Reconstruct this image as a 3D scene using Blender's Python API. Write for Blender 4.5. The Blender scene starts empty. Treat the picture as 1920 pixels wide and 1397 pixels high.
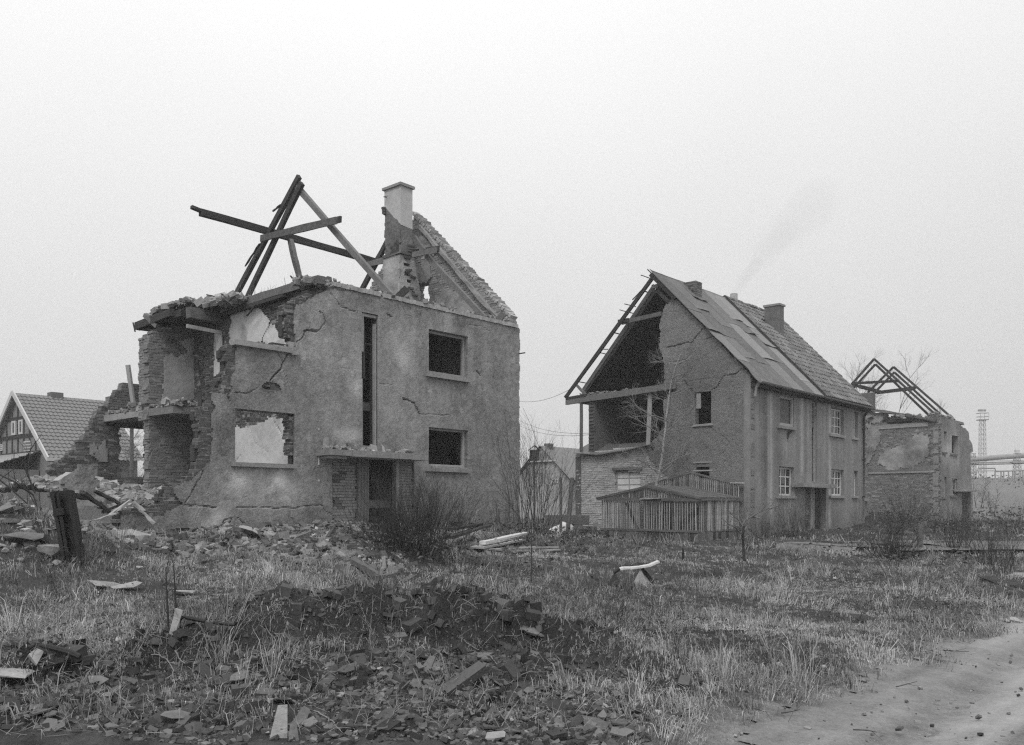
import bpy, bmesh, math, random
import numpy as np
from mathutils import Vector, Matrix, Euler
random.seed(11)
rng = np.random.default_rng(11)
SC = bpy.context.scene
COL = SC.collection
# ------------------------------------------------------------------ camera, sky, sun, exposure
FPX, CXP, HZP, CAMZ = 1640.0, 960.0, 945.0, 1.6
cd = bpy.data.cameras.new("camera")
cd.sensor_width = 36.0
cd.lens = 36.0 * FPX / 1920.0
cd.shift_y = (HZP - 698.5) / 1920.0
cd.clip_start = 0.1
cd.clip_end = 3000
cam = bpy.data.objects.new("camera", cd)
COL.objects.link(cam)
cam.location = (0, 0, CAMZ)
cam.rotation_euler = (math.radians(90), 0, 0)
SC.camera = cam

SUN_EL, SUN_AZ = 50.0, 192.0          # soft light through cloud, from behind the camera
w = bpy.data.worlds.new("World")
SC.world = w
w.use_nodes = True
nt = w.node_tree
nt.nodes.clear()
wo = nt.nodes.new("ShaderNodeOutputWorld")
bg = nt.nodes.new("ShaderNodeBackground")
sky = nt.nodes.new("ShaderNodeTexSky")
sky.sky_type = 'NISHITA'
sky.sun_disc = False
sky.sun_elevation = math.radians(SUN_EL)
sky.sun_rotation = math.radians(SUN_AZ)
bw = nt.nodes.new("ShaderNodeRGBToBW")
nt.links.new(sky.outputs[0], bw.inputs[0])
tc = nt.nodes.new("ShaderNodeTexCoord")
sep = nt.nodes.new("ShaderNodeSeparateXYZ")
nt.links.new(tc.outputs["Generated"], sep.inputs[0])


def wmath(op, a, b):
    n = nt.nodes.new("ShaderNodeMath")
    n.operation = op
    for i, x in enumerate((a, b)):
        if isinstance(x, (int, float)):
            n.inputs[i].default_value = x
        else:
            nt.links.new(x, n.inputs[i])
    return n.outputs[0]


up = wmath('MAXIMUM', sep.outputs["Z"], 0.0)
# overcast sky: the zenith brighter than the horizon (CIE overcast), a grey sky texture under it
cloud = nt.nodes.new("ShaderNodeTexNoise")
cloud.inputs["Scale"].default_value = 1.6
cloud.inputs["Detail"].default_value = 3
nt.links.new(tc.outputs["Generated"], cloud.inputs["Vector"])
cl = wmath('ADD', wmath('MULTIPLY', cloud.outputs["Fac"], 0.22), 0.89)
side = wmath('SUBTRACT', 1.0, wmath('MULTIPLY', sep.outputs["X"], 0.12))      # a little duller down the street
ovc = wmath('MULTIPLY', wmath('MULTIPLY', wmath('ADD', wmath('MULTIPLY', up, 9.4), 4.7), cl), side)
tot = wmath('ADD', wmath('MULTIPLY', bw.outputs[0], 0.10), ovc)
nt.links.new(tot, bg.inputs["Color"])
bg.inputs["Strength"].default_value = 0.10
nt.links.new(bg.outputs[0], wo.inputs[0])

sd = bpy.data.lights.new("sun", 'SUN')
sd.energy = 1.45
sd.angle = math.radians(18)
sd.color = (1.0, 0.99, 0.98)
so = bpy.data.objects.new("sun", sd)
COL.objects.link(so)
so.rotation_euler = (math.radians(90 - SUN_EL), 0, math.radians(180 - SUN_AZ))
so.location = (0, -10, 40)
SC.view_settings.view_transform = 'Standard'
SC.view_settings.look = 'None'
SC.view_settings.gamma = 1
SC.view_settings.exposure = 0.10
SC.view_settings.use_curve_mapping = False
SC.render.engine = 'CYCLES'
SC.cycles.use_denoising = False
SC.cycles.pixel_filter_type = 'BLACKMAN_HARRIS'
SC.cycles.filter_width = 1.25
SC.cycles.max_bounces = 6
SC.cycles.diffuse_bounces = 3
SC.cycles.volume_bounces = 1

# ------------------------------------------------------------------ numbers: noise, frames, pixels
def _h(ix, iy, seed):
    n = (ix.astype(np.int64) * 374761393 + iy.astype(np.int64) * 668265263 + seed * 974711) & 0x7fffffff
    n = ((n ^ (n >> 13)) * 1274126177) & 0x7fffffff
    return ((n ^ (n >> 16)) & 0xffff) / 65535.0


def vn(x, y, seed=0):
    x = np.asarray(x, float); y = np.asarray(y, float)
    ix = np.floor(x); iy = np.floor(y)
    fx = x - ix; fy = y - iy
    fx = fx * fx * (3 - 2 * fx); fy = fy * fy * (3 - 2 * fy)
    a = _h(ix, iy, seed); b = _h(ix + 1, iy, seed); c = _h(ix, iy + 1, seed); d = _h(ix + 1, iy + 1, seed)
    return (a + (b - a) * fx) * (1 - fy) + (c + (d - c) * fx) * fy - 0.5


def fbm(x, y, s=1.0, o=4, seed=0, g=0.5):
    t = 0; a = 1.0
    for k in range(o):
        t = t + a * vn(np.asarray(x) * s, np.asarray(y) * s, seed + k * 17)
        s *= 2.03; a *= g
    return t


def sst(a, b, x):
    t = np.clip((np.asarray(x, float) - a) / (b - a), 0, 1)
    return t * t * (3 - 2 * t)


DV = np.array([0.66494, 0.74690]); RV = np.array([-0.74690, 0.66494])


class Frame:
    """a row house's own axes: s along the street front, r into the plot"""
    def __init__(s, x, y):
        s.o = np.array([x, y])

    def p(s, a, r, z):
        a, r, z = np.broadcast_arrays(np.asarray(a, float), np.asarray(r, float), np.asarray(z, float))
        return np.stack([s.o[0] + a * DV[0] + r * RV[0], s.o[1] + a * DV[1] + r * RV[1], z], -1)

    def v(s, a, r, z):
        return Vector(s.p(a, r, z))

    def on_r(s, u, v, r):
        k = (u - CXP) / FPX
        bx, by = s.o + r * RV
        a = (k * by - bx) / (DV[0] - k * DV[1])
        return a, CAMZ + (HZP - v) / FPX * (by + a * DV[1])

    def on_s(s, u, v, a):
        k = (u - CXP) / FPX
        bx, by = s.o + a * DV
        r = (k * by - bx) / (RV[0] - k * RV[1])
        return r, CAMZ + (HZP - v) / FPX * (by + r * RV[1])

    def inv(s, x, y):
        dx = np.asarray(x) - s.o[0]; dy = np.asarray(y) - s.o[1]
        return dx * DV[0] + dy * DV[1], dx * RV[0] + dy * RV[1]


A = Frame(-8.07, 17.88)
B = Frame(8.70, 31.86)
R0 = Frame(1.94, 6.48)      # the road edge

# ------------------------------------------------------------------ the lie of the land
BANK = [(-6.5, 5.2, .22), (-3.5, 6.1, .34), (-2.5, 6.95, .52), (-1.2, 7.5, .70), (-.5, 7.8, .60), (.25, 8.0, .40), (.9, 7.5, .26), (1.45, 6.8, .1)]
DITCH = [(-1.0, 11.2), (.5, 13.2), (1.8, 15.2)]
DITCH2 = [(5.2, 12.4), (7.4, 14.0), (11.0, 17.5)]


def seg_dist(x, y, pts):
    best = np.full(np.shape(x), 1e9); hv = np.zeros(np.shape(x))
    for p, q in zip(pts[:-1], pts[1:]):
        dx, dy = q[0] - p[0], q[1] - p[1]
        t = np.clip(((x - p[0]) * dx + (y - p[1]) * dy) / (dx * dx + dy * dy), 0, 1)
        d = np.hypot(x - p[0] - t * dx, y - p[1] - t * dy)
        m = d < best
        if len(p) > 2:
            hv = np.where(m, p[2] + t * (q[2] - p[2]), hv)
        best = np.where(m, d, best)
    return best, hv


def bank_w(x, y):
    d, h = seg_dist(x, y, BANK)
    yc = np.interp(x, [p[0] for p in BANK], [p[1] for p in BANK])
    front = y < yc
    lip = .5 * np.exp(-(d / 1.45) ** 2) + .5 * (1 - sst(.10, .36, d + .30 * fbm(x, y, 1.3, 3, 31)))
    return h * np.where(front, lip, np.exp(-(d / .62) ** 2)), h


def front_w(x, y):
    """the bare foot of the bank on the camera's side"""
    yc = np.interp(x, [p[0] for p in BANK], [p[1] for p in BANK])
    return sst(.12, -.12, y - yc + .15 + .50 * np.exp(-((x + .6) / 1.2) ** 2) + .60 * fbm(x, y, .9, 4, 37)) * sst(1.5, .5, x + .6 * fbm(x, y, .9, 3, 38))


def apron_w(x, y):
    q, n = R0.inv(x, y)
    d = np.sqrt(((q - 5.6) / 5.6) ** 2 + ((n - 13.6) / 3.9) ** 2) + .35 * fbm(x, y, .6, 3, 5)
    return 1 - sst(.72, 1.12, d)


def gz(x, y, fine=True):
    x = np.asarray(x, float); y = np.asarray(y, float)
    q, n = R0.inv(x, y)
    z = .17 * sst(-.1, 1.0, n) + .42 * sst(1.5, 15, n) - .03 * sst(.3, -.6, n)
    z = z + .52 * np.exp(-((q - 6.5) / 7.5) ** 2 - ((n - 16.2) / 5.2) ** 2)
    z = z + 1.15 * np.exp(-((q + 1.4) / 2.0) ** 2 - ((n - 14.2) / 3.2) ** 2)       # overgrown heap left
    z = z + .30 * np.exp(-((q - 4.6) / 2.6) ** 2 - ((n - 11.0) / 1.5) ** 2)        # rubble tongue
    z = z - .34 * np.exp(-((q - 20.0) / 5.0) ** 2 - ((n - 14.5) / 4.0) ** 2)
    z = z + .55 * np.exp(-((q - 38.0) / 4.0) ** 2 - ((n - 4.0) / 3.5) ** 2)        # heap before the third house
    z = z + .7 * np.exp(-((q - 38.0) / 3.5) ** 2 - ((n - 13.5) / 2.5) ** 2)
    z = z + (4.3 + .9 * fbm(x, y, .05, 3, 3)) * sst(64, 114, y) * sst(30, 52, x) + 2.0 * sst(120, 300, y)
    b, h = bank_w(x, y)
    z = z + b
    d1, _ = seg_dist(x, y, DITCH); d2, _ = seg_dist(x, y, DITCH2)
    z = z - .20 * np.exp(-(d1 / .5) ** 2) - .16 * np.exp(-(d2 / .6) ** 2)
    if fine:
        off = sst(-.3, .9, n)
        z = z + off * (.10 * fbm(x, y, .45, 3, 1) + .05 * fbm(x, y, 2.6, 3, 2))
        bw_ = np.clip(b * 2.2, 0, 1)
        z = z + bw_ * (.26 * fbm(x, y, 2.6, 4, 9, .62) - .10 * np.abs(fbm(x, y, 7.0, 4, 12, .6)))
        z = z + apron_w(x, y) * .07 * fbm(x, y, 3.0, 4, 21, .65)
    return z


def gz1(x, y):
    return float(gz(np.array([x]), np.array([y]))[0])


def gp(u, v, y0=4.5, y1=120.0):
    """where the sight line through a picture point meets the ground"""
    ys = np.exp(np.linspace(math.log(y0), math.log(y1), 1500))
    xs = (u - CXP) / FPX * ys
    zs = CAMZ + (HZP - v) / FPX * ys
    hit = np.nonzero(gz(xs, ys) >= zs)[0]
    i = hit[0] if len(hit) else len(ys) - 1
    return Vector((xs[i], ys[i], gz1(xs[i], ys[i])))


# ------------------------------------------------------------------ materials (procedural, grey)
MATS = {}


def mat(name, base, layers=(), rough=.9, bump=(), tone=0.0, rnd=0.0, attr=None, spec=.25, metal=0.0, coords='Position', bdist=.02):
    """base albedo x (1 + noises) ; layers: (scale, amplitude, (sx,sy,sz), contrast) ; bump: (scale, strength)"""
    if name in MATS:
        return MATS[name]
    m = bpy.data.materials.new(name)
    m.use_nodes = True
    t = m.node_tree
    N, L = t.nodes, t.links
    N.clear()
    out = N.new("ShaderNodeOutputMaterial")
    bs = N.new("ShaderNodeBsdfPrincipled")
    L.new(bs.outputs[0], out.inputs[0])
    bs.inputs["Roughness"].default_value = rough
    bs.inputs["Specular IOR Level"].default_value = spec
    bs.inputs["Metallic"].default_value = metal
    if coords == 'Position':
        src = N.new("ShaderNodeNewGeometry").outputs["Position"]
    else:
        src = N.new("ShaderNodeTexCoord").outputs["Object"]

    def mth(op, a, b, clamp=False):
        n = N.new("ShaderNodeMath"); n.operation = op; n.use_clamp = clamp
        for i, x in enumerate((a, b)):
            if isinstance(x, (int, float)):
                n.inputs[i].default_value = x
            else:
                L.new(x, n.inputs[i])
        return n.outputs[0]

    def noise(scale, sxyz=(1, 1, 1), detail=5, rgh=.6):
        mp = N.new("ShaderNodeMapping"); mp.inputs["Scale"].default_value = sxyz
        L.new(src, mp.inputs["Vector"])
        n = N.new("ShaderNodeTexNoise")
        n.inputs["Scale"].default_value = scale
        n.inputs["Detail"].default_value = detail
        n.inputs["Roughness"].default_value = rgh
        L.new(mp.outputs[0], n.inputs["Vector"])
        return n.outputs["Fac"]

    val = 1.0
    for ly in layers:
        sc_, am = ly[0], ly[1]
        sx = ly[2] if len(ly) > 2 else (1, 1, 1)
        ct = ly[3] if len(ly) > 3 else 1.0
        f = mth('SUBTRACT', noise(sc_, sx), .5)
        f = mth('MULTIPLY', f, 2.6 * ct)
        f = mth('MAXIMUM', mth('MINIMUM', f, 1.0), -1.0)
        val = mth('ADD', mth('MULTIPLY', f, am), val)
    if tone:
        a_ = N.new("ShaderNodeAttribute"); a_.attribute_name = "tone"
        val = mth('ADD', mth('MULTIPLY', a_.outputs["Fac"], tone), val)
    if rnd:
        o_ = N.new("ShaderNodeObjectInfo")
        val = mth('ADD', mth('MULTIPLY', mth('SUBTRACT', o_.outputs["Random"], .5), 2 * rnd), val)
    val = mth('MAXIMUM', val, .12) if not isinstance(val, float) else val
    if attr:
        a2 = N.new("ShaderNodeAttribute"); a2.attribute_name = attr
        val = mth('MULTIPLY', val, a2.outputs["Fac"])
    else:
        val = mth('MULTIPLY', val, base)
    cmb = N.new("ShaderNodeCombineColor")
    for i in range(3):
        L.new(val, cmb.inputs[i])
    L.new(cmb.outputs[0], bs.inputs["Base Color"])
    prev = None
    for sc_, st in bump:
        b = N.new("ShaderNodeBump")
        b.inputs["Strength"].default_value = st
        b.inputs["Distance"].default_value = bdist
        L.new(noise(sc_, detail=4), b.inputs["Height"])
        if prev is not None:
            L.new(prev, b.inputs["Normal"])
        prev = b.outputs[0]
    if prev is not None:
        L.new(prev, bs.inputs["Normal"])
    MATS[name] = m
    return m


def build_mats():
    mat("render_a", .188, ((.35, .22), (1.6, .28), (6, .42, (1, 1, 1), 1.2), (17, .42), (36, .55), (2.2, .2, (1, 1, .16))), bump=((24, .9), (60, .5)), tone=1)
    mat("render_b", .21, ((.4, .18), (2.4, .2), (9, .2), (22, .32), (40, .3)), bump=((20, 1.0), (40, .7)), tone=1, bdist=.04)
    mat("render_front_b", .20, ((.5, .2), (3, .18), (14, .2), (34, .25), (1.7, .24, (1, 1, .06), 1.3), (5, .16, (1, 1, .05), 1.3)), bump=((60, .35),), tone=1)
    mat("render_c", .19, ((.5, .2), (2, .2), (12, .16), (1.5, .3, (1, 1, .05), 1.3)), bump=((50, .3),), tone=1)
    mat("plaster_white", .47, ((.8, .16), (3, .18), (11, .12)), bump=((25, .25),), tone=1)
    mat("plaster_grey", .30, ((.7, .3), (2.5, .3), (9, .15), (30, .1)), bump=((25, .3),), tone=1)
    mat("brick", .095, ((1.3, .25), (9, .15), (40, .2)), tone=.9, rnd=.3, bump=((50, .6),), bdist=.01)
    mat("brick_pale", .33, ((4, .25), (30, .22), (1.1, .28)), tone=.55, rnd=.14, bump=((50, .6),), bdist=.01)
    mat("mortar", .24, ((6, .3), (40, .3)), bump=((40, .8),))
    mat("mortar_dark", .05, ((6, .3), (40, .3)), bump=((40, .8),))
    mat("concrete", .25, ((1.2, .3), (6, .3), (28, .35)), bump=((22, .5),), tone=1, rnd=.12)
    mat("concrete_dark", .13, ((1.2, .3), (6, .35), (28, .4)), bump=((22, .6),), tone=1, rnd=.12)
    mat("timber", .12, ((3, .3), (30, .4, (1, 1, 1)), (12, .3)), bump=((45, .5),), rnd=.25, coords='Object', bdist=.008)
    mat("timber_dark", .042, ((3, .3), (30, .35)), bump=((45, .5),), rnd=.25, coords='Object', bdist=.008)
    mat("timber_pale", .31, ((3, .2), (30, .25)), bump=((45, .4),), rnd=.15, coords='Object', bdist=.008)
    mat("paint_white", .55, ((4, .2), (30, .2)), rough=.6, bump=((60, .2),))
    mat("iron", .012, ((8, .5), (40, .4)), rough=.65, bump=((60, .4),), spec=.4)
    mat("zinc", .16, ((2, .2), (12, .2)), rough=.5, metal=.3, bump=((40, .15),))
    mat("felt", .135, ((1.5, .2), (6, .25, (1, 1, 1)), (30, .25)), tone=1, rnd=.08, bump=((80, .3),))
    mat("tile", .17, ((3, .15), (14, .2)), tone=.6, rnd=.3, bump=((40, .3),))
    mat("shard", .105, ((6, .35), (40, .3)), rnd=.55, bump=((40, .3),))
    mat("stone", .22, ((4, .3), (20, .3)), rnd=.35, tone=.8, bump=((30, .7),))
    mat("ground", 1, ((1.1, .25), (6, .4), (25, .45), (90, .4)), attr="alb", bump=((14, .7), (50, .7)), bdist=.05)
    mat("road", .20, ((.7, .3), (3, .3), (14, .2), (40, .3), (70, .2)), bump=((10, .4), (60, .35)), bdist=.03, tone=1)
    mat("grass", .24, ((.9, .35), (3, .35)), tone=.95, rough=.8)
    mat("twig_birch", .2, ((8, .4),), rnd=.1)
    mat("twig_grey", .10, ((8, .3),), rnd=.1)
    mat("tile_far", .19, ((3, .15), (14, .2)), tone=.5, bump=((40, .3),))  # tile lightened, distance haze put into the colour
    mat("twig", .04, ((8, .3),), rnd=.1)
    mat("twig_pale", .17, ((8, .3), (40, .3)), rnd=.1)
    mat("bark_birch", .32, ((9, .55, (1, 1, 2.5), 1.6), (3, .3)), bump=((30, .4),))
    mat("leaf", .05, ((5, .4),), tone=.9)
    mat("root", .2, ((10, .3),), rnd=.3)
    mat("inside_shade", .008, ((3, .3),))  # near black: shade of openings and insides put into the colour
    mat("glass", .03, (), rough=.08, spec=.6)
    mat("cloth", .6, ((4, .2),))
    mat("far_wall", .2, ((.5, .2), (3, .15)), tone=1)
    mat("far_white", .5, ((2, .1),))
    mat("brick_white", .36, ((4, .2), (30, .2), (1.1, .25)), tone=.4, rnd=.1, bump=((50, .5),), bdist=.01)
    mat("render_pale", .44, ((1.5, .12), (6, .12), (30, .15)), bump=((40, .2),), tone=1)
    mat("brick_mid", .19, ((2, .3), (12, .25), (40, .25)), tone=.5, rnd=.15, bump=((50, .5),), bdist=.01)
    mat("slat", .3, ((3, .3), (30, .35)), rnd=.35, coords='Object', bump=((45, .4),), bdist=.006)
    mat("far_steel", .27, ((2, .2),), rough=.6)  # steel kept pale, part of the haze is in its colour


build_mats()

# ------------------------------------------------------------------ mesh builder and objects
class MB:
    def __init__(s):
        s.V = []; s.F4 = []; s.F3 = []; s.t4 = []; s.t3 = []; s.n = 0; s.pa = []

    def add(s, V, F, tone=0.0, pa=None):
        V = np.asarray(V, float).reshape(-1, 3); F = np.asarray(F, int)
        s.V.append(V)
        s.pa.append(np.zeros(len(V)) if pa is None else np.asarray(pa, float))
        tt = np.broadcast_to(np.asarray(tone, float), (len(F),))
        if len(F):
            (s.F4 if F.shape[1] == 4 else s.F3).append(F + s.n)
            (s.t4 if F.shape[1] == 4 else s.t3).append(tt)
        s.n += len(V)
        return s

    BOXF = np.array([[0, 3, 2, 1], [4, 5, 6, 7], [0, 1, 5, 4], [1, 2, 6, 5], [2, 3, 7, 6], [3, 0, 4, 7]])
    SGN = np.array([[-1, -1, -1], [1, -1, -1], [1, 1, -1], [-1, 1, -1], [-1, -1, 1], [1, -1, 1], [1, 1, 1], [-1, 1, 1]], float)

    def boxes(s, C, U, V, W, jit=0.0, tone=0.0):
        """many boxes: centres C (n,3), half axes U,V,W (n,3 or 3)"""
        C = np.asarray(C, float).reshape(-1, 3); n = len(C)
        if n == 0:
            return s
        U, V, W = (np.broadcast_to(np.asarray(k, float), (n, 3)) for k in (U, V, W))
        P = C[:, None] + MB.SGN[None, :, 0:1] * U[:, None] + MB.SGN[None, :, 1:2] * V[:, None] + MB.SGN[None, :, 2:3] * W[:, None]
        if jit:
            P = P + rng.uniform(-jit, jit, P.shape)
        F = (MB.BOXF[None] + 8 * np.arange(n)[:, None, None]).reshape(-1, 4)
        return s.add(P.reshape(-1, 3), F, np.repeat(np.broadcast_to(tone, (n,)), 6))

    def box(s, fr, s0, s1, r0, r1, z0, z1, jit=0.0, tone=0.0):
        c = fr.p((s0 + s1) / 2, (r0 + r1) / 2, (z0 + z1) / 2)
        d = np.array([DV[0], DV[1], 0]); r = np.array([RV[0], RV[1], 0])
        return s.boxes([c], d * (s1 - s0) / 2, r * (r1 - r0) / 2, np.array([0, 0, (z1 - z0) / 2]), jit, tone)

    def beam(s, p, q, wd, ht, up=(0, 0, 1), jit=0.006, nseg=3, bend=.0, tone=0.0):
        p = np.array(p, float); q = np.array(q, float)
        ax = q - p; L = np.linalg.norm(ax); ax /= L
        up = np.array(up, float)
        sd_ = np.cross(ax, up); sd_ /= np.linalg.norm(sd_)
        u2 = np.cross(sd_, ax)
        V = []
        for i in range(nseg + 1):
            t = i / nseg
            c = p + ax * L * t + u2 * bend * math.sin(math.pi * t)
            for a, b in ((-1, -1), (1, -1), (1, 1), (-1, 1)):
                V.append(c + sd_ * a * wd / 2 + u2 * b * ht / 2 + rng.uniform(-jit, jit, 3))
        F = []
        for i in range(nseg):
            for k in range(4):
                F.append([4 * i + k, 4 * i + (k + 1) % 4, 4 * i + 4 + (k + 1) % 4, 4 * i + 4 + k])
        F.append([0, 3, 2, 1]); F.append([4 * nseg + k for k in range(4)])
        return s.add(V, F, tone)

    def tube(s, pts, rad, n=6, cap=True, tone=0.0):
        pts = np.asarray(pts, float); m = len(pts)
        rad = np.broadcast_to(np.asarray(rad, float), (m,))
        tg = np.gradient(pts, axis=0)
        tg /= np.maximum(np.linalg.norm(tg, axis=1, keepdims=True), 1e-9)
        ref = np.array([0.0, 0, 1]) if abs(tg[0][2]) < .9 else np.array([1.0, 0, 0])
        a = np.cross(tg, ref); a /= np.maximum(np.linalg.norm(a, axis=1, keepdims=True), 1e-9)
        b = np.cross(tg, a)
        ang = np.arange(n) * 2 * math.pi / n
        V = pts[:, None] + rad[:, None, None] * (np.cos(ang)[None, :, None] * a[:, None] + np.sin(ang)[None, :, None] * b[:, None])
        i = np.arange(m - 1)[:, None] * n; k = np.arange(n)[None]
        F = np.stack([i + k, i + (k + 1) % n, i + n + (k + 1) % n, i + n + k], -1).reshape(-1, 4)
        s.add(V.reshape(-1, 3), F, tone)
        if cap and n == 4 or cap and n > 4:
            for e in (0, m - 1):
                c = V[e].mean(0)
                o = np.vstack([V[e], c])
                s.add(o, [[j, (j + 1) % n, n] for j in range(n)], tone)
        return s

    def mesh(s, name, off=None, smooth=False):
        V = np.vstack(s.V) if s.V else np.zeros((0, 3))
        if off is not None:
            V = V - np.asarray(off)
        f4 = np.vstack(s.F4) if s.F4 else np.zeros((0, 4), int)
        f3 = np.vstack(s.F3) if s.F3 else np.zeros((0, 3), int)
        me = bpy.data.meshes.new(name)
        me.vertices.add(len(V)); me.vertices.foreach_set("co", V.astype(np.float32).ravel())
        nl = f4.size + f3.size
        me.loops.add(nl)
        me.loops.foreach_set("vertex_index", np.concatenate([f4.ravel(), f3.ravel()]).astype(np.int32))
        npoly = len(f4) + len(f3)
        me.polygons.add(npoly)
        st = np.concatenate([np.arange(len(f4)) * 4, f4.size + np.arange(len(f3)) * 3]).astype(np.int32)
        me.polygons.foreach_set("loop_start", st)
        tn = np.concatenate(s.t4 + s.t3) if (s.t4 or s.t3) else np.zeros(0)
        at = me.attributes.new("tone", 'FLOAT', 'FACE')
        pa = np.concatenate(s.pa)
        if pa.any():
            me.attributes.remove(at)
            at = me.attributes.new("tone", 'FLOAT', 'POINT')
            at.data.foreach_set("value", pa.astype(np.float32))
        else:
            at.data.foreach_set("value", tn.astype(np.float32))
        me.polygons.foreach_set("use_smooth", np.full(npoly, bool(smooth)))
        me.update(calc_edges=True)
        return me

    def build(s, name, mt, parent=None, smooth=False, kind=None, label=None, cat=None, group=None):
        off = root_loc(parent) if parent is not None else None
        me = s.mesh(name, off, smooth)
        me.materials.append(MATS[mt] if isinstance(mt, str) else mt)
        o = bpy.data.objects.new(name, me)
        COL.objects.link(o)
        if parent is not None:
            o.parent = parent
        tag(o, label, cat, group, kind)
        return o

    def thing(s, name, mt, label, cat, base=None, group=None, smooth=False, kind=None):
        """one mesh that is a whole thing, its origin at base"""
        V = np.vstack(s.V)
        if base is None:
            base = np.array([V[:, 0].mean(), V[:, 1].mean(), V[:, 2].min()])
        me = s.mesh(name, base, smooth)
        me.materials.append(MATS[mt] if isinstance(mt, str) else mt)
        o = bpy.data.objects.new(name, me)
        o.location = Vector(base)
        COL.objects.link(o)
        tag(o, label, cat, group, kind)
        return o


ROOT = {}


def root_loc(o):
    while o.parent is not None:
        o = o.parent
    return np.array(o.location)


def tag(o, label=None, cat=None, group=None, kind=None):
    if label: o["label"] = label
    if cat: o["category"] = cat
    if group: o["group"] = group
    if kind: o["kind"] = kind
    return o


def thing(name, label, cat, loc, group=None):
    o = bpy.data.objects.new(name, None)
    o.empty_display_size = .3
    o.location = Vector(loc)
    COL.objects.link(o)
    return tag(o, label, cat, group)


def place(name, me, mt, loc, rot, parent=None, scale=(1, 1, 1)):
    """a copy sharing mesh data; loc in world coordinates"""
    o = bpy.data.objects.new(name, me)
    COL.objects.link(o)
    off = root_loc(parent) if parent is not None else np.zeros(3)
    o.location = Vector(np.asarray(loc) - off)
    o.rotation_euler = rot if isinstance(rot, Euler) else Euler(rot)
    o.scale = scale
    if parent is not None:
        o.parent = parent
    return o


def inpoly(x, y, poly):
    x = np.asarray(x, float); y = np.asarray(y, float)
    c = np.zeros(x.shape, bool)
    P = np.asarray(poly, float)
    for (x0, y0), (x1, y1) in zip(P, np.roll(P, -1, 0)):
        if y0 == y1:
            continue
        c ^= ((y0 > y) != (y1 > y)) & (x < (x1 - x0) * (y - y0) / (y1 - y0) + x0)
    return c


def edge_dist(x, y, poly, closed=True):
    P = [tuple(p) for p in poly]
    if closed:
        P = P + [P[0]]
    return seg_dist(x, y, [(a, b) for a, b in P])[0]


YAW = math.atan2(DV[1], DV[0])      # heading of the street


def plane_pt(fr, axis, pos, a, z, depth):
    """axis 's': a runs along the front, depth goes into the plot; axis 'r': a runs into the plot, depth goes along s"""
    return fr.p(a, pos + depth, z) if axis == 's' else fr.p(pos + depth, a, z)


def sheet(fr, axis, pos, polys, holes=(), step=.035, relief=.008, cracks=(), thick=.045, jag=.03, stain=None, back=False, seed=3, rs=1.0):
    """a wall skin: a fine relief over polygons in the wall's plane, ragged at its edges, cracked along lines"""
    allp = np.vstack([np.asarray(p) for p in polys])
    a0, z0 = allp.min(0) - .02; a1, z1 = allp.max(0) + .02
    na = max(2, int((a1 - a0) / step)); nz = max(2, int((z1 - z0) / step))
    ga = np.linspace(a0, a1, na + 1); gzv = np.linspace(z0, z1, nz + 1)
    AA, ZZ = np.meshgrid(ga, gzv, indexing='ij')
    ca = (ga[:-1] + ga[1:]) / 2; cz = (gzv[:-1] + gzv[1:]) / 2
    CA, CZ = np.meshgrid(ca, cz, indexing='ij')
    ja = CA + jag * (fbm(CA, CZ, 5, 3, seed) * 1.6); jz = CZ + jag * (fbm(CA, CZ, 5, 3, seed + 50) * 1.6)
    m = np.zeros(CA.shape, bool)
    for p in polys:
        m |= inpoly(ja, jz, p)
    for h in holes:
        m &= ~inpoly(CA, CZ, h)
    dep = relief * (fbm(AA, ZZ, 1.4, 4, seed + 7) * 1.5 + .5 * fbm(AA, ZZ, 11, 3, seed + 8))
    tone = np.zeros(AA.shape) if stain is None else stain(AA, ZZ)
    for pts, wd, dp in cracks:
        ka = AA + .05 * fbm(AA, ZZ, 4, 3, seed + 90) ; kz = ZZ + .05 * fbm(AA, ZZ, 4, 3, seed + 91)
        d = edge_dist(ka, kz, pts, False)
        w_ = wd * (.5 + .9 * np.clip(.5 + vn(AA * 2.5, ZZ * 2.5, seed + 33) * 1.6, 0, 1))
        w_ = np.maximum(w_, step * .56)
        k = np.clip(1.15 - d / w_, 0, 1)
        dep = dep + dp * min(1.0, wd / .026) ** 1.6 * k
    dep = np.maximum(dep, -.02)
    P = plane_pt(fr, axis, pos, AA, ZZ, dep)
    Q = plane_pt(fr, axis, pos, AA, ZZ, np.full(AA.shape, thick))
    idx = np.arange((na + 1) * (nz + 1)).reshape(na + 1, nz + 1)
    n0 = idx.size
    f = np.stack([idx[:-1, :-1], idx[1:, :-1], idx[1:, 1:], idx[:-1, 1:]], -1)
    if axis == 'r':
        f = f[..., ::-1]
    F = [f[m]]
    if back:
        F.append(f[m][:, ::-1] + n0)
    mp = np.pad(m, 1)
    for (di, dj, e0, e1) in ((-1, 0, (0, 0), (0, 1)), (1, 0, (1, 0), (1, 1)), (0, -1, (0, 0), (1, 0)), (0, 1, (0, 1), (1, 1))):
        nb = mp[1 + di:mp.shape[0] - 1 + di, 1 + dj:mp.shape[1] - 1 + dj]
        ii, jj = np.nonzero(m & ~nb)
        if len(ii) == 0:
            continue
        va = idx[ii + e0[0], jj + e0[1]]; vb = idx[ii + e1[0], jj + e1[1]]
        F.append(np.stack([va, vb, vb + n0, va + n0], -1))
    F = np.vstack(F)
    V = np.vstack([P.reshape(-1, 3), Q.reshape(-1, 3)])
    T = np.concatenate([tone.ravel(), tone.ravel()])
    used = np.unique(F)
    rem = np.full(len(V), -1); rem[used] = np.arange(len(used))
    mb = MB()
    mb.add(V[used], rem[F], 0, T[used] + 1e-6)
    return mb


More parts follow.
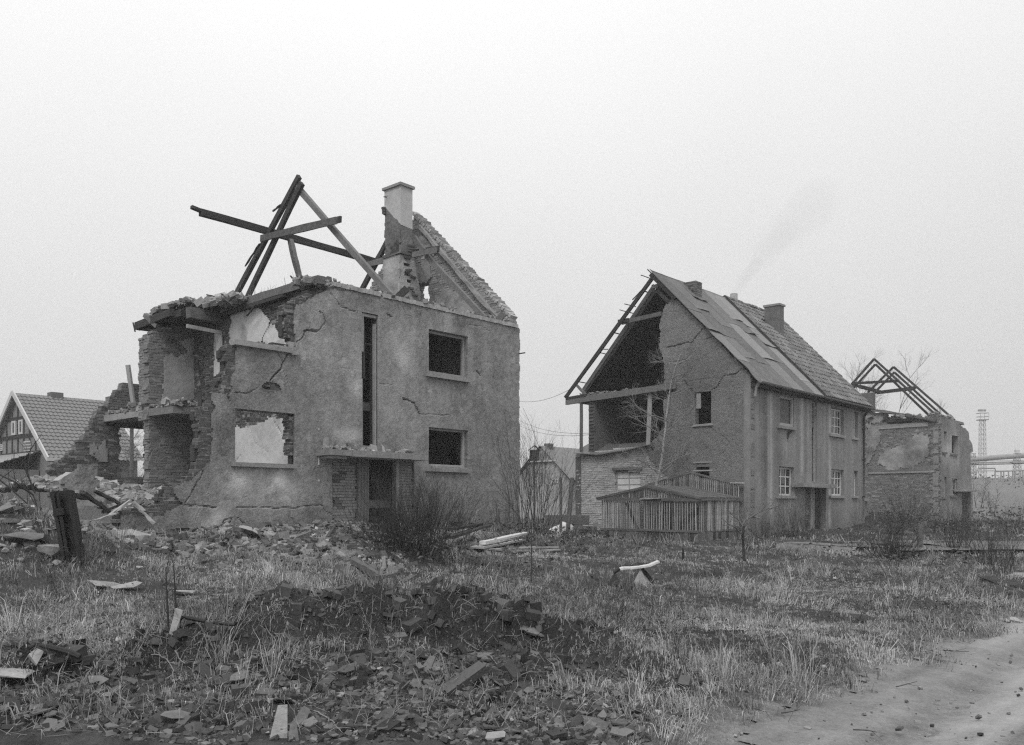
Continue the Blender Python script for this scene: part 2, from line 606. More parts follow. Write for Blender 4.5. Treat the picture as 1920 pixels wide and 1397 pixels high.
def lay_bricks(fr, axis, pos, thick, inside, a0, a1, z0, z1, pitch=.25, course=.077):
    """bricks laid in running bond where inside(a, z); returns list rows (a, z, half length)"""
    nz = int((z1 - z0) / course)
    rows = []
    full = pitch
    for i in range(nz):
        z = z0 + (i + .5) * course
        pitch = full if i % 3 else full / 2
        off = (i % 2) * full / 2 + .03 * (i % 5)
        k = np.arange(int((a1 - a0) / pitch) + 2)
        l = a0 + (k - 1) * pitch + off
        h1 = inside(l + pitch * .25, np.full(l.shape, z)); h2 = inside(l + pitch * .75, np.full(l.shape, z))
        for c, m, hl in ((l + pitch / 2, h1 & h2, pitch / 2), (l + pitch / 4, h1 & ~h2, pitch / 4), (l + pitch * .75, ~h1 & h2, pitch / 4)):
            for a in c[m]:
                rows.append((a, z, hl))
    return np.array(rows) if rows else np.zeros((0, 3))


BRICK_MESH = {}


def brick_mesh(thick, k, mt="brick"):
    key = (round(thick, 3), k, mt)
    if key not in BRICK_MESH:
        mb = MB()
        mb.boxes([[0, 0, 0]], [.119, 0, 0], [0, thick / 2, 0], [0, 0, .0305], .006)
        me = mb.mesh("brick"); me.materials.append(MATS[mt])
        BRICK_MESH[key] = me
    return BRICK_MESH[key]


def brickwork(fr, axis, pos, thick, rows, parent, name, single=None, mt="brick", mortar="mortar", course=.077, rough=.007, tone=0.0, tvar=.24):
    """real bricks: those picked by `single` (a mask) become objects of their own, the rest one part; mortar behind the joints"""
    if len(rows) == 0:
        return
    n = len(rows)
    a, z, hl = rows.T
    dep = pos + thick / 2 + rng.normal(0, rough, n)
    P = fr.p(a, dep, z) if axis == 's' else fr.p(dep, a, z)
    d = np.array([DV[0], DV[1], 0]); r = np.array([RV[0], RV[1], 0])
    U0, V0 = (d, r) if axis == 's' else (r, d)
    sg = np.zeros(n, bool) if single is None else np.asarray(single, bool)
    tn = rng.normal(tone, tvar, n)
    sg &= rng.uniform(0, 1, n) > .03
    rest = ~sg
    mb = MB()
    hz = (course - .016) / 2
    mb.boxes(P[rest], U0[None] * (hl[rest, None] - .009), V0[None] * (thick / 2), np.array([0, 0, hz]), .006, tn[rest])
    if rest.any():
        mb.build(name, mt, parent, kind="stuff")
    # mortar bed: runs of touching bricks
    mm = MB(); C = []; HU = []
    order = np.lexsort((a, np.round(z, 4)))
    i = 0
    while i < n:
        j = i; lo = a[order[i]] - hl[order[i]]; hi = a[order[i]] + hl[order[i]]; zz = z[order[i]]
        while j + 1 < n and abs(z[order[j + 1]] - zz) < 1e-4 and a[order[j + 1]] - hl[order[j + 1]] - hi < .02:
            j += 1; hi = a[order[j]] + hl[order[j]]
        c = (lo + hi) / 2
        C.append(fr.p(c, pos + thick / 2, zz) if axis == 's' else fr.p(pos + thick / 2, c, zz)); HU.append((hi - lo) / 2 - .012)
        i = j + 1
    mm.boxes(np.array(C), U0[None] * np.maximum(np.array(HU), .02)[:, None], V0 * (thick / 2 - .011), np.array([0, 0, course / 2 + .001]), .002)
    mo = mm.build("mortar", mortar, parent, kind="stuff")
    yaw = YAW if axis == 's' else YAW + math.pi / 2
    for i in np.nonzero(sg)[0]:
        me = brick_mesh(thick, random.randrange(5), mt)
        o = place("brick", me, None, P[i], (random.gauss(0, .015), random.gauss(0, .015), yaw + random.gauss(0, .02)), parent, (hl[i] / .125, 1, 1))
    return mo


def rect(s0, s1, z0, z1):
    return [(s0, z0), (s1, z0), (s1, z1), (s0, z1)]


def rock(size, n=15, round_=.5):
    """a chipped, angular piece: the hull of points near the faces of a block"""
    P = rng.uniform(-1, 1, (n, 3))
    k = np.argmax(np.abs(P), 1); P[np.arange(n), k] = np.sign(P[np.arange(n), k]) * rng.uniform(.8, 1, n)
    P *= (1 - round_ * .35 * (np.linalg.norm(P, axis=1, keepdims=True) - 1))
    bm = bmesh.new()
    for p in P * np.array(size) / 2: bm.verts.new(p)
    r_ = bmesh.ops.convex_hull(bm, input=bm.verts)
    bmesh.ops.delete(bm, geom=[v for v in bm.verts if not v.link_faces], context='VERTS')
    me = bpy.data.meshes.new("rock"); bm.to_mesh(me); bm.free()
    at = me.attributes.new("tone", 'FLOAT', 'FACE'); at.data.foreach_set("value", np.zeros(len(me.polygons), np.float32))
    me.polygons.foreach_set("use_smooth", np.zeros(len(me.polygons), bool))
    return me


def lump(size, n=1, flat=1.0, seed=None):
    """an angular stone or rubble piece: a cut, uneven block"""
    mb = MB()
    P = MB.SGN * np.array(size) / 2
    P = P * rng.uniform(.65, 1.1, P.shape) + rng.uniform(-.08, .08, P.shape) * min(size)
    mb.add(P, MB.BOXF)
    return mb


def shard_mesh(size, thick, curve=.0):
    """a broken piece of roof tile or slab: an irregular plate with real thickness"""
    n = random.choice((4, 4, 5, 6))
    ang = np.sort(np.arange(n) * 2 * math.pi / n + rng.uniform(-.35, .35, n))
    rd = size * .5 * rng.uniform(.65, 1.15, n)
    x = rd * np.cos(ang) * random.uniform(1, 1.6); y = rd * np.sin(ang)
    zc = curve * (x / size) ** 2
    top = np.stack([x, y, zc + thick / 2], -1); bot = np.stack([x, y, zc - thick / 2], -1)
    V = np.vstack([top, bot, [[0, 0, thick / 2]], [[0, 0, -thick / 2]]])
    mb = MB()
    F3 = [[i, (i + 1) % n, 2 * n] for i in range(n)] + [[n + (i + 1) % n, n + i, 2 * n + 1] for i in range(n)]
    F4 = [[(i + 1) % n, i, n + i, n + (i + 1) % n] for i in range(n)]
    mb.add(V, F3); mb.add(np.zeros((0, 3)), np.zeros((0, 4), int))
    mb.F4.append(np.array(F4)); mb.t4.append(np.zeros(n))
    me = mb.mesh("shard")
    return me
# ================================================================== THE SETTING: ground, road, path
def build_ground():
    near = np.concatenate([np.linspace(4.2, 9.5, 190), np.linspace(9.53, 16, 110)])
    far = 16 * np.exp(np.arange(1, 190) * .0215)
    ys = np.concatenate([[-30, -12, -4, 0, 2, 3.4], near, far])
    xc = np.linspace(-5.5, 5.5, 330)
    xo = 5.5 * np.exp(np.arange(1, 120) * .04)
    xs = np.concatenate([-xo[::-1], xc, xo])
    XX, YY = np.meshgrid(xs, ys, indexing='ij')
    Z = gz(XX, YY)
    q, n = R0.inv(XX, YY)
    Z = np.where(n < -.45, Z - .05, Z)
    b, h = bank_w(XX, YY)
    ap = apron_w(XX, YY)
    soil = np.clip(b * 1.2 * (fbm(XX, YY, 1.5, 3, 61) > .15), 0, 1)
    alb = .042 + .035 * fbm(XX, YY, .8, 4, 60)
    alb = alb * (1 - soil) + soil * (.034 + .03 * fbm(XX, YY, 6, 3, 62))
    soil = np.maximum(soil, front_w(XX, YY))
    alb = alb * (1 - soil) + soil * (.045 + .05 * fbm(XX, YY, 5, 4, 62))
    rub = np.clip(ap * (.75 + 1.1 * fbm(XX, YY, .9, 4, 63)), 0, 1)
    alb = alb * (1 - rub) + rub * (.31 + .12 * fbm(XX, YY, 2.2, 4, 64))
    sa, ra = A.inv(XX, YY)
    ins = ((sa > .3) & (sa < 12.4) & (ra > .3) & (ra < 9.3))
    alb = np.where(ins, .17, alb)
    edge = sst(.5, -.3, n + .5 * fbm(XX, YY, .9, 4, 66))
    alb = alb * (1 - edge) + edge * .22
    alb = np.where(YY > 60, .15 + .03 * fbm(XX, YY, .06, 3, 67), alb)  # far ground lightened, haze painted into its albedo
    alb = np.clip(alb, .02, .5)
    nx, ny = XX.shape
    idx = np.arange(nx * ny).reshape(nx, ny)
    F = np.stack([idx[:-1, :-1], idx[1:, :-1], idx[1:, 1:], idx[:-1, 1:]], -1).reshape(-1, 4)
    mb = MB(); mb.add(np.stack([XX, YY, Z], -1).reshape(-1, 3), F)
    me = mb.mesh("ground", None, True)
    at = me.attributes.new("alb", 'FLOAT', 'POINT')
    at.data.foreach_set("value", alb.ravel().astype(np.float32))
    me.materials.append(MATS["ground"])
    o = bpy.data.objects.new("ground", me); COL.objects.link(o); tag(o, kind="structure")


def build_road():
    qs = np.concatenate([np.linspace(-9, 22, 330), 22 * np.exp(np.arange(1, 60) * .03)])
    ns = np.linspace(-5.2, .55, 70)
    Q, Nn = np.meshgrid(qs, ns, indexing='ij')
    P = R0.p(Q, Nn, 0)
    Z = gz(P[..., 0], P[..., 1]) + .012
    for c, wd, dp in ((-.9, .25, .09), (-2.6, .28, .09), (-1.8, .25, -.04)):
        Z = Z - dp * np.exp(-((Nn - c - .25 * np.sin(Q * .12)) / wd) ** 2) * (.7 + .6 * vn(Q * .5, Nn, 3))
    Z = Z + .018 * fbm(Q, Nn, 2.0, 4, 4)
    tone = .95 * fbm(Q * .12, Nn * 2.2, 1.2, 4, 5) + .30 * np.exp(-((Nn + .9 + .25 * np.sin(Q * .12)) / .22) ** 2) + .34 * np.exp(-((Nn + 2.6) / .4) ** 2) - .38 * np.exp(-((Nn + 1.45 + .2 * np.sin(Q * .2)) / .12) ** 2) - .3 * np.exp(-((Nn + 2.05 + .1 * np.sin(Q * .3)) / .1) ** 2) - .40 * sst(-.7, .3, Nn)
    P[..., 2] = Z
    cq = (Q[:-1, :-1] + Q[1:, 1:]) / 2; cn = (Nn[:-1, :-1] + Nn[1:, 1:]) / 2
    m = cn < -.05 + .75 * fbm(cq, cn, .8, 4, 66)
    idx = np.arange(Q.size).reshape(Q.shape)
    F = np.stack([idx[:-1, :-1], idx[:-1, 1:], idx[1:, 1:], idx[1:, :-1]], -1)[m][:, ::-1]
    mb = MB(); mb.add(P.reshape(-1, 3), F, 0, tone.ravel() + 1e-6)
    mb.build("dirt_road", "road", None, True, kind="structure")


def build_path():
    """the broken concrete yard and kerb before the second house"""
    pts = [(1462, 1030), (1560, 1033), (1700, 1036), (1990, 1036), (1990, 1018), (1790, 1017), (1650, 1019), (1478, 1023)]
    W = [gp(u, v) for u, v in pts]
    poly = [(p.x, p.y) for p in W]
    P = np.array(poly)
    xs = np.arange(P[:, 0].min(), P[:, 0].max(), .12); ys = np.arange(P[:, 1].min(), P[:, 1].max(), .12)
    X, Y = np.meshgrid(xs, ys, indexing='ij')
    Z = gz(X, Y, False) + .10
    X2 = (X[:-1, :-1] + X[1:, 1:]) / 2; Y2 = (Y[:-1, :-1] + Y[1:, 1:]) / 2
    m = inpoly(X2 + .35 * fbm(X2, Y2, 1.2, 3, 8), Y2 + .35 * fbm(X2, Y2, 1.2, 3, 9), poly) & (fbm(X2, Y2, .7, 3, 12) < .10 + (X2 - 9) * .05)
    idx = np.arange(X.size).reshape(X.shape)
    F = np.stack([idx[:-1, :-1], idx[1:, :-1], idx[1:, 1:], idx[:-1, 1:]], -1)[m]
    mb = MB(); mb.add(np.stack([X, Y, Z], -1).reshape(-1, 3), F, 0, .3 * fbm(X, Y, .8, 3, 3).ravel() + .01)
    mb.build("path", "concrete_dark", None, kind="structure")
    ks = [(1460, 1031, 1552, 1034), (1556, 1036, 1604, 1038), (1668, 1024, 1718, 1026), (1840, 1034, 1900, 1035)]
    lab = ["concrete kerb edging the yard in front of the lived-in house", "short grey kerb piece lying beside the bent weeds",
           "broken kerb stone lying behind the short post", "grey kerb stone at the road end of the yard path"]
    for (u0, v0, u1, v1), l in zip(ks, lab):
        p, q = gp(u0, v0), gp(u1, v1)
        mb = MB(); mb.beam(p + Vector((0, 0, .07)), q + Vector((0, 0, .07)), .16, .18, jit=.015, nseg=5)
        mb.thing("kerb_stone", "concrete", l, "kerb stone", group="kerb stones")


build_ground(); build_road(); build_path()

# ================================================================== HOUSE 1: the ruin
zG, zF0, zF1, zAT = 1.0, 1.75, 4.28, 7.02
HA = thing("ruined_house", "roofless rendered house ruin with bare rafters and a tall chimney", "ruined house", A.v(6.2, 4.5, 1.0))


def pr(pts, r):
    return [A.on_r(u, v, r) for u, v in pts]


def ps(pts, s):
    return [A.on_s(u, v, s) for u, v in pts]


def arect(u0, u1, v0, v1, fr=A, r=0.0):
    s0, zt = fr.on_r(u0, v0, r); _, zb = fr.on_r(u0, v1, r); s1, _ = fr.on_r(u1, v0, r)
    return s0, s1, zb, zt


def poly_rect(t):
    return rect(*t)


WIN_L = arect(441, 553, 766, 867)
WIN_UR = arect(803.5, 877, 617, 698)
WIN_LR = arect(803, 877, 800, 874)
SLIT = arect(678.5, 709, 584, 836)
DOORWAY = arect(690, 745, 853, 1010)
SURR = (A.on_r(623, 900, 0)[0], A.on_r(777, 900, 0)[0], .2, A.on_r(690, 853, 0)[1])
FRONT = pr([(974, 616), (974, 1012), (620, 1004), (480, 1010), (380, 1012), (300, 1010), (222, 1003), (234, 966), (262, 968), (306, 967), (312, 957), (343, 950), (343, 945), (338, 941), (328, 922), (330, 911), (365, 897), (383, 879),
            (394, 868), (396, 850), (397, 818), (401, 788), (398, 776), (402, 770), (407, 762), (398, 750), (399, 736), (420, 741), (431, 740), (434, 727), (436, 707), (443, 693),
            (444, 672), (445, 650), (455, 639), (559, 653), (553, 647), (553, 576), (575, 567), (585, 556), (612, 545), (624, 540)], 0)
FRONT[0] = (12.5, FRONT[0][1]); FRONT[1] = (12.5, FRONT[1][1])


def front_stain(a, z):
    """weathered patches of the render: paler where the paint survives, darker towards the foot"""
    t = .45 * fbm(a, z, .55, 4, 71)
    def blob(u, v, ru, rv, amp):
        s_, z_ = A.on_r(u, v, 0)
        return 1.3 * amp * np.exp(-((a - s_) / ru) ** 2 - ((z - z_) / rv) ** 2) * np.clip(.6 + 1.8 * fbm(a, z, 1.8, 3, 75), 0, 1.7)
    t = t + blob(465, 905, 1.1, .45, .75) + blob(535, 905, .45, .5, .6) + blob(400, 972, .55, .35, .95) + blob(650, 815, .5, .22, .45)
    t = t + blob(665, 700, .45, 1.3, .4) + blob(745, 650, .35, .7, .55) + blob(760, 700, .2, .6, .35) + blob(890, 890, 1.2, .6, .25) + blob(740, 770, .8, .7, .3)
    t = t + blob(630, 610, .5, .6, -.25) + blob(425, 820, .35, .9, -.3) + blob(480, 700, .8, .5, -.25) + blob(560, 960, 1.2, .25, -.4) + blob(440, 965, .2, .3, -.3)
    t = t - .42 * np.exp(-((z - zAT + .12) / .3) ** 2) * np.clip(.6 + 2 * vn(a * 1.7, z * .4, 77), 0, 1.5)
    run = np.clip(vn(a * 3.1, z * .18, 78) * 2.2, 0, 1) * sst(2.6, 6.8, z)
    t = t + .34 * run
    t = t + np.where(fbm(a, z, 2.3, 3, 79) > .52, .45, 0)
    foot_w = sst(1.75, 1.0, z + .5 * fbm(a, z, .9, 3, 80))
    return t - .22 * foot_w + .10


def cr(pts, wd=.022, dp=.14, r=0.0):
    return (pr(pts, r), wd, dp)


CR_A = [cr([(543, 655), (538, 668), (531, 680), (525, 692), (516, 702), (508, 712)], .032, .18),
        cr([(517, 655), (526, 668), (531, 680)], .022), cr([(530, 694), (537, 707), (542, 718)], .013),
        cr([(597, 582), (606, 590), (611, 602), (600, 617), (594, 624), (575, 620), (566, 637), (557, 643)], .024),
        cr([(572, 619), (583, 620), (594, 622)], .04, .16),
        cr([(484, 728), (470, 735), (462, 737), (450, 735), (440, 735)], .018), cr([(431, 738), (428, 745), (432, 752)], .03),
        cr([(757, 749), (770, 752), (779, 757), (782, 766), (788, 777)], .032, .16), cr([(745, 736), (757, 749)], .012),
        cr([(712, 720), (738, 723)], .012), cr([(790, 777), (800, 777), (830, 780), (845, 778)], .012),
        cr([(620, 548), (640, 573), (655, 580), (666, 583)], .018), cr([(726, 588), (735, 594)], .03),
        cr([(343, 948), (380, 947), (407, 950)], .03), cr([(440, 953), (470, 952), (500, 952), (560, 952), (585, 949), (605, 949)], .024, .12),
        cr([(605, 949), (610, 958), (622, 965)], .016), cr([(383, 879), (372, 905), (360, 925), (345, 943)], .022, .14), cr([(392, 885), (395, 905), (388, 922), (397, 935)], .010),
        cr([(365, 985), (368, 968), (374, 953)], .010), cr([(415, 985), (422, 975), (434, 972), (433, 980), (420, 983)], .025),
        cr([(445, 973), (460, 983)], .02), cr([(590, 880), (610, 872), (625, 866)], .01), cr([(800, 620), (790, 600), (760, 590)], .008),
        cr([(620, 700), (640, 690), (678, 694)], .006), cr([(893, 695), (900, 700), (901, 704)], .035, .1), cr([(880, 608), (905, 613), (918, 622)], .012)]
hole_px = [(489, 728), (494, 719), (503, 715), (516, 717), (525, 722), (528, 730), (517, 735), (505, 737), (494, 735)]
HOLE = pr(hole_px, 0)

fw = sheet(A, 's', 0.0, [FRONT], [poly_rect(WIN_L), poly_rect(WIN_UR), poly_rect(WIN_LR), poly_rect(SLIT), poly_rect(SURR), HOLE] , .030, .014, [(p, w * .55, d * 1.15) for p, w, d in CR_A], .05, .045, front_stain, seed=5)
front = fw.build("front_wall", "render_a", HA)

# solid wall behind the render, and bricks where the render ends
OPEN_A = [WIN_L, WIN_UR, WIN_LR, SLIT, (DOORWAY[0], DOORWAY[1], 0, DOORWAY[3])]


def in_open(a, z, grow=0.0):
    m = np.zeros(np.shape(a), bool)
    for s0, s1, z0, z1 in OPEN_A:
        m |= (a > s0 - grow) & (a < s1 + grow) & (z > z0 - grow) & (z < z1 + grow)
    return m


CORE = pr([(974, 612), (974, 1012), (205, 1012), (212, 985), (232, 960), (268, 952), (296, 951), (299, 935), (308, 925), (318, 912), (345, 900), (362, 888), (372, 868), (371, 850), (372, 820), (374, 800), (370, 785), (368, 772), (378, 762), (383, 752),
           (384, 737), (410, 738), (412, 722), (414, 707), (424, 695), (421, 680), (419, 655), (437, 644), (455, 637), (559, 650), (549, 640), (534, 628), (534, 572), (560, 560), (578, 548), (610, 538), (624, 532)], .05)
CORE[0] = (12.48, CORE[0][1]); CORE[1] = (12.48, CORE[1][1])
fa = np.array(FRONT)


def core_in(a, z):
    return inpoly(a, z, CORE) & ~in_open(a, z)


def core_brick_in(a, z):
    d = np.minimum(edge_dist(a, z, FRONT), edge_dist(a, z, HOLE))
    near = (d < .42) & ((a < 6.6) | (z > 6.6))
    out = ~inpoly(a, z, FRONT)
    return inpoly(a, z, CORE) & ~in_open(a, z) & (near | out) & (a < 12.4) & (z > 1.0) & ~inpoly(a, z, SURR_P) & ~(inpoly(a, z, HOLE) & (vn(a * 9, z * 9, 4) > .12) & (a < A.on_r(512, 725, 0)[0]))


SURR_P = rect(SURR[0] - .02, SURR[1] + .02, SURR[2], SURR[3] + .02)
rows = lay_bricks(A, 's', .05, .27, core_brick_in, 0, 12.5, .9, 7.4)
vis = (rows[:, 0] < 3.0) & ~inpoly(rows[:, 0], rows[:, 1], [(p[0] + .12, p[1]) for p in FRONT]) & (rows[:, 1] > 1.2)
vis_i = np.nonzero(vis)[0]
brickwork(A, 's', .05, .27, rows, front, "brickwork", vis)
core = sheet(A, 's', .14, [CORE], [poly_rect(t) for t in OPEN_A] + [HOLE], .09, 0, (), .16, .03, None, True, seed=5)
core.build("wall_core", "mortar_dark", HA, kind="stuff")

# openings: reveals, sills, frames
def reveal(t, mt, parent, r0=.045, r1=.31, name="reveal", top=True, sides=(1, 1), bottom=True):
    s0, s1, z0, z1 = t
    mb = MB(); e = .025
    if sides[0]: mb.box(A, s0 - e, s0 + .004, r0, r1, z0, z1, .002)
    if sides[1]: mb.box(A, s1 - .004, s1 + e, r0, r1, z0, z1, .002)
    if top: mb.box(A, s0 - e, s1 + e, r0 + .001, r1 - .001, z1 - .004, z1 + e, .002)
    if bottom: mb.box(A, s0 - e, s1 + e, r0 + .001, r1 - .001, z0 - e, z0 + .004, .002)
    return mb.build(name, mt, parent)


for t in (WIN_UR, WIN_LR):
    reveal(t, "render_a", front)
reveal(SLIT, "brick", front)
reveal(WIN_L, "concrete_dark", front, sides=(1, 0))
rows = lay_bricks(A, 's', .06, .26, lambda a, z: (a > WIN_L[1] - .115) & (a < WIN_L[1] + .12) & (z > WIN_L[2]) & (z < WIN_L[3]) & (vn(z * 3, a * 0, 8) > -.3), WIN_L[1] - .25, WIN_L[1] + .2, WIN_L[2], WIN_L[3])
brickwork(A, 's', .06, .26, rows, front, "brickwork", None)


def window_frame(t, fr, parent, r=.13, wd=.07, dep=.06, mt="timber_pale", name="window_frame", skip=()):
    s0, s1, z0, z1 = t
    mb = MB()
    if 'l' not in skip: mb.box(fr, s0, s0 + wd, r, r + dep, z0, z1, .003)
    if 'r' not in skip: mb.box(fr, s1 - wd, s1, r, r + dep, z0, z1, .003)
    if 't' not in skip: mb.box(fr, s0 + wd, s1 - wd, r + .003, r + dep - .003, z1 - wd, z1, .003)
    if 'b' not in skip: mb.box(fr, s0 + wd, s1 - wd, r + .003, r + dep - .003, z0, z0 + wd, .003)
    return mb.build(name, mt, parent)


for t in (WIN_UR, WIN_LR):
    window_frame(t, A, front)


def sill(fr, u0, u1, vtop, h, parent, mt="concrete", r0=-.10, r1=.16, broken=False):
    s0, zt = fr.on_r(u0, vtop, r0); s1, _ = fr.on_r(u1, vtop, r0)
    mb = MB(); mb.box(fr, s0, s1, r0, r1, zt - h, zt, .006)
    if broken:
        mb.box(fr, s1 - .12, s1 + .06, r0 - .02, r1 - .05, zt - h - .03, zt + .03, .012)
        mb.box(fr, s1 - .14, s1 - .02, r0 + .06, r1 - .05, zt - .02, zt + .16, .02)
    return mb.build("window_sill", mt, parent)


sill(A, 437, 557, 866.5, .09, front)
sill(A, 441, 556, 636, .12, front, broken=True)
sill(A, 802, 883, 697, .12, front)
sill(A, 801, 882, 876, .11, front)
# thin concrete frame inside the stair slit
s0, s1, z0, z1 = SLIT
mb = MB()
mb.box(A, s0 + .02, s0 + .09, .04, .12, z0 + 2.45, z1 - .03, .004)
mb.box(A, s1 - .09, s1 - .03, .03, .12, z0, z1 - .25, .005)
mb.box(A, s0 + .02, s1 - .03, .04, .12, z1 - .10, z1 - .03, .004)
mb.box(A, s0 + .03, s0 + .08, .05, .11, z0, z0 + 1.75, .01)
mb.build("slit_frame", "concrete", front)
mb = MB(); mb.box(A, s0 + .12, s0 + .2, .12, .2, z1 - 1.7, z1 - .25, .01); mb.beam(A.v(s0 + .1, .2, z1 - .75), A.v(s1 - .05, .2, z1 - .78), .03, .04)
mb.build("slit_frame", "timber_dark", front)

# ---- wall head: bricks on edge along the eaves
se0 = A.on_r(625, 541, 0)[0]
mb = MB(); C = []; n_ = int((12.5 - se0) / .125)
for i in range(n_):
    C.append(A.p(se0 + (i + .5) * .125, .13, 7.02 + .09 + rng.normal(0, .004)))
eb = MB()
for i, c in enumerate(C):
    if i < 96:
        pass
wall_head_me = []
for k in range(4):
    m_ = MB(); m_.boxes([[0, 0, 0]], [.058, 0, 0], [0, .16, 0], [0, 0, .055], .006); me = m_.mesh("brick"); me.materials.append(MATS["brick_pale"]); wall_head_me.append(me)
whead = MB().box(A, se0, 12.48, .02, .26, 7.0, 7.075).build("wall_head", "mortar", HA)
for i, c in enumerate(C):
    if random.random() < .97:
        place("brick", wall_head_me[i % 4], None, c, (0, 0, YAW + random.gauss(0, .02)), whead)

# ---- door: brick surround, ribbed post, canopy
sr = MB().box(A, SURR[0] - .01, DOORWAY[0], .075, .30, .4, SURR[3], .002)
sr.box(A, DOORWAY[1], SURR[1] + .01, .075, .30, .4, SURR[3], .002)
surround = sr.build("door_surround", "mortar_dark", HA)


def surr_in(a, z):
    return (a > SURR[0]) & (a < SURR[1]) & ~((a > A.on_r(672, 900, 0)[0] - .02) & (a < DOORWAY[1] + .02)) & (z < SURR[3] - .02)


rows = lay_bricks(A, 's', .055, .1, surr_in, SURR[0], SURR[1] + .1, .95, SURR[3], .25, .074)
me_s = []
for k in range(6):
    m_ = MB(); m_.boxes([[0, 0, 0]], [.12, 0, 0], [0, .05, 0], [0, 0, .033], .0035); me = m_.mesh("brick"); me.materials.append(MATS["brick_mid" if k < 4 else "brick"]); me_s.append(me)
sq0 = A.on_r(642, 900, 0)[0]
for a, z, hl in rows:
    zi = (z - .95) / .074
    dark = (a < sq0) and (int(zi) % 8 in (0, 1, 2)) or random.random() < .05
    o = place("brick", me_s[4 + random.randrange(2) if dark else random.randrange(4)], None, A.p(a, .105 + rng.normal(0, .004), z), (0, 0, YAW + random.gauss(0, .008)), surround, (hl / .125, 1, 1))
sp = A.on_r(672, 900, -.02)[0]
post = MB().box(A, sp, DOORWAY[0] + .02, .0, .12, .7, SURR[3], .003)
for k in range(4):
    c = sp + .03 + k * (DOORWAY[0] + .02 - sp - .05) / 3
    post.tube([A.p(c, .0, zz) for zz in np.linspace(.72, SURR[3] - .01, 9)], .028, 8)
post.build("door_post", "concrete_dark", surround)
mb = MB().box(A, DOORWAY[1] - .01, DOORWAY[1] + .07, .02, .2, .7, SURR[3], .012)
mb.build("door_post", "timber_pale", surround)
cs0, cz1 = A.on_r(618, 841, -.55); cs1, _ = A.on_r(802, 841, -.55)
cz0 = cz1 - .17
mb = MB()
sb = A.on_r(662, 845, -.55)[0]; sc_ = A.on_r(772, 845, -.55)[0]
mb.box(A, cs0, sb, -.55, .06, cz0 + .015, cz1 - .015, .012); mb.box(A, sb - .02, sc_, -.57, .06, cz0, cz1, .01); mb.box(A, sc_ - .01, cs1, -.56, .06, cz0 - .004, cz1 - .05, .01)
mb.box(A, cs0 + .1, sb - .1, -.45, .03, cz0 - .05, cz0 + .03, .02)
mb.build("door_canopy", "concrete", HA)
mb = MB(); C = []; S = []
for _ in range(70):
    C.append(A.p(random.uniform(cs0 + .1, cs1 - .5), random.uniform(-.45, 0), cz1 + random.uniform(0, .04)))
    k = random.uniform(.02, .06)
    mb.boxes([C[-1]], rng.normal(0, k, 3), rng.normal(0, k, 3), rng.normal(0, k * .5, 3), .005, rng.normal(0, .3))
mb.build("debris", "stone", HA, kind="stuff")
# small openings low in the wall, shown by black panels with shade painted in
for u, v, w_, h_ in ((330, 1000, .5, .22), (845, 983, .42, .14)):
    s_, z_ = A.on_r(u, v, 0)
    MB().box(A, s_, s_ + w_, -.02, .02, z_ - h_ / 2, z_ + h_ / 2).build("cellar_vent", "inside_shade", front)

# ---- inner walls
INS = {}


def inner_wall(axis, pos, thick, polys, holes=(), name="inner_wall", mt="brick", patches=(), pmt="plaster_white", single=None, mortar="mortar", step=.05, tone=0, flip=False, cracks=()):
    allp = np.vstack([np.asarray(p) for p in polys])

    def ins(a, z):
        m = np.zeros(np.shape(a), bool)
        for p in polys: m |= inpoly(a, z, p)
        for h in holes: m &= ~inpoly(a, z, h)
        return m & ((a > .14) | (axis != 'r'))
    rows = lay_bricks(A, axis, pos, thick, ins, allp[:, 0].min() - .3, allp[:, 0].max() + .3, allp[:, 1].min(), allp[:, 1].max() + .08)
    par = MB()
    th = thing_part(name, HA)
    sg = single(rows[:, 0], rows[:, 1]) if single else None
    brickwork(A, axis, pos, thick, rows, th, "brickwork", sg, mt, mortar, tone=tone)
    if patches:
        pm = sheet(A, axis, pos - .05, patches, (), step, .012, cracks, .02, .06, lambda a, z: .35 * fbm(a, z, .8, 4, 40) - .25 * (fbm(a, z, 2.4, 3, 42) > .28), seed=9)
        pm.build("plaster", pmt, th)
    return th


def thing_part(name, parent):
    o = bpy.data.objects.new(name, None)
    o.empty_display_size = .2
    COL.objects.link(o); o.parent = parent
    return o


# cross wall seen through the broken corner and the window beside it
W1P = ps([(600, 530), (600, 980), (413, 980), (413, 583), (560, 540)], 5.0)
W1 = [(.32, 1.2), (6.2, 1.2), (6.2, 6.98), (.32, 6.98)]
pw = ps([(438, 582), (486, 578), (500, 592), (509, 603), (502, 620), (492, 640), (440, 652), (434, 650), (434, 616)], 5.0)
pw2 = ps([(511, 604), (516, 609), (524, 622), (534, 634), (545, 642), (556, 652), (500, 646), (494, 642), (503, 622)], 5.0)
pw3 = ps([(407, 622), (418, 622), (421, 655), (418, 690), (411, 708), (404, 706), (404, 650)], 5.0)
pg_ = ps([(600, 800), (600, 905), (432, 905), (438, 803), (447, 800), (460, 806), (470, 798), (500, 792), (505, 782), (530, 784), (560, 790)], 5.0)
inner_wall('r', 5.0, .16, [W1], (), "cross_wall", "brick", [pw, pw2, pw3, pg_], "plaster_white", single=lambda a, z: (z > 5.2) & (a > .5) & (a < 4.6) & (vn(a * 6, z * 6, 3) > .02), mortar="mortar",
           cracks=[(ps([(512, 782), (520, 797), (527, 810), (535, 824)], 5.0), .03, .03), (ps([(470, 800), (480, 830), (505, 850)], 5.0), .012, .03), (ps([(440, 870), (447, 862), (454, 853)], 5.0), .02, .03)])
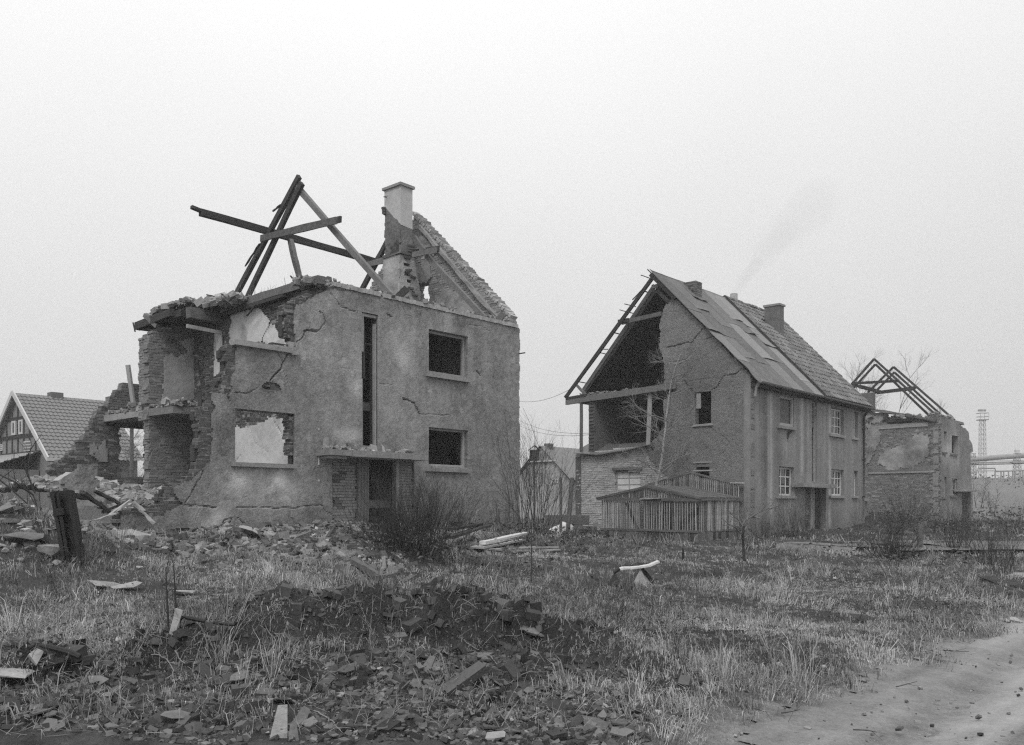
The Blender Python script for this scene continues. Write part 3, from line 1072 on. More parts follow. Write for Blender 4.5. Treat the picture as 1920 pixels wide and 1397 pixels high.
# back of the alcove
W5U = pr([(277, 640), (284, 632), (289, 622), (300, 617), (320, 608), (365, 606), (365, 765), (277, 765)], 6.2)
W5L = pr([(278, 765), (365, 765), (376, 765), (376, 920), (279, 920), (280, 860), (283, 850), (281, 800), (275, 790), (274, 775)], 6.2)
pl5 = pr([(306, 672), (318, 664), (334, 668), (346, 660), (363, 664), (364, 754), (304, 754)], 6.2)
pl5b = pr([(334, 640), (352, 634), (363, 628), (363, 662), (350, 664), (345, 655)], 6.2)
inner_wall('s', 6.2, .30, [W5U, W5L], (), "alcove_wall", "brick_mid", [pl5, pl5b], "plaster_grey", single=lambda a, z: (a < 4.35) & ((z > 4.35) & (a < 4.12) | (z < 4.2)), mortar="mortar", tone=-.25)
# its side pier runs back a little
rw = lay_bricks(A, 'r', 3.68, .16, lambda a, z: (a > 6.25) & (a < 6.9) & (z < 6.4) & (z > 1.6) & ~((z < 4.0) & (a > 6.55)), 6.0, 7.2, 1.6, 6.6)
pier = thing_part("brick_pier", HA)
brickwork(A, 'r', 3.68, .16, rw, pier, "brickwork", None, "brick_mid", tone=.2)
# rear wall falling away in steps, with a window gap
RW = pr([(95, 935), (95, 866), (118, 863), (126, 853), (138, 844), (150, 826), (160, 816), (166, 806), (173, 795), (178, 781), (185, 768), (190, 764), (199, 760), (201, 752), (209, 744), (216, 735), (226, 727), (228, 717), (240, 716),
         (262, 722), (283, 721), (300, 721), (300, 935)], 9.2)
RH = pr([(225, 801), (278, 803), (278, 893), (226, 893)], 9.2)
inner_wall('s', 9.2, .30, [RW], [RH], "rear_wall", "brick", [pr([(176, 850), (186, 838), (196, 826), (199, 868), (190, 868), (180, 862)], 9.2), pr([(165, 838), (178, 832), (182, 850), (170, 856)], 9.2)], "plaster_grey",
           single=lambda a, z: (a < 4.15) & (z > 2.1) & (vn(a * 5, z * 5, 31) > -.12), tone=.45, mortar="mortar")
inner_wall('s', 9.2, .30, [[(5.1, .9), (12.2, .9), (12.2, 7.0), (5.1, 7.0)]], (), "rear_wall", "brick")
# spine wall, stair wall and the partition seen through the windows
inner_wall('s', 4.7, .16, [rect(5.2, 12.2, 1.2, 6.98)], (), "spine_wall", "brick")
s_h, z_h = 0, 0
inner_wall('r', 11.0, .14, [rect(.32, 4.7, 1.2, 6.98)], [ps([(835, 850), (850, 838), (858, 846), (862, 868), (852, 872), (846, 905), (830, 905), (838, 868)], 11.0)], "partition_wall", "brick_pale", tone=.2, mortar="mortar_dark")  # paler brick here stands for light falling into the room
inner_wall('r', 7.62, .14, [rect(.32, 4.7, 1.2, 6.98)], (), "stair_wall", "brick", tone=.1)
MB().box(A, 11.2, 12.1, 2.0, 2.06, 1.7, 4.0).build("partition_wall", "inside_shade", HA)  # black panel behind the partition's hole, painted dark for the room beyond
# cloth and planks glimpsed inside the doorway
sA, zA = A.on_r(705, 892, 1.2)
mb = MB().box(A, sA - .15, sA + .16, 1.2, 1.23, zA - .5, zA + .02, .03)
mb.build("torn_panel", "plaster_grey", HA)
mb = MB().box(A, sA - .35, sA + .45, 1.4, 1.44, zA + .28, zA + .85, .02); mb.build("door_transom", "plaster_grey", HA)

# ---- floors
def slab(name, s0, s1, r0, r1, z0, z1, mt="concrete_dark", jit=.02):
    return MB().box(A, s0, s1, r0, r1, z0, z1, jit).build(name, mt, HA)


slab("ground_floor", 5.05, 12.2, .31, 9.2, 1.5, 1.7)
slab("upper_floor", 5.17, 12.2, .31, 9.2, 4.08, zF1)
slab("attic_floor", 5.02, 12.2, .28, 9.45, 6.80, 7.0)
slab("upper_floor", 3.66, 5.0, 4.75, 6.2, 4.1, zF1, "concrete_dark", .03)
slab("upper_floor", 3.7, 5.0, 6.5, 9.2, 4.12, 4.30, "concrete", .02)
slab("attic_floor", 3.95, 5.0, 4.95, 7.7, 6.78, 6.98, "timber_dark", .03)
# beams showing at the broken floor edges
mb = MB(); mb.beam(A.v(4.97, -.12, 7.12), A.v(4.96, 4.9, 7.02), .22, .20, jit=.012, nseg=8, bend=.02); mb.build("attic_beam", "timber", HA)
mb = MB(); mb.beam(A.v(4.86, 1.3, 6.93), A.v(4.86, 4.9, 6.86), .10, .08, jit=.01, nseg=5); mb.build("attic_beam", "timber_dark", HA)
mb = MB(); mb.beam(A.v(4.0, 4.62, 6.84), A.v(5.0, 4.62, 6.84), .24, .30, jit=.01, nseg=4); mb.build("ceiling_beam", "concrete_dark", HA)
p0 = A.on_r(350, 611, 4.45); p1 = A.on_r(415, 624, 4.45)
mb = MB(); mb.beam(A.v(p0[0], 4.45, p0[1]), A.v(p1[0], 4.45, p1[1]), .06, .10, jit=.004); mb.build("batten", "timber_pale", HA)
e0 = A.on_s(257, 612, 3.9); e1 = A.on_s(323, 586, 3.9)
mb = MB(); mb.beam(A.v(3.9, e0[0], e0[1]), A.v(3.9, e1[0], e1[1]), .16, .22, jit=.012, nseg=4); mb.build("attic_beam", "timber_dark", HA)
mb = MB(); mb.beam(A.v(*[x for x in (3.85,)], *A.on_s(272, 591, 3.85)), A.v(3.9, *A.on_s(296, 612, 3.9)), .12, .12); mb.build("timber_stub", "timber", HA)
mb = MB(); mb.tube([A.p(3.9, *A.on_s(u, v, 3.9)) for u, v in ((262, 617), (290, 619), (322, 616))], .018, 5)
mb.tube([A.p(3.9, *A.on_s(u, v, 3.9)) for u, v in ((251, 611.5), (260, 611.5))], .02, 5); mb.tube([A.p(3.9, *A.on_s(u, v, 3.9)) for u, v in ((249.5, 605), (253.5, 622))], .022, 5)
mb.build("iron_rod", "iron", HA)
# pale board leaning on the upper floor
b0 = A.on_r(240, 684, 8.2); b1 = A.on_r(250, 756, 8.2)
mb = MB(); mb.beam(A.v(b1[0], 8.2, b1[1] - .05), A.v(b0[0], 8.2, b0[1]), .20, .06, up=(DV[0], DV[1], 0), jit=.01)
mb.thing("board", "timber_pale", "pale weathered board standing upright on the broken upper floor", "board")

# ---- gable wall at the far end, inner face towards us
G = ps([(973, 606), (783, 403), (776, 403), (766, 430), (752, 452), (727, 490), (718, 498), (712, 506), (705, 518), (697, 530), (690, 546), (690, 590), (973, 625)], 12.2)
GH = ps([(785, 533), (802, 531), (804, 578), (785, 578)], 12.2)
inner_wall('r', 12.2, .28, [G], [GH], "gable_wall", "brick_pale", [ps([(818, 570), (830, 548), (850, 545), (872, 560), (900, 590), (880, 596), (820, 580)], 12.2), ps([(782, 500), (806, 488), (810, 520), (800, 530), (783, 532)], 12.2), ps([(790, 440), (805, 452), (830, 470), (812, 480), (800, 468), (785, 460)], 12.2)],
           "plaster_grey", single=lambda a, z: (vn(a * 7, z * 7, 5) > .25) & (a > .4) & (a < 4.9), tone=-.3)
slab("gable_wall", 12.22, 12.5, .3, 9.4, .9, 7.0, "render_a", .004)
# coping bricks on the slope
p0 = np.array(A.on_s(778, 402, 12.35)); p1 = np.array(A.on_s(973, 607, 12.35))
Lc = np.linalg.norm(p1 - p0); nc = int(Lc / .13); sl = math.atan2(p1[1] - p0[1], p1[0] - p0[0])
cop = thing_part("gable_coping", HA)
cm = []
for k in range(5):
    m_ = MB(); m_.boxes([[0, 0, 0]], [.057, 0, 0], [0, .155, 0], [0, 0, .045], .006); me = m_.mesh("brick"); me.materials.append(MATS["brick_pale"]); cm.append(me)
ex = A.v(0, 1, 0) - A.v(0, 0, 0)
for i in range(nc):
    t = (i + .5) / nc
    rr, zz = p0 + (p1 - p0) * t
    if rr < .1: continue
    if random.random() < .06: continue
    dirv = Vector((RV[0] * math.cos(sl), RV[1] * math.cos(sl), math.sin(sl)))
    sdv = Vector((DV[0], DV[1], 0)); nv = dirv.cross(sdv) * -1
    M_ = Matrix((dirv, sdv, nv)).transposed() if dirv.cross(sdv).dot(nv) > 0 else Matrix((dirv, sdv, -nv)).transposed()
    e = (M_.to_3x3() @ Euler((random.gauss(0, .05), random.gauss(0, .05), random.gauss(0, .06))).to_matrix()).to_euler()
    place("brick", cm[i % 5], None, A.p(12.34 + rng.normal(0, .012), rr, zz + .045 + rng.normal(0, .005)), e, cop)
# second inner rib of mortar below the coping
mb = MB(); mb.beam(A.v(12.14, p0[0] - .45, p0[1] - .55), A.v(12.14, .55, 7.35), .14, .10, jit=.02, nseg=14); mb.build("gable_rib", "concrete", HA)

# ---- chimney
cS, cR = 11.02, 3.9
def zpx(u, v, s, r):
    p = A.p(s, r, 0); return CAMZ + (HZP - v) / FPX * p[1]
zt = zpx(753, 347, cS, cR); zb1 = zpx(753, 421, cS, cR); zb0 = zpx(723, 390, cS, cR + .8); zo = zpx(753, 472, cS, cR); zb = 6.95
cw, cdp = .52, .82
ch = thing_part("chimney", HA)
mb = MB()
# rendered head with the slanting broken lower edge
V = [A.p(s, r, z) for s, r, z in ((cS, cR, zb1), (cS + cw, cR, zb1 - .04), (cS + cw, cR + cdp, zb0), (cS, cR + cdp, zb0), (cS, cR, zt), (cS + cw, cR, zt), (cS + cw, cR + cdp, zt), (cS, cR + cdp, zt))]
mb.add(V, MB.BOXF, -.05)
mb.build("chimney_head", "render_pale", ch)
MB().box(A, cS - .06, cS + cw + .06, cR - .06, cR + cdp + .06, zt, zt + .09, .004).build("chimney_cap", "concrete", ch)
mb = MB().box(A, cS + .01, cS + cw - .03, cR + .012, cR + cdp - .03, zo, zt - .02, .0); mb.build("chimney_shaft", "mortar_dark", ch)
skn = sheet(A, 'r', cS - .004, [[(cR, zo), (cR + cdp - .02, zo), (cR + cdp - .02, zb0 + .02), (cR, zb1 + .02)]], (), .035, .03, (), .06, .02, lambda a, z: .4 * fbm(a, z, 3, 3, 2), seed=21)
skn.build("chimney_shaft", "concrete_dark", ch)
skn = sheet(A, 's', cR - .004, [rect(cS, cS + cw - .02, zo, zb1)], (), .035, .03, (), .06, .02, lambda a, z: .4 * fbm(a, z, 3, 3, 2), seed=22)
skn.build("chimney_shaft", "concrete_dark", ch)
# oversailing courses and the wider breast below, its front torn open
MB().box(A, cS - .05, cS + cw + .02, cR - .05, cR + cdp + .03, zo - .07, zo + .02, .02).build("oversail_course", "concrete_dark", ch)
def br_s(u, v): return A.on_r(u, v, cR)[0]
x0 = cS - .02
Lb = [(x0, zo - .07), (x0 + .62, zo - .02), (x0 + .78, zo - .6), (x0 + .95, zb + .9), (x0 + 1.05, zb), (x0, zb)]
holes_ = [rect(x0 + .16, x0 + .42, zo - .42, zo - .32), rect(x0 + .18, x0 + .44, zo - .72, zo - .60), rect(x0 + .3, x0 + .5, zo - .95, zo - .86), rect(x0 + .5, x0 + .66, zo - 1.28, zo - 1.18)]
skn = sheet(A, 's', cR + .02, [Lb], holes_, .035, .03, (), .07, .05, lambda a, z: .55 * fbm(a, z, 1.8, 4, 6), True, seed=23); skn.build("chimney_breast", "plaster_grey", ch)
skn = sheet(A, 'r', x0, [rect(cR + .03, cR + .86, zb, zo - .07)], (), .035, .02, (), .06, .03, lambda a, z: .5 * fbm(a, z, 1.6, 4, 7), True, seed=24); skn.build("chimney_breast", "plaster_grey", ch)
mb = MB(); mb.box(A, x0 + .05, x0 + .95, cR + .09, cR + .8, zb, zb + .9, .01); mb.box(A, x0 + .05, x0 + .6, cR + .09, cR + .8, zb + .9, zo - .08, .01); mb.build("chimney_breast", "mortar_dark", ch)
k = 0
for t in np.linspace(0, 1, 15):
    zz = zo - .15 - t * (zo - zb - .2)
    if random.random() < .75:
        place("brick", brick_mesh(.24, k % 5), None, A.p(x0 + .35 + .45 * t + random.uniform(-.1, .1), cR + .06, zz), (random.gauss(0, .05), random.gauss(0, .05), YAW + random.gauss(0, .15)), ch); k += 1
for dz in (0, .08, .16):
    place("brick", brick_mesh(.24, k % 5), None, A.p(cS + .40 + .05 * dz, cR + .05, zo + .10 + dz), (0, 0, YAW + random.gauss(0, .1)), ch)
for dz in (.0, .09, .17):
    place("brick", brick_mesh(.12, k % 5), None, A.p(cS + .02, cR + cdp - .02, zb0 - .02 - dz), (0, 0, YAW + random.gauss(.2, .2)), ch)
mb = MB(); mb.tube([A.p(cS - .02, cR + cdp - .15, zt - .26), A.p(cS - .12, cR + cdp - .1, zt - .25), A.p(cS - .12, cR + cdp - .3, zt - .27)], .012, 5); mb.build("iron_hook", "iron", ch)

# ---- roof timbers
def tb(name, a, b, s, wd, ht, mt="timber", **kw):
    """timber in a truss plane (s constant) between two picture points"""
    r0, z0_ = A.on_s(a[0], a[1], s); r1, z1_ = A.on_s(b[0], b[1], s)
    mb = MB(); mb.beam(A.p(s, r0, z0_), A.p(s, r1, z1_), wd, ht, up=(0, 0, 1), nseg=5, jit=.008, **kw)
    return mb.build(name, mt, HA)


T1, T2 = 7.3, 11.3
tb("rafter", (561, 331), (441, 556), T1 + .05, .11, .17, "timber_dark")
tb("rafter", (566, 343), (462, 562), T1 - .08, .11, .17, "timber_dark")
tb("rafter", (558, 352), (737, 558), T1 + .02, .12, .16, "timber")
tb("collar_beam", (489, 447), (631, 413), T1 - .20, .07, .20, "timber")
tb("collar_beam", (494, 446), (639, 411), T1 + .22, .07, .18, "timber_dark")
tb("roof_lath", (487, 457), (460, 499), T1 - .1, .05, .04, "timber_dark")
tb("roof_lath", (527, 384), (512, 396), T1, .05, .04, "timber_dark")
r_, z_ = A.on_s(736, 546, T1)
mb = MB(); mb.beam(A.v(T1 + .25, .25, 7.05), A.v(T1 + .55, .0, 7.45), .16, .18); mb.build("timber_stub", "timber_dark", HA)
mb = MB(); mb.beam(A.v(11.55, .25, 7.05), A.v(11.75, -.02, 7.4), .16, .18); mb.build("timber_stub", "timber", HA)
tb("rafter", (727, 452), (676, 548), T2, .12, .17, "timber_dark")
tb("rafter", (776, 444), (794, 470), T2, .12, .16, "timber")
tb("rafter", (800, 479), (912, 600), T2, .12, .16, "timber")
tb("collar_beam", (686, 497), (724, 487), T2 - .18, .07, .18, "timber")
tb("collar_beam", (774, 478), (818, 469), T2 - .18, .07, .18, "timber")
tb("collar_beam", (774, 474), (823, 466), T2 + .2, .07, .18, "timber_dark")
sA0, zA0 = A.on_r(360, 390, 6.0); sA1, zA1 = A.on_r(706, 491, 6.0)
mb = MB(); mb.beam(A.p(sA0 + .25, 6, zA0 - .06), A.p(sA1, 6, zA1), .15, .20, nseg=8, jit=.008)
mb.beam(A.p(sA0 - .02, 6, zA0 + .02), A.p(sA0 + .32, 6, zA0 - .02), .13, .09, nseg=1)
mb.build("purlin", "timber_dark", HA)
q0 = A.on_r(544, 449, 6.0); q1 = A.on_r(567, 545, 5.3)
mb = MB(); mb.beam(A.p(q0[0], 6.0, q0[1]), A.p(q1[0], 5.3, q1[1]), .14, .14, up=(DV[0], DV[1], 0), nseg=6, jit=.012); mb.build("roof_post", "timber", HA)
q0 = A.on_r(596, 531, .6); q1 = A.on_r(619, 523, .2)
mb = MB(); mb.beam(A.p(q0[0], .7, q0[1] - .03), A.p(q1[0], .2, q1[1]), .14, .12); mb.build("timber_stub", "timber", HA)
for (u0, v0, u1, v1, s) in ((545, 517, 562, 537, 5.4), (587, 527, 604, 527, 5.6), (388, 553, 402, 556, 4.6), (415, 551, 424, 556, 4.7), (549, 570, 462, 592, 4.8), (480, 571, 463, 592, 4.7)):
    if abs(u0 - 549) < 1: continue
    tb("roof_lath", (u0, v0), (u1, v1), s, .04, .03, "timber_dark")

# ---- rubble lying on the broken floors and wall heads (uncountable pieces), and the bigger pieces one by one
def scatter_blocks(mb, pts, smin, smax, flat=.6, tone=(0, .35)):
    n = len(pts)
    if n == 0: return
    k = rng.uniform(smin, smax, n) * rng.choice([.6, .8, 1, 1.5], n)
    U = rng.normal(0, 1, (n, 3)); U[:, 2] *= .35; U /= np.linalg.norm(U, axis=1, keepdims=True)
    W = np.tile([0, 0, 1.0], (n, 1)) + rng.normal(0, .35, (n, 3)); V = np.cross(W, U); V /= np.linalg.norm(V, axis=1, keepdims=True); W = np.cross(U, V)
    mb.boxes(pts, U * k[:, None], V * (k * rng.uniform(.5, .9, n))[:, None], W * (k * flat * rng.uniform(.4, 1, n))[:, None], smin * .35, rng.normal(tone[0], tone[1], n))


mb = MB()
n = 420; s_ = rng.uniform(5.3, 12.3, n); scatter_blocks(mb, A.p(s_, rng.uniform(.0, .9, n), 7.14 + np.abs(rng.normal(0, .05, n))), .03, .08)
n = 700; rr = rng.uniform(.1, 7.4, n); ss = rng.uniform(4.0, 5.6, n); keep = (ss > 4.95) | (rr > 4.9); rr, ss = rr[keep], ss[keep]
hgt = .18 * np.exp(-((rr - 4.4) / 1.3) ** 2) + .08 * np.exp(-((rr - 6) / 1.) ** 2)
scatter_blocks(mb, A.p(ss, rr, 7.05 + hgt + np.abs(rng.normal(0, .05, len(rr)))), .04, .12)
n = 500; rr = rng.uniform(3.0, 6.2, n); ss = rng.uniform(4.4, 5.9, n); scatter_blocks(mb, A.p(ss, rr, 7.1 + .38 * np.exp(-((rr - 4.5) / .9) ** 2 - ((ss - 5.1) / .5) ** 2) * rng.uniform(.2, 1, n)), .05, .13)
n = 380; scatter_blocks(mb, A.p(rng.uniform(3.7, 5, n), rng.uniform(4.75, 6.2, n), 4.30 + np.abs(rng.normal(0, .07, n))), .03, .10)
n = 260; scatter_blocks(mb, A.p(rng.uniform(3.7, 4.6, n), rng.uniform(6.4, 9.1, n), 4.32 + np.abs(rng.normal(0, .06, n))), .03, .09)
n = 140; scatter_blocks(mb, A.p(rng.uniform(4.5, 5.9, n), rng.uniform(.0, .35, n), 7.02 + np.abs(rng.normal(0, .07, n))), .04, .09)
mb.build("debris", "stone", HA, kind="stuff")
# floor of rubble inside the collapsed half
gx = np.linspace(.4, 5.0, 60); gr = np.linspace(.2, 9.2, 110); S_, R_ = np.meshgrid(gx, gr, indexing='ij')
Zr = 1.35 + .35 * sst(.3, 3, R_) + .25 * sst(3, 6, R_) + .14 * fbm(S_, R_, 1.6, 4, 55) + .30 * np.exp(-((S_ - 1.2) / 1.2) ** 2 - ((R_ - 6) / 2.5) ** 2)
idx = np.arange(S_.size).reshape(S_.shape)
mb = MB(); mb.add(A.p(S_, R_, Zr).reshape(-1, 3), np.stack([idx[:-1, :-1], idx[1:, :-1], idx[1:, 1:], idx[:-1, 1:]], -1).reshape(-1, 4), 0, (.5 * fbm(S_, R_, 1.5, 3, 3)).ravel() + .01)
mb.build("rubble_bed", "concrete_dark", HA, kind="stuff")
mb = MB(); n = 2600; ss = rng.uniform(.3, 5.0, n); rr = rng.uniform(.1, 9.1, n)
zz = 1.35 + .35 * sst(.3, 3, rr) + .25 * sst(3, 6, rr) + .14 * fbm(ss, rr, 1.6, 4, 55) + .30 * np.exp(-((ss - 1.2) / 1.2) ** 2 - ((rr - 6) / 2.5) ** 2)
scatter_blocks(mb, A.p(ss, rr, zz + .02), .03, .10, .7, (.1, .4))
mb.build("debris", "stone", HA, kind="stuff")
# grass tufts on the attic rubble
mb = MB()
for _ in range(90):
    s0_, r0_ = random.uniform(4.7, 5.6), random.uniform(.3, 6.2)
    h = random.uniform(.12, .42)
    b_ = A.p(s0_, r0_, 7.15); t_ = b_ + np.array([random.gauss(0, .05), random.gauss(0, .05), h])
    mb.tube([b_, (b_ + t_) / 2 + rng.normal(0, .012, 3), t_], [.006, .004, .002], 3)
mb.build("grass", "twig_pale", HA, kind="stuff")
# ================================================================== HOUSE 2: the patched house, its gable torn open
zBG, zE, zR, DB, LB = .40, 6.30, 10.75, 8.45, 11.4
HB = thing("damaged_house", "rendered house with its gable torn open under a patched roof and two chimneys", "house", B.v(5, 4, .4))


def bs(pts, s=0.0): return [B.on_s(u, v, s) for u, v in pts]
def br(pts, r=0.0): return [B.on_r(u, v, r) for u, v in pts]
def partB(name): return thing_part(name, HB)
def slabB(name, s0, s1, r0, r1, z0, z1, mt, jit=.004, par=None): return MB().box(B, s0, s1, r0, r1, z0, z1, jit).build(name, mt, par or HB)


GB = bs([(1409, 1012), (1411, 700), (1395, 690), (1345, 640), (1300, 593), (1272, 566), (1262, 558), (1252, 570), (1244, 580), (1241, 592), (1238, 600), (1237, 655), (1243, 665), (1246, 690), (1247, 712), (1241, 722), (1252, 728), (1262, 733),
         (1250, 745), (1244, 752), (1245, 800), (1232, 818), (1219, 834), (1226, 846), (1212, 846), (1220, 862), (1232, 875), (1246, 888), (1262, 902), (1262, 1012)])
GB[0] = (.0, GB[0][1]); GB[1] = (.0, GB[1][1])
GWU = bs([(1302, 735), (1334, 733), (1334, 796), (1304, 797)]); GWL = bs([(1304, 876), (1330, 875), (1330, 896), (1304, 897)])
CRB = [(bs(p), w_, d_) for p, w_, d_ in (
    ([(1250, 652), (1275, 647), (1299, 641), (1309, 627), (1316, 617), (1325, 612)], .03, .14), ([(1322, 637), (1336, 632), (1342, 626), (1352, 632)], .025, .12), ([(1250, 680), (1270, 677), (1290, 674)], .015, .08),
    ([(1283, 713), (1289, 722), (1296, 733)], .03, .14), ([(1334, 731), (1346, 725), (1350, 713), (1358, 705), (1380, 702), (1390, 693), (1406, 691)], .03, .14), ([(1356, 706), (1372, 708), (1402, 706)], .014, .08),
    ([(1245, 721), (1275, 716), (1330, 711), (1356, 708)], .02, .06), ([(1252, 803), (1280, 799), (1300, 797)], .012, .08), ([(1332, 801), (1340, 811), (1358, 820), (1367, 830), (1357, 848), (1349, 855)], .016, .08),
    ([(1303, 804), (1292, 815), (1281, 836), (1272, 845)], .014, .08), ([(1305, 672), (1311, 680), (1314, 686)], .012, .06), ([(1342, 828), (1346, 838)], .012, .06))]


def gst(a, z):
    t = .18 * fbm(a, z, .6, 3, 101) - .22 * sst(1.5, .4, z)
    for u, v, ru, rv, am in ((1300, 770, 1.6, .4, .15), (1390, 715, .4, .9, .1)):
        r_, z_ = B.on_s(u, v, 0); t = t + am * np.exp(-((a - r_) / ru) ** 2 - ((z - z_) / rv) ** 2)
    return t


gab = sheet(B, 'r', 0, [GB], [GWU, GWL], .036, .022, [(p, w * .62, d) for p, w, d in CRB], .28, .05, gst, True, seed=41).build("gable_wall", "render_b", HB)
# whitewashed brick of the ground floor where the render is gone
WB = bs([(1081, 1012), (1079, 848), (1100, 846), (1150, 842), (1215, 838), (1300, 905), (1300, 1012)])
WBH = bs([(1152, 884), (1200, 883), (1200, 918), (1152, 920)])


def wbin(a, z):
    return inpoly(a, z, WB) & ~inpoly(a, z, WBH) & ~inpoly(a, z, [(p[0] - .05, p[1]) for p in GB])


rows = lay_bricks(B, 'r', .03, .24, wbin, 2.0, 9.0, .35, 4.4)
lowb = partB("lower_wall")
srt = np.argsort(rows[:, 0]); sel = np.zeros(len(rows), bool); sel[srt[:0]] = True
bshow = (rows[:, 0] > 4.2) & (rows[:, 1] > 2.15) & (rng.uniform(0, 1, len(rows)) < .55)
brickwork(B, 'r', .03, .24, rows, lowb, "brickwork", bshow, "brick_white", "plaster_grey", rough=.006, tone=.1, tvar=.12)
sk = sheet(B, 'r', .012, [bs([(1080, 985), (1120, 987), (1122, 1012), (1080, 1012)])], (), .05, .01, (), .03, .06, None, seed=4).build("plaster", "concrete_dark", lowb)
window_frame((B.on_s(1200, 900, 0)[0], B.on_s(1152, 900, 0)[0], B.on_s(1175, 919, 0)[1], B.on_s(1175, 886, 0)[1]), B, lowb) if False else None


def win_s(fr, u0, u1, v0, v1, s, par, cols, rws, mt="timber", glass="glass", fw=.07):
    """a window set in a wall that runs into the plot"""
    r1, zt_ = fr.on_s(u0, v0, s); r0, _ = fr.on_s(u1, v0, s); _, zb_ = fr.on_s(u0, v1, s)
    mb = MB(); dp = s + .10
    for x in (r0, r1 - fw): mb.box(fr, dp, dp + .06, x, x + fw, zb_, zt_, .003)
    for z in (zb_, zt_ - fw): mb.box(fr, dp + .002, dp + .058, r0 + fw, r1 - fw, z, z + fw, .002)
    for k in range(1, cols): x = r0 + (r1 - r0) * k / cols; mb.box(fr, dp + .01, dp + .045, x - .02, x + .02, zb_ + fw, zt_ - fw, .002)
    for k in range(1, rws): z = zb_ + (zt_ - zb_) * k / rws; mb.box(fr, dp + .012, dp + .043, r0 + fw, r1 - fw, z - .015, z + .015, .002)
    f = mb.build("window", mt, par)
    MB().box(fr, dp + .03, dp + .036, r0 + .02, r1 - .02, zb_ + .02, zt_ - .02).build("pane", glass, f)
    return f


win_s(B, 1152, 1202, 884, 921, .02, lowb, 2, 3, "timber_pale", "cloth")
mb = MB(); r1, zt_ = B.on_s(1147, 882, -.02); r0, _ = B.on_s(1204, 882, 0); mb.box(B, -.03, .2, r0, r1, zt_, zt_ + .10, .01); mb.build("lintel", "concrete_dark", lowb)
mb = MB(); r1, zt_ = B.on_s(1300, 869, -.02); r0, _ = B.on_s(1336, 869, 0); mb.box(B, -.03, .2, r0, r1, zt_, zt_ + .06, .01); r1, zz_ = B.on_s(1300, 884, 0); mb.box(B, .0, .06, r0, r1, zz_, zz_ + .05, .005); mb.build("window_frame", "timber_pale", gab)
r1, zt_ = B.on_s(1304, 737, 0); r0, zb_ = B.on_s(1312, 765, 0); MB().box(B, .06, .12, r0, r1, zb_, zt_, .01).build("shutter", "timber_pale", gab)
r1, zs_ = B.on_s(1300, 797, 0); r0, _ = B.on_s(1336, 795, 0); MB().box(B, -.06, .2, r0, r1, zs_ - .06, zs_ + .01, .03).build("window_sill", "concrete", gab)
# remaining shell and insides
slabB("rear_wall", .02, LB, 7.75, 8.05, zBG - .4, 3.6, "brick")
slabB("rear_wall", .02, LB, 7.05, 7.35, 3.6, zE - .1, "brick")
for k in range(36): place("brick", brick_mesh(.12, k % 5), None, B.p(.03 + (.06 if k % 2 else 0), 7.2 + random.gauss(0, .03), 3.65 + k * .073), (0, 0, YAW + math.pi / 2 + random.gauss(0, .05)), HB)
slabB("end_wall", LB - .28, LB, .3, DB - .3, zBG - .3, zE, "render_b")
mb = MB(); V = [B.p(s, r, z) for s in (LB - .28, LB - .01) for r, z in ((0.05, zE - .15), (DB - .05, zE - .15), (DB / 2, zR - .12))]
mb.add(V, [[0, 1, 2], [3, 5, 4]]); mb.F4.append(np.array([[0, 3, 4, 1], [1, 4, 5, 2], [2, 5, 3, 0]])); mb.t4.append(np.zeros(3)); mb.build("end_wall", "render_b", HB)
slabB("attic_floor", .10, LB - .3, .3, DB - .3, zE - .38, zE - .12, "timber_dark", .01)
slabB("upper_floor", .30, LB - .3, .3, DB - .3, 3.35, 3.6, "concrete_dark", .01)
slabB("partition_wall", 3.8, 3.95, .3, DB - .3, zBG, zE - .4, "brick")
slabB("partition_wall", .3, 3.8, 3.4, 3.52, 3.6, zE - .4, "plaster_grey")
slabB("partition_wall", 3.3, 3.4, 2.6, DB - 2.6, zE, zE + 2.1, "timber_dark")

# ---- street front
WUL = arect(1462, 1489, 740, 797, B); WLL = arect(1461, 1489, 875, 929, B); SLB = arect(1522.5, 1531, 752, 905, B)
WUR2 = arect(1558.5, 1582, 764, 813, B); WLR2 = arect(1559, 1582.5, 880, 929, B); NU = arect(1600.5, 1609, 772, 820, B); NL = arect(1601, 1609, 883, 930, B)
DRB = arect(1509, 1548, 912, 1010, B)
OB = [WUL, WLL, SLB, WUR2, WLR2, NU, NL, DRB]
VENT = [arect(u0, u1, v0, v1, B) for u0, u1, v0, v1 in ((1553, 1560, 992, 1006), (1570, 1577, 990, 1003), (1602, 1609, 989, 999), (1470, 1478, 996, 1006), (1491, 1500, 996, 1006))]


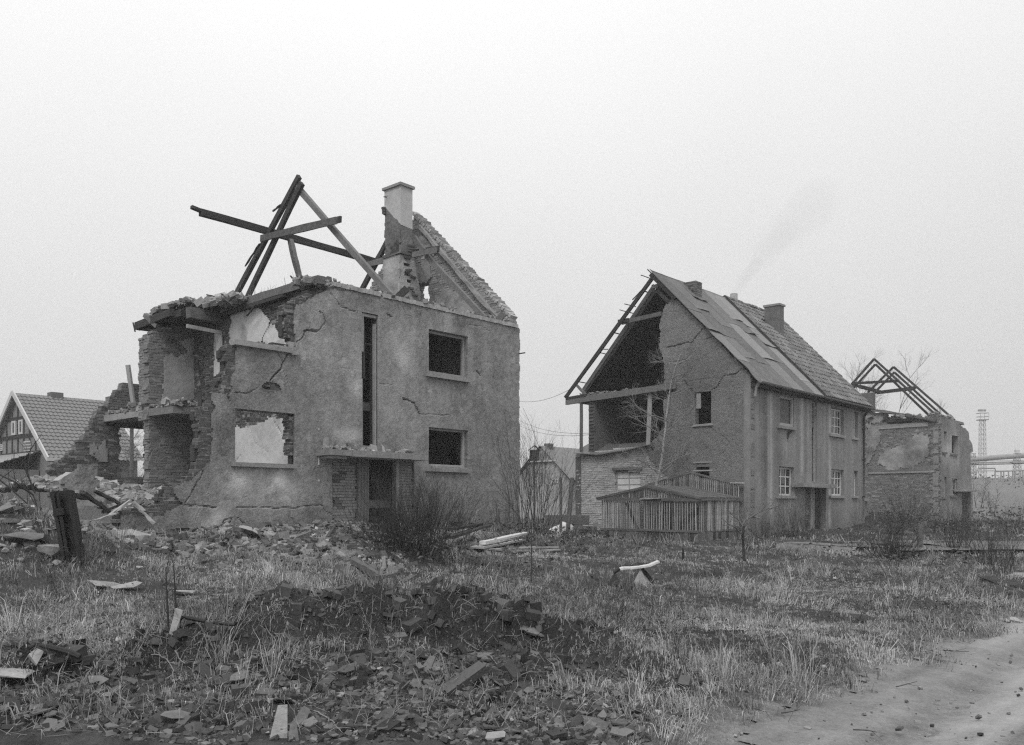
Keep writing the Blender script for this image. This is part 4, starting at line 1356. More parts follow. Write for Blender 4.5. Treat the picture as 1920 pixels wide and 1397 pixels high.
def fst(a, z):
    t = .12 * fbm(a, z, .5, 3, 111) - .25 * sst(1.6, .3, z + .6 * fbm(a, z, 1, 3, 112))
    for u, w_, am, zt0, zb0_ in ((1446, .13, .75, 6.4, 1.0), (1441, .07, .45, 6.2, 1.5), (1504, .16, .7, 6.4, 2.8), (1515, .1, .5, 6.4, 4.2), (1556, .13, .8, 6.5, .6), (1547, .1, .35, 6.4, 3.4), (1475, .05, .5, 4.9, 3.4), (1482, .2, .4, 2.0, .8), (1535, .05, .4, 6.4, 5.6), (1575, .25, .25, 6.4, 5.7), (1462, .1, .3, 6.3, 5.8)):
        s_ = B.on_r(u, 800, 0)[0] + .05 * vn(z * .8, a * 0, 113)
        t = t + am * np.exp(-((a - s_) / w_) ** 2) * sst(zb0_ - .3, zb0_ + .5, z) * sst(zt0 + .2, zt0 - .4, z) * np.clip(.8 + vn(a * 2, z * 1.4, 114), 0, 1.4)
    s_ = B.on_r(1434, 800, 0)[0]
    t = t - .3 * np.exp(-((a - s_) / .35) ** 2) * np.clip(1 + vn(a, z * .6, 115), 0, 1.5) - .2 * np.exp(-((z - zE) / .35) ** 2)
    return t


FB = [(0, .0), (LB, .0), (LB, zE + .02), (0, zE + .02)]
cfb = [(br([(1420, 715), (1424, 735), (1424, 760), (1424, 790)]), .02, .1), (br([(1424, 770), (1432, 777), (1440, 780)]), .012, .06), (br([(1413, 735), (1424, 738)]), .01, .05), (br([(1478, 835), (1480, 860), (1481, 900)]), .008, .05)]
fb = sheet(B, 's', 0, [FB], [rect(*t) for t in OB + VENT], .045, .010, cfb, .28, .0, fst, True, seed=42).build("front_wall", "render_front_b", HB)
for t in VENT: MB().box(B, t[0] - .02, t[1] + .02, .16, .2, t[2] - .02, t[3] + .02).build("cellar_vent", "inside_shade", fb)  # black panel behind each hole, its shade in the colour


def win_r(fr, t, par, cols, rws, mt="paint_white", glass="glass", r=.14, fw=.07, bar=.035, curtain=None):
    s0, s1, z0, z1 = t
    f = window_frame(t, fr, par, r, fw, .07, mt, "window")
    mb = MB()
    for k in range(1, cols): x = s0 + (s1 - s0) * k / cols; mb.box(fr, x - bar * (1 if k * 2 == cols else .6), x + bar * (1 if k * 2 == cols else .6), r + .01, r + .05, z0 + fw, z1 - fw, .002)
    for k in range(1, rws): z = z0 + (z1 - z0) * k / rws; mb.box(fr, s0 + fw, s1 - fw, r + .012, r + .048, z - bar * .55, z + bar * .55, .002)
    if cols > 1 or rws > 1: mb.build("glazing_bar", mt, f)
    for i in range(cols):
        for j in range(rws):
            x0 = s0 + (s1 - s0) * i / cols; x1 = s0 + (s1 - s0) * (i + 1) / cols; y0 = z0 + (z1 - z0) * j / rws; y1 = z0 + (z1 - z0) * (j + 1) / rws
            MB().box(fr, x0, x1, r + .03, r + .036, y0, y1).build("pane", glass, f)
    if curtain:
        a, b = curtain
        g = np.linspace(s0 + .05, s1 - .05, 40); hz = np.array([z0 + (z1 - z0) * a, z0 + (z1 - z0) * b]); S2, Z2 = np.meshgrid(g, hz, indexing='ij')
        idx = np.arange(S2.size).reshape(S2.shape); mb = MB(); mb.add(fr.p(S2, r + .10 + .015 * np.sin(S2 * 45), Z2).reshape(-1, 3), np.stack([idx[:-1, :-1], idx[1:, :-1], idx[1:, 1:], idx[:-1, 1:]], -1).reshape(-1, 4)); mb.build("curtain", "cloth", f)
    return f


win_r(B, WLL, fb, 3, 3, curtain=(.05, .72)); win_r(B, WUR2, fb, 4, 3, curtain=(.05, .95)); win_r(B, WLR2, fb, 4, 3, curtain=(.0, .5)); win_r(B, NU, fb, 2, 3); win_r(B, NL, fb, 2, 3)
f = window_frame(WUL, B, fb, .05, .11, .08, "timber_pale", "window"); MB().box(B, WUL[0] + .05, WUL[1] - .09, .16, .19, WUL[2] + .09, WUL[3] - .06, .004).build("boarding", "felt", f)
f = window_frame(SLB, B, fb, .05, .05, .08, "concrete", "stair_window"); MB().box(B, SLB[0], SLB[1], .12, .126, SLB[3] - 1.05, SLB[3] - .05).build("pane", "cloth" if False else "zinc", f)
mb = MB()
for k in range(5): mb.box(B, SLB[0] + .04, SLB[1] - .04, .10, .13, SLB[3] - .2 - .22 * k, SLB[3] - .17 - .22 * k)
mb.build("glazing_bar", "timber_dark", f)
MB().box(B, SLB[0] - .02, SLB[1] + .02, .27, .29, SLB[2], SLB[3]).build("stair_wall", "brick", f)
for u0, u1, v, h in ((1461, 1494, 797, .11), (1459.5, 1494, 929.5, .10), (1558, 1586, 813, .10), (1558, 1586, 929.5, .10), (1600, 1611.5, 820, .09), (1600.5, 1611.5, 930, .09)):
    sill(B, u0, u1, v, h, fb, r0=-.09)
mb = MB(); s_, z_ = B.on_r(1480, 806, -.1); mb.beam(B.v(s_, -.08, z_), B.v(s_, -.03, z_ - .35), .04, .04); mb.beam(B.v(s_, -.04, z_ - .2), B.v(s_ + .4, -.08, z_ + .02), .04, .04); mb.build("iron_bracket", "iron", fb)
# door
s0, s1, z0, z1 = DRB
dm = B.on_r(1527, 950, 0)[0]
rows = lay_bricks(B, 's', .06, .12, lambda a, z: (a > s0) & (a < dm - .3) & (z < z1), s0, dm, zBG, z1)
door = partB("doorway"); brickwork(B, 's', .06, .12, rows, door, "brickwork", None, tone=-.2)
mb = MB().box(B, dm - .32, dm + .04, .02, .2, .3, z1, .004)
for k in range(3): mb.tube([B.p(dm - .28 + k * .13, .02, zz) for zz in (.35, 1, 2, z1)], .035, 8)
mb.build("door_post", "concrete", door)
MB().box(B, dm + .04, s1, .26, .30, .3, z1 - .02).build("door", "timber_dark", door)
MB().box(B, s1 - .01, s1 + .12, -.02, .2, .3, z1, .006).build("door_post", "concrete", door)
c0 = B.on_r(1507, 906, -.45); c1 = B.on_r(1569, 906, -.45)
MB().box(B, c0[0], c1[0], -.45, .05, c0[1] - .15, c0[1], .012).build("door_canopy", "concrete", HB)
MB().box(B, s0 - .1, s1 + .3, -.9, -.02, .3, zBG + .12, .02).build("door_step", "concrete", HB)

# ---- roof
SLP = math.atan2(zR - zE, DB / 2)
eR, eZ = -.28, zE - .28 * math.tan(SLP) + .06
Ls = math.hypot(DB / 2 - eR, zR - eZ)
def rp(s, t, h=0.0):
    """point on the street-side slope: t along the slope from the eaves, h above it"""
    return B.p(s, eR + t * math.cos(SLP) - h * math.sin(SLP), eZ + t * math.sin(SLP) + h * math.cos(SLP))
def rq(s, t, h=0.0):
    return B.p(s, DB - eR - t * math.cos(SLP) + h * math.sin(SLP), eZ + t * math.sin(SLP) + h * math.cos(SLP))


roof = partB("roof")
def deck(fn, s0, s1, t0, t1, th, mt, nm):
    mb = MB(); V = [fn(s, t, h) for h in (-th, 0) for s, t in ((s0, t0), (s1, t0), (s1, t1), (s0, t1))]
    mb.add(V, MB.BOXF); return mb.build(nm, mt, roof)
deck(rp, .12, LB + .1, .02, Ls, .06, "timber_dark", "roof_deck")
deck(rq, 1.0, LB + .1, .02, Ls - .3, .08, "timber_dark", "roof_deck")
deck(rq, 1.0, LB + .1, Ls - .30, Ls + .03, .05, "tile", "roof_deck")
MB().box(B, 3.4, LB, .3, DB - .3, zE + .2, zE + .22).build("attic_floor", "inside_shade", HB)  # near-black sheet lying above the attic floor slab
# felt and sheet metal pieces on the torn half, edges lifting
spl = 5.85
rowT = [0, 1.05, 2.1, 3.2, 4.3, 5.3, Ls + .06]
s = -.12
while s < spl - .05:
    w_ = random.uniform(.9, 1.15)
    e = min(s + w_, spl)
    if spl - e < .4: e = spl
    tcuts = [0]
    while tcuts[-1] < Ls - .5: tcuts.append(min(tcuts[-1] + random.uniform(.9, 2.3), Ls + .06))
    if tcuts[-1] < Ls: tcuts[-1] = Ls + .06
    for i, (t0, t1) in enumerate(zip(tcuts[:-1], tcuts[1:])):
        pale = e > spl - .1 or random.random() < .13
        ns, nt_ = 9, 12
        S2, T2_ = np.meshgrid(np.linspace(s - .05, e + .05, ns), np.linspace(t0 - .14, t1 + .04, nt_), indexing='ij')
        tt = (T2_ - t0) / (t1 - t0)
        lift = .03 + .010 * (1 - tt) + .020 * np.exp(-tt / .10) * np.clip(.2 + vn(S2 * 2.2 + i * 7, T2_ * 0, 6) * 2.2, 0, 1.3) + .012 * fbm(S2, T2_, 1.7, 3, 9)
        lift = lift + .06 * np.exp(-(S2 + .17) / .12) * np.clip(.2 + vn(T2_ * 1.6, S2 * 0, 8) * 2, 0, 1)
        P = rp(S2, T2_, lift); Pl = rp(S2, T2_, lift - .012)
        idx = np.arange(S2.size).reshape(S2.shape); f = np.stack([idx[:-1, :-1], idx[1:, :-1], idx[1:, 1:], idx[:-1, 1:]], -1).reshape(-1, 4)
        k = S2.size
        bd = np.concatenate([idx[:, 0], idx[-1, 1:], idx[::-1, -1][1:], idx[0, ::-1][1:]])
        sk_ = np.array([[a, b, b + k, a + k] for a, b in zip(bd[:-1], bd[1:])])
        mb = MB(); mb.add(np.vstack([P.reshape(-1, 3), Pl.reshape(-1, 3)]), np.vstack([f, f[:, ::-1] + k, sk_]), 0, np.full(2 * k, ((.75 if e > spl - .1 else .4) if pale else 0) + random.gauss(0, .10)))
        mb.build("roofing_sheet", "felt", roof, True)
    s = e
mb = MB(); mb.beam(rp(spl + .02, -.05, .10), rp(spl + .02, Ls, .10), .05, .08, nseg=8, jit=.008); mb.build("roof_batten", "timber_dark", roof)
# roof tiles, laid one by one
def pantile(k):
    mb = MB(); n = 6; x = np.linspace(-.125, .125, n); zc = .045 * np.cos(x / .125 * math.pi * .9) * np.where(x > 0, .4, 1)
    V = [];
    for (y, h) in ((-.21, .036), (.21, -.010)):
        for xx, z in zip(x, zc): V.append((xx, y, z + h))
    V += [(xx, -.21, z + .036 - .035) for xx, z in zip(x, zc)]
    V = np.array(V) + rng.uniform(-.004, .004, (len(V), 3))
    F = [[i, i + 1, n + i + 1, n + i] for i in range(n - 1)] + [[2 * n + i, 2 * n + i + 1, i + 1, i] for i in range(n - 1)]
    mb.add(V, F, rng.normal(0, .1)); return mb
TM = []
for k in range(5):
    me = pantile(k).mesh("roof_tile"); me.materials.append(MATS["tile"]); TM.append(me)
tb_ = (np.array([DV[0], DV[1], 0]), None)
ex = Vector((DV[0], DV[1], 0)); ey = Vector(rp(0, 1) - rp(0, 0)); ez = ex.cross(ey)
EUL = Matrix((ex, ey, ez)).transposed().to_euler(); RM = np.array(Matrix((ex, ey, ez)).transposed())
restm = MB(); cnt = 0
pant = [pantile(k) for k in range(5)]
palet = {(3, 15), (4, 15), (5, 14), (5, 12), (6, 12), (6, 11), (6, 8), (7, 8), (8, 7), (9, 6), (10, 5), (2, 17), (11, 3), (12, 3), (13, 2), (16, 8), (1, 11), (15, 1)}
ncol = int((LB + .15 - spl - .06) / .225); nrow = int(Ls / .345) + 1
for i in range(ncol):
    for j in range(nrow):
        t = .17 + j * .345
        if t > Ls + .02 or random.random() < .012: continue
        s = spl + .17 + i * .225
        c = rp(s, t, .045 + random.gauss(0, .006))
        if cnt < 300 and i < 17:
            e = (Matrix((ex, ey, ez)).transposed() @ Euler((random.gauss(0, .015), random.gauss(0, .015), random.gauss(0, .02))).to_matrix()).to_euler()
            o = place("roof_tile", TM[random.randrange(5)], None, c, e, roof); cnt += 1
            if (i, j) in palet:
                o.data = TM[0]
        else:
            mb = pant[random.randrange(5)]; V = mb.V[0] @ RM.T + c; restm.add(V, mb.F4[0], rng.normal(0, .3))
restm.build("roof_tiles", "tile", roof, kind="stuff")
for k, (s, t, l) in enumerate(((6.6, 5.55, .6), (7.0, 4.75, .7), (6.05, 4.35, .5), (7.4, 2.6, 1.0), (7.9, 1.9, .5), (8.6, 1.0, .4), (9.3, 2.7, .5))):
    mb = MB(); V = [rp(a, b, h) for h in (.07, .09) for a, b in ((s, t), (s + .10, t), (s + .10, t + l), (s, t + l))]; mb.add(V, MB.BOXF); mb.build("roof_patch", "concrete", roof)
# ridge tiles
RT = []
for k in range(4):
    mb = MB(); a = np.linspace(-.15, math.pi + .15, 7); n = 7
    V = [(x, .13 * math.cos(t), .11 * math.sin(t) - .02) for x in (-.19, .19) for t in a]; V = np.array(V) * (1 + .03 * k) + rng.uniform(-.005, .005, (14, 3)); mb.add(V, [[i, i + 1, n + i + 1, n + i] for i in range(6)]); me = mb.mesh("ridge_tile"); me.materials.append(MATS["tile"]); RT.append(me)
for i in range(15):
    s = spl + .3 + i * .37
    if random.random() < .9: place("ridge_tile", RT[i % 4], None, B.p(s, DB / 2, zR + .10 + random.gauss(0, .015)), (random.gauss(0, .05), random.gauss(0, .05), YAW + random.gauss(0, .04)), roof)
# verge timbers at the open gable
def tbB(name, a, b, s, wd, ht, mt="timber", par=None, **kw):
    r0, z0_ = B.on_s(*a, s); r1, z1_ = B.on_s(*b, s)
    mb = MB(); mb.beam(B.p(s, r0, z0_), B.p(s, r1, z1_), wd, ht, nseg=5, **kw); return mb.build(name, mt, par or HB)
tbB("rafter", (1060, 746), (1223, 522), -.08, .08, .15, "timber_dark")
tbB("rafter", (1092, 735), (1228, 535), .28, .10, .16, "timber")
tbB("rafter", (1096, 738), (1230, 545), .75, .10, .16, "timber_dark")
tbB("rafter", (1220, 514), (1266, 560), -.10, .08, .16, "timber_dark")
tbB("rafter", (1230, 543), (1262, 572), .3, .09, .15, "timber")
tbB("rafter", (1223, 538), (1236, 536), .05, .1, .14, "timber")
tbB("collar_beam", (1166, 605), (1241, 588), .02, .10, .16, "timber")
tbB("collar_beam", (1160, 603), (1180, 600), .0, .14, .14, "timber_dark")
tbB("tie_beam", (1062, 754), (1268, 723), -.02, .14, .24, "timber")
tbB("tie_beam", (1062, 747), (1100, 741), -.06, .10, .10, "timber_dark")
tbB("timber_strut", (1081, 722), (1099, 741), -.05, .08, .10, "timber")
mb = MB(); r0, z0_ = B.on_s(1090, 756, .0); r1, z1_ = B.on_s(1092, 838, .0); mb.beam(B.p(0, r0, z0_), B.p(0, r0, 3.85), .13, .13, up=(1, 0, 0)); mb.build("timber_post", "timber", HB)
mb = MB(); r0, z0_ = B.on_s(1219, 733, .15); mb.beam(B.p(.15, r0, z0_), B.p(.15, r0 + .12, 3.6), .15, .15, up=(1, 0, 0)); mb.build("timber_post", "timber_pale", HB)
for (u0, v0, u1, v1) in ((1171, 570, 1192, 575), (1162, 581, 1184, 587), (1202, 516, 1222, 523), (1186, 562, 1207, 540), (1214, 505, 1222, 513), (1128, 655, 1140, 655)):
    tbB("roof_lath", (u0, v0), (u1, v1), -.12, .04, .03, "timber_dark")
for k, t in enumerate(np.linspace(.5, Ls - .3, 12)):
    mb = MB(); mb.beam(rq(.25, t, .03), rq(1.05, t, .03), .05, .03)
    if k in (1, 4, 6, 8, 10): mb.build("roof_lath", "timber_dark", HB)
mb = MB(); n = 120
r_ = rng.uniform(3.2, 7.9, n); scatter_blocks(mb, B.p(rng.uniform(.0, .5, n), r_, zE - .10 + np.abs(rng.normal(0, .04, n))), .03, .08); mb.build("debris", "stone", HB, kind="stuff")
# sheet over the broken ledge
pts = [(1076, 849), (1120, 852), (1175, 843), (1222, 832)]
g0 = [B.on_s(u, v, -.22) for u, v in pts]
rr = np.linspace(g0[0][0], g0[-1][0], 24); zz = np.interp(rr[::-1], [p[0] for p in g0][::-1], [p[1] for p in g0][::-1])[::-1]
S2 = np.linspace(0, 1, 10); P = []
for a in S2:
    P.append(B.p(-.22 + a * 1.3, rr, zz + a * (.55 - .35 * np.linspace(0, 1, 24) ** 1.5) + .02 * vn(rr * 3, a * 3 + rr * 0, 5)))
P = np.array(P); idx = np.arange(240).reshape(10, 24); f = np.stack([idx[:-1, :-1], idx[1:, :-1], idx[1:, 1:], idx[:-1, 1:]], -1).reshape(-1, 4)
mb = MB(); mb.add(np.vstack([P.reshape(-1, 3), P.reshape(-1, 3) - [0, 0, .025]]), np.vstack([f, f[:, ::-1] + 240, [[i, i + 1, i + 241, i + 240] for i in range(23)]])); mb.build("sheet_cover", "zinc", lowb)
# gutter, down pipes
def half_pipe(mb, P, rad, n=6):
    P = np.asarray(P); a = np.linspace(math.pi, 2 * math.pi, n)
    r3 = np.array([RV[0], RV[1], 0]); V = []
    for p in P:
        for t in a: V.append(p + r3 * rad * math.cos(t) + np.array([0, 0, rad * math.sin(t)]))
    F = [[i * n + k, i * n + k + 1, (i + 1) * n + k + 1, (i + 1) * n + k] for i in range(len(P) - 1) for k in range(n - 1)]
    mb.add(V, F); return mb
half_pipe(MB(), [B.p(s, -.36, eZ - .02 - .004 * s) for s in np.linspace(.05, LB + .15, 12)], .085).build("gutter", "zinc", HB)
MB().box(B, .0, LB + .05, -.26, -.005, eZ - .20, eZ - .06, .004).build("eaves_board", "timber_dark", HB)
gs = .02
mb = MB(); mb.tube([B.p(-.03, -.36, eZ - .02), B.p(.08, -.36, eZ - .02)], .08, 10); mb.tube([B.p(.02, -.32, eZ - .05), B.p(.02, -.2, eZ - .25), B.p(.02, -.16, eZ - .55)], .05, 8); mb.build("down_pipe", "concrete", HB)
dp_s = B.on_r(1620, 900, -.08)[0]
mb = MB(); mb.tube([B.p(dp_s, -.3, eZ - .1), B.p(dp_s, -.1, eZ - .45), B.p(dp_s, -.08, eZ - .6), B.p(dp_s, -.08, .4)], .055, 8)
for z in (1.9, 3.6, 5.0): mb.tube([B.p(dp_s, -.08, z), B.p(dp_s, -.08, z + .07)], .07, 8)
mb.build("down_pipe", "iron", HB)
# chimneys
ch1 = partB("chimney"); cs, c_r = 2.25, 3.55
zt1 = CAMZ + (HZP - 526) / FPX * B.p(cs, c_r, 0)[1]
def cwall(nm, s0, s1, r0, r1, z0, z1, par, mt="brick"):
    mb = MB(); zz = z0; k = 0
    while zz < z1 - .01:
        for (aa, bb, fixed, ax) in ((s0, s1, r0, 's'), (r0, r1, s0, 'r')):
            x = aa - (.125 if k % 2 else 0)
            while x < bb - .02:
                lo, hi = max(x, aa), min(x + .24, bb)
                if hi - lo > .03:
                    if ax == 's': mb.box(B, lo, hi, fixed - .0, fixed + .1, zz, zz + .064, .005, rng.normal(.3, .35))
                    else: mb.box(B, fixed, fixed + .1, lo, hi, zz, zz + .064, .005, rng.normal(.3, .35))
                x += .25
        zz += .077; k += 1
    mb.build(nm, mt, par, kind="stuff")
    MB().box(B, s0 + .012, s1, r0 + .012, r1, z0, z1 - .01).build("mortar", "mortar", par, kind="stuff")
cwall("brickwork", cs, cs + .52, c_r, c_r + .72, 9.4, zt1, ch1)
ch2 = partB("chimney"); cs, c_r = 8.35, 2.75
zt2 = CAMZ + (HZP - 572) / FPX * B.p(cs, c_r, 0)[1]
MB().box(B, cs, cs + .50, c_r, c_r + .72, 8.6, zt2, .006).build("chimney_stack", "concrete_dark", ch2)
MB().box(B, cs - .05, cs + .55, c_r - .05, c_r + .77, zt2, zt2 + .09, .006).build("chimney_cap", "concrete", ch2)

# ================================================================== the slatted pen in front of the gable
PEN = thing("animal_pen", "weathered slatted timber pen with a low gabled roof beside the torn gable", "animal pen", B.v(-1.6, 2.3, .3))
pS, pR0, pR1 = -3.2, .33, 4.40
pg = .22; zb_ = .66; zt_ = 1.74; zpk = 2.22; rpk = (pR0 + pR1) / 2 - .02
def pen_beam(name, a, b, wd, ht, mt="timber"):
    mb = MB(); mb.beam(B.v(*a), B.v(*b), wd, ht, jit=.006, nseg=4); return mb.build(name, mt, PEN)
pen_beam("bottom_rail", (pS, pR0, zb_), (pS, pR1, zb_ + .02), .07, .08); pen_beam("bottom_rail", (pS, pR0 + .04, zb_), (-.1, pR0, zb_ + .02), .07, .08)
pen_beam("top_rail", (pS - .03, pR0 - .1, zt_), (pS - .03, pR1 + .1, zt_ + .05), .08, .11); pen_beam("top_rail", (pS, pR0 - .02, zt_ + .02), (-.05, pR0, zt_ + .02), .08, .08)
pen_beam("roof_rail", (pS - .05, pR0 - .15, zt_ + .04), (pS - .05, rpk, zpk), .08, .07); pen_beam("roof_rail", (pS - .05, rpk, zpk), (pS - .05, pR1 + .15, zt_ + .06), .08, .07)
for r in (pR0, 2.35, pR1): pen_beam("corner_post", (pS + .03, r, pg), (pS + .03, r, zt_), .11, .11)
pen_beam("corner_post", (-.1, pR0, pg), (-.1, pR0, 2.35), .10, .10)
me_slat = []
for k in range(6):
    mb = MB(); mb.beam((0, 0, -.5), (0, 0, .5), random.uniform(.02, .028), random.uniform(.03, .045), up=(0, 1, 0), nseg=2, jit=.004); me = mb.mesh("slat"); me.materials.append(MATS[("slat", "slat", "slat", "timber", "slat", "slat")[k]]); me_slat.append(me)
def slat(s, r, z0, z1, yaw):
    place("slat", random.choice(me_slat), None, B.p(s, r, (z0 + z1) / 2), (random.gauss(0, .012), random.gauss(0, .012), yaw), PEN, (1, 1, z1 - z0))
n = 38
for i in range(n):
    if random.random() < .05: continue
    r = pR0 + .1 + (pR1 - pR0 - .15) * (i + random.uniform(-.15, .15)) / n
    slat(pS, r, zb_, zt_, YAW + math.pi / 2)
    zz = zt_ + (zpk - zt_) * (1 - abs(r - rpk) / (rpk - pR0)) - .02
    if zz > zt_ + .1: slat(pS - .01, r, zt_, zz, YAW + math.pi / 2)
for i in range(27): slat(pS + .1 + 3.0 * (i + random.uniform(-.15, .15)) / 27, pR0, zb_, zt_, YAW)
for i in range(26): slat(pS + .1 + 3.0 * (i + random.uniform(-.15, .15)) / 26, pR1, zb_, zt_, YAW)
hs = -.22
for i in range(46):
    r = pR0 + .05 + 4.0 * i / 46; zz = 2.30 + .48 * (1 - abs(r - 2.33) / 2.0); slat(hs, r, zt_ + .1, max(zz, 2.2), YAW + math.pi / 2)
pen_beam("roof_rail", (hs - .03, pR0, 2.32), (hs - .03, 2.33, 2.80), .06, .06); pen_beam("roof_rail", (hs - .03, 2.33, 2.80), (hs - .03, 4.35, 2.34), .06, .06); pen_beam("roof_rail", (hs, pR0 - .15, 2.36), (hs, pR0 + .35, 2.38), .16, .05, "timber_pale")
# skirting boards
def skirt(a, b, n, ax):
    for i in range(n):
        x0 = a + (b - a) * i / n + .004; x1 = a + (b - a) * (i + 1) / n - .004
        d_ = random.gauss(0, .006)
        mb = MB()
        if ax == 'r': mb.box(B, pS - .01 + d_, pS + .02 + d_, x0, x1, pg - .1, zb_ - .02 + random.gauss(0, .01), .004)
        else: mb.box(B, x0, x1, pR0 - .01 + d_, pR0 + .02 + d_, pg - .1, zb_ - .02 + random.gauss(0, .01), .004)
        mb.build("skirting_board", random.choice(("timber", "timber", "timber_dark")), PEN)
skirt(pR0, pR1, 22, 'r'); skirt(pS + .03, -.1, 16, 's')
# roof boards of the pen
for i in range(34):
    s0 = pS + .02 + 2.9 * i / 34; s1 = s0 + .035
    for (ra, za, rb, zb2) in ((pR0 - .1, zt_ + .08, rpk, zpk + .03), (rpk, zpk + .03, pR1 + .1, zt_ + .1)):
        mb = MB(); V = [B.p(s, r, z + h + random.uniform(-.004, .004)) for h in (0, .02) for s, r, z in ((s0, ra, za), (s1, ra, za), (s1, rb, zb2), (s0, rb, zb2))]; mb.add(V, MB.BOXF); mb.build("roof_slat", "timber", PEN)
pen_beam("plank", (pS - .12, 1.75, zt_ + .06), (pS - .12, 2.55, zt_ + .04), .18, .03, "timber_pale")
pen_beam("brace", (pS + .5, 3.6, zt_ - .1), (pS + .5, 3.1, zb_), .05, .10, "timber_dark"); pen_beam("brace", (pS + .5, 1.4, zb_ + .1), (pS + .4, .5, zt_ - .3), .05, .2, "timber_dark")
for r in (1.95, 2.15): 
    mb = MB().box(B, pS + 1.0, pS + 1.04, r, r + .3, pg, zt_, .01); mb.build("inner_board", "timber_dark", PEN)
MB().box(B, pS + .6, pS + .64, 2.3, 2.75, pg, zt_, .01).build("inner_board", "timber", PEN)
# ================================================================== HOUSE 3: the far ruin
C3 = Frame(25.87, 53.0)
HC = thing("cut_house", "cut open house ruin with two bare roof trusses standing beyond the patched house", "ruined house", C3.v(3, 4, .9))
def cs_(pts, s=0.0): return [C3.on_s(u, v, s) for u, v in pts]
def cr_(pts, r=0.0): return [C3.on_r(u, v, r) for u, v in pts]
zC = 1.0
def cst(a, z):
    t = .25 * fbm(a, z, .6, 4, 131)
    for u, v, ru, rv, am in ((1665, 852, 1.1, .8, .8), (1715, 845, 1.0, .8, .8), (1638, 830, .6, 1.2, .55), (1700, 815, 2.2, .3, .25)):
        r_, z_ = C3.on_s(u, v, 0); t = t + am * np.exp(-((a - r_) / ru) ** 2 - ((z - z_) / rv) ** 2) * np.clip(.8 + 1.6 * fbm(a, z, 1.2, 3, 133), 0, 1.6)
    return t
LW = cs_([(1760, 790), (1758, 975), (1610, 975), (1610, 768), (1664, 774), (1662, 783), (1653, 790), (1650, 797), (1752, 792)])
rows = lay_bricks(C3, 'r', .0, .25, lambda a, z: inpoly(a, z, LW), 0, 6.2, .6, 7.4)
lw = thing_part("party_wall", HC)
brickwork(C3, 'r', .0, .25, rows, lw, "brickwork", None, "brick", tone=.7)
PLC = [cs_([(1625, 790), (1640, 800), (1655, 815), (1640, 845), (1628, 872), (1622, 870)]), cs_([(1648, 868), (1652, 850), (1668, 842), (1690, 836), (1720, 812), (1738, 815), (1742, 850), (1730, 868), (1700, 880), (1668, 880)]), cs_([(1622, 780), (1656, 778), (1652, 792), (1622, 792)])]
sheet(C3, 'r', -.055, PLC, (), .08, .02, (), .03, .12, lambda a, z: .7 * fbm(a, z, 1.1, 4, 5) - .25, seed=55).build("plaster", "plaster_grey", lw)
r0, z0_ = C3.on_s(1752, 884, -.06); r1, z1_ = C3.on_s(1628, 884, -.06)
MB().box(C3, -.08, .02, r0, r1, z0_ - .06, z0_ + .06, .01).build("floor_edge", "concrete", lw); MB().box(C3, -.04, .02, r0, r1, z0_ + .06, z0_ + .36, .02).build("floor_edge", "concrete_dark", lw)
r0, z0_ = C3.on_s(1735, 797, -.06); MB().box(C3, -.06, .02, .6, 4.2, z0_ - .1, z0_ + .15, .03).build("floor_edge", "concrete", lw)
# quoin bricks at the torn corner
rows = lay_bricks(C3, 'r', -.05, .3, lambda a, z: (a > -.05) & (a < .55 + .3 * vn(z * 4, a * 0, 4)), -.2, 1.2, .9, 7.0)
brickwork(C3, 'r', -.03, .3, rows, lw, "torn_bricks", None, "brick", "mortar", rough=.03, tone=.5)
NW, NW2, WW, WW2, DD = arect(1770, 1775, 809, 846, C3), arect(1770, 1775, 893, 932, C3), arect(1785, 1797, 815, 850, C3), arect(1785, 1795, 897, 928, C3), arect(1804, 1820, 922, 975, C3)
FC = cr_([(1760, 785), (1760, 978), (1824, 978), (1824, 930), (1820, 888), (1820, 850), (1824, 845), (1823, 832), (1818, 825), (1817, 812), (1812, 806), (1800, 797), (1796, 790)])
sheet(C3, 's', 0, [FC], [rect(*t) for t in (NW, NW2, WW, WW2, DD)], .07, .02, [(cr_([(1815, 826), (1815, 920)]), .10, .15)], .3, .08, cst, True, seed=56).build("front_wall", "render_c", HC)
for t in (NW2, WW2): win_r(C3, t, HC, 2, 3, "timber_pale", r=.1)
for u0, u1, v in ((1769, 1776.5, 847), (1784, 1797, 850), (1769, 1776.5, 932), (1784, 1797, 929)): sill(C3, u0, u1, v, .12, HC, "concrete_dark")
MB().box(C3, 0.3, 7, 3.0, 3.15, .6, 6.6).build("inner_wall", "brick", HC); MB().box(C3, 4.6, 4.7, .3, 3, .6, 6.6).build("inner_wall", "brick", HC)
t0 = C3.on_r(1804, 917, -.4); t1 = C3.on_r(1832, 917, -.4); MB().box(C3, t0[0], t1[0], -.4, .1, t0[1] - .14, t0[1], .02).build("door_canopy", "concrete", HC)
MB().box(C3, DD[0], DD[1], .2, .25, .5, DD[3]).build("door", "timber_dark", HC)
e0 = C3.on_s(1622, 766, .1); e1 = C3.on_s(1768, 783, -.1)
mb = MB(); mb.beam(C3.v(.0, e0[0], e0[1]), C3.v(.0, .1, e1[1] - .15), .5, .16, nseg=6, jit=.03); mb.build("attic_slab", "concrete_dark", HC)
MB().box(C3, .3, 5.5, .0, 6.2, 6.75, 6.95, .04).build("attic_slab", "concrete_dark", HC)
g0 = C3.on_s(1675, 783, .05)
MB().box(C3, .05, .25, .5, 1.6, 6.35, 6.75, .03).build("wall_stub", "brick", HC); MB().box(C3, .05, .25, 3.1, 4.4, 6.3, 6.75, .03).build("wall_stub", "brick", HC)
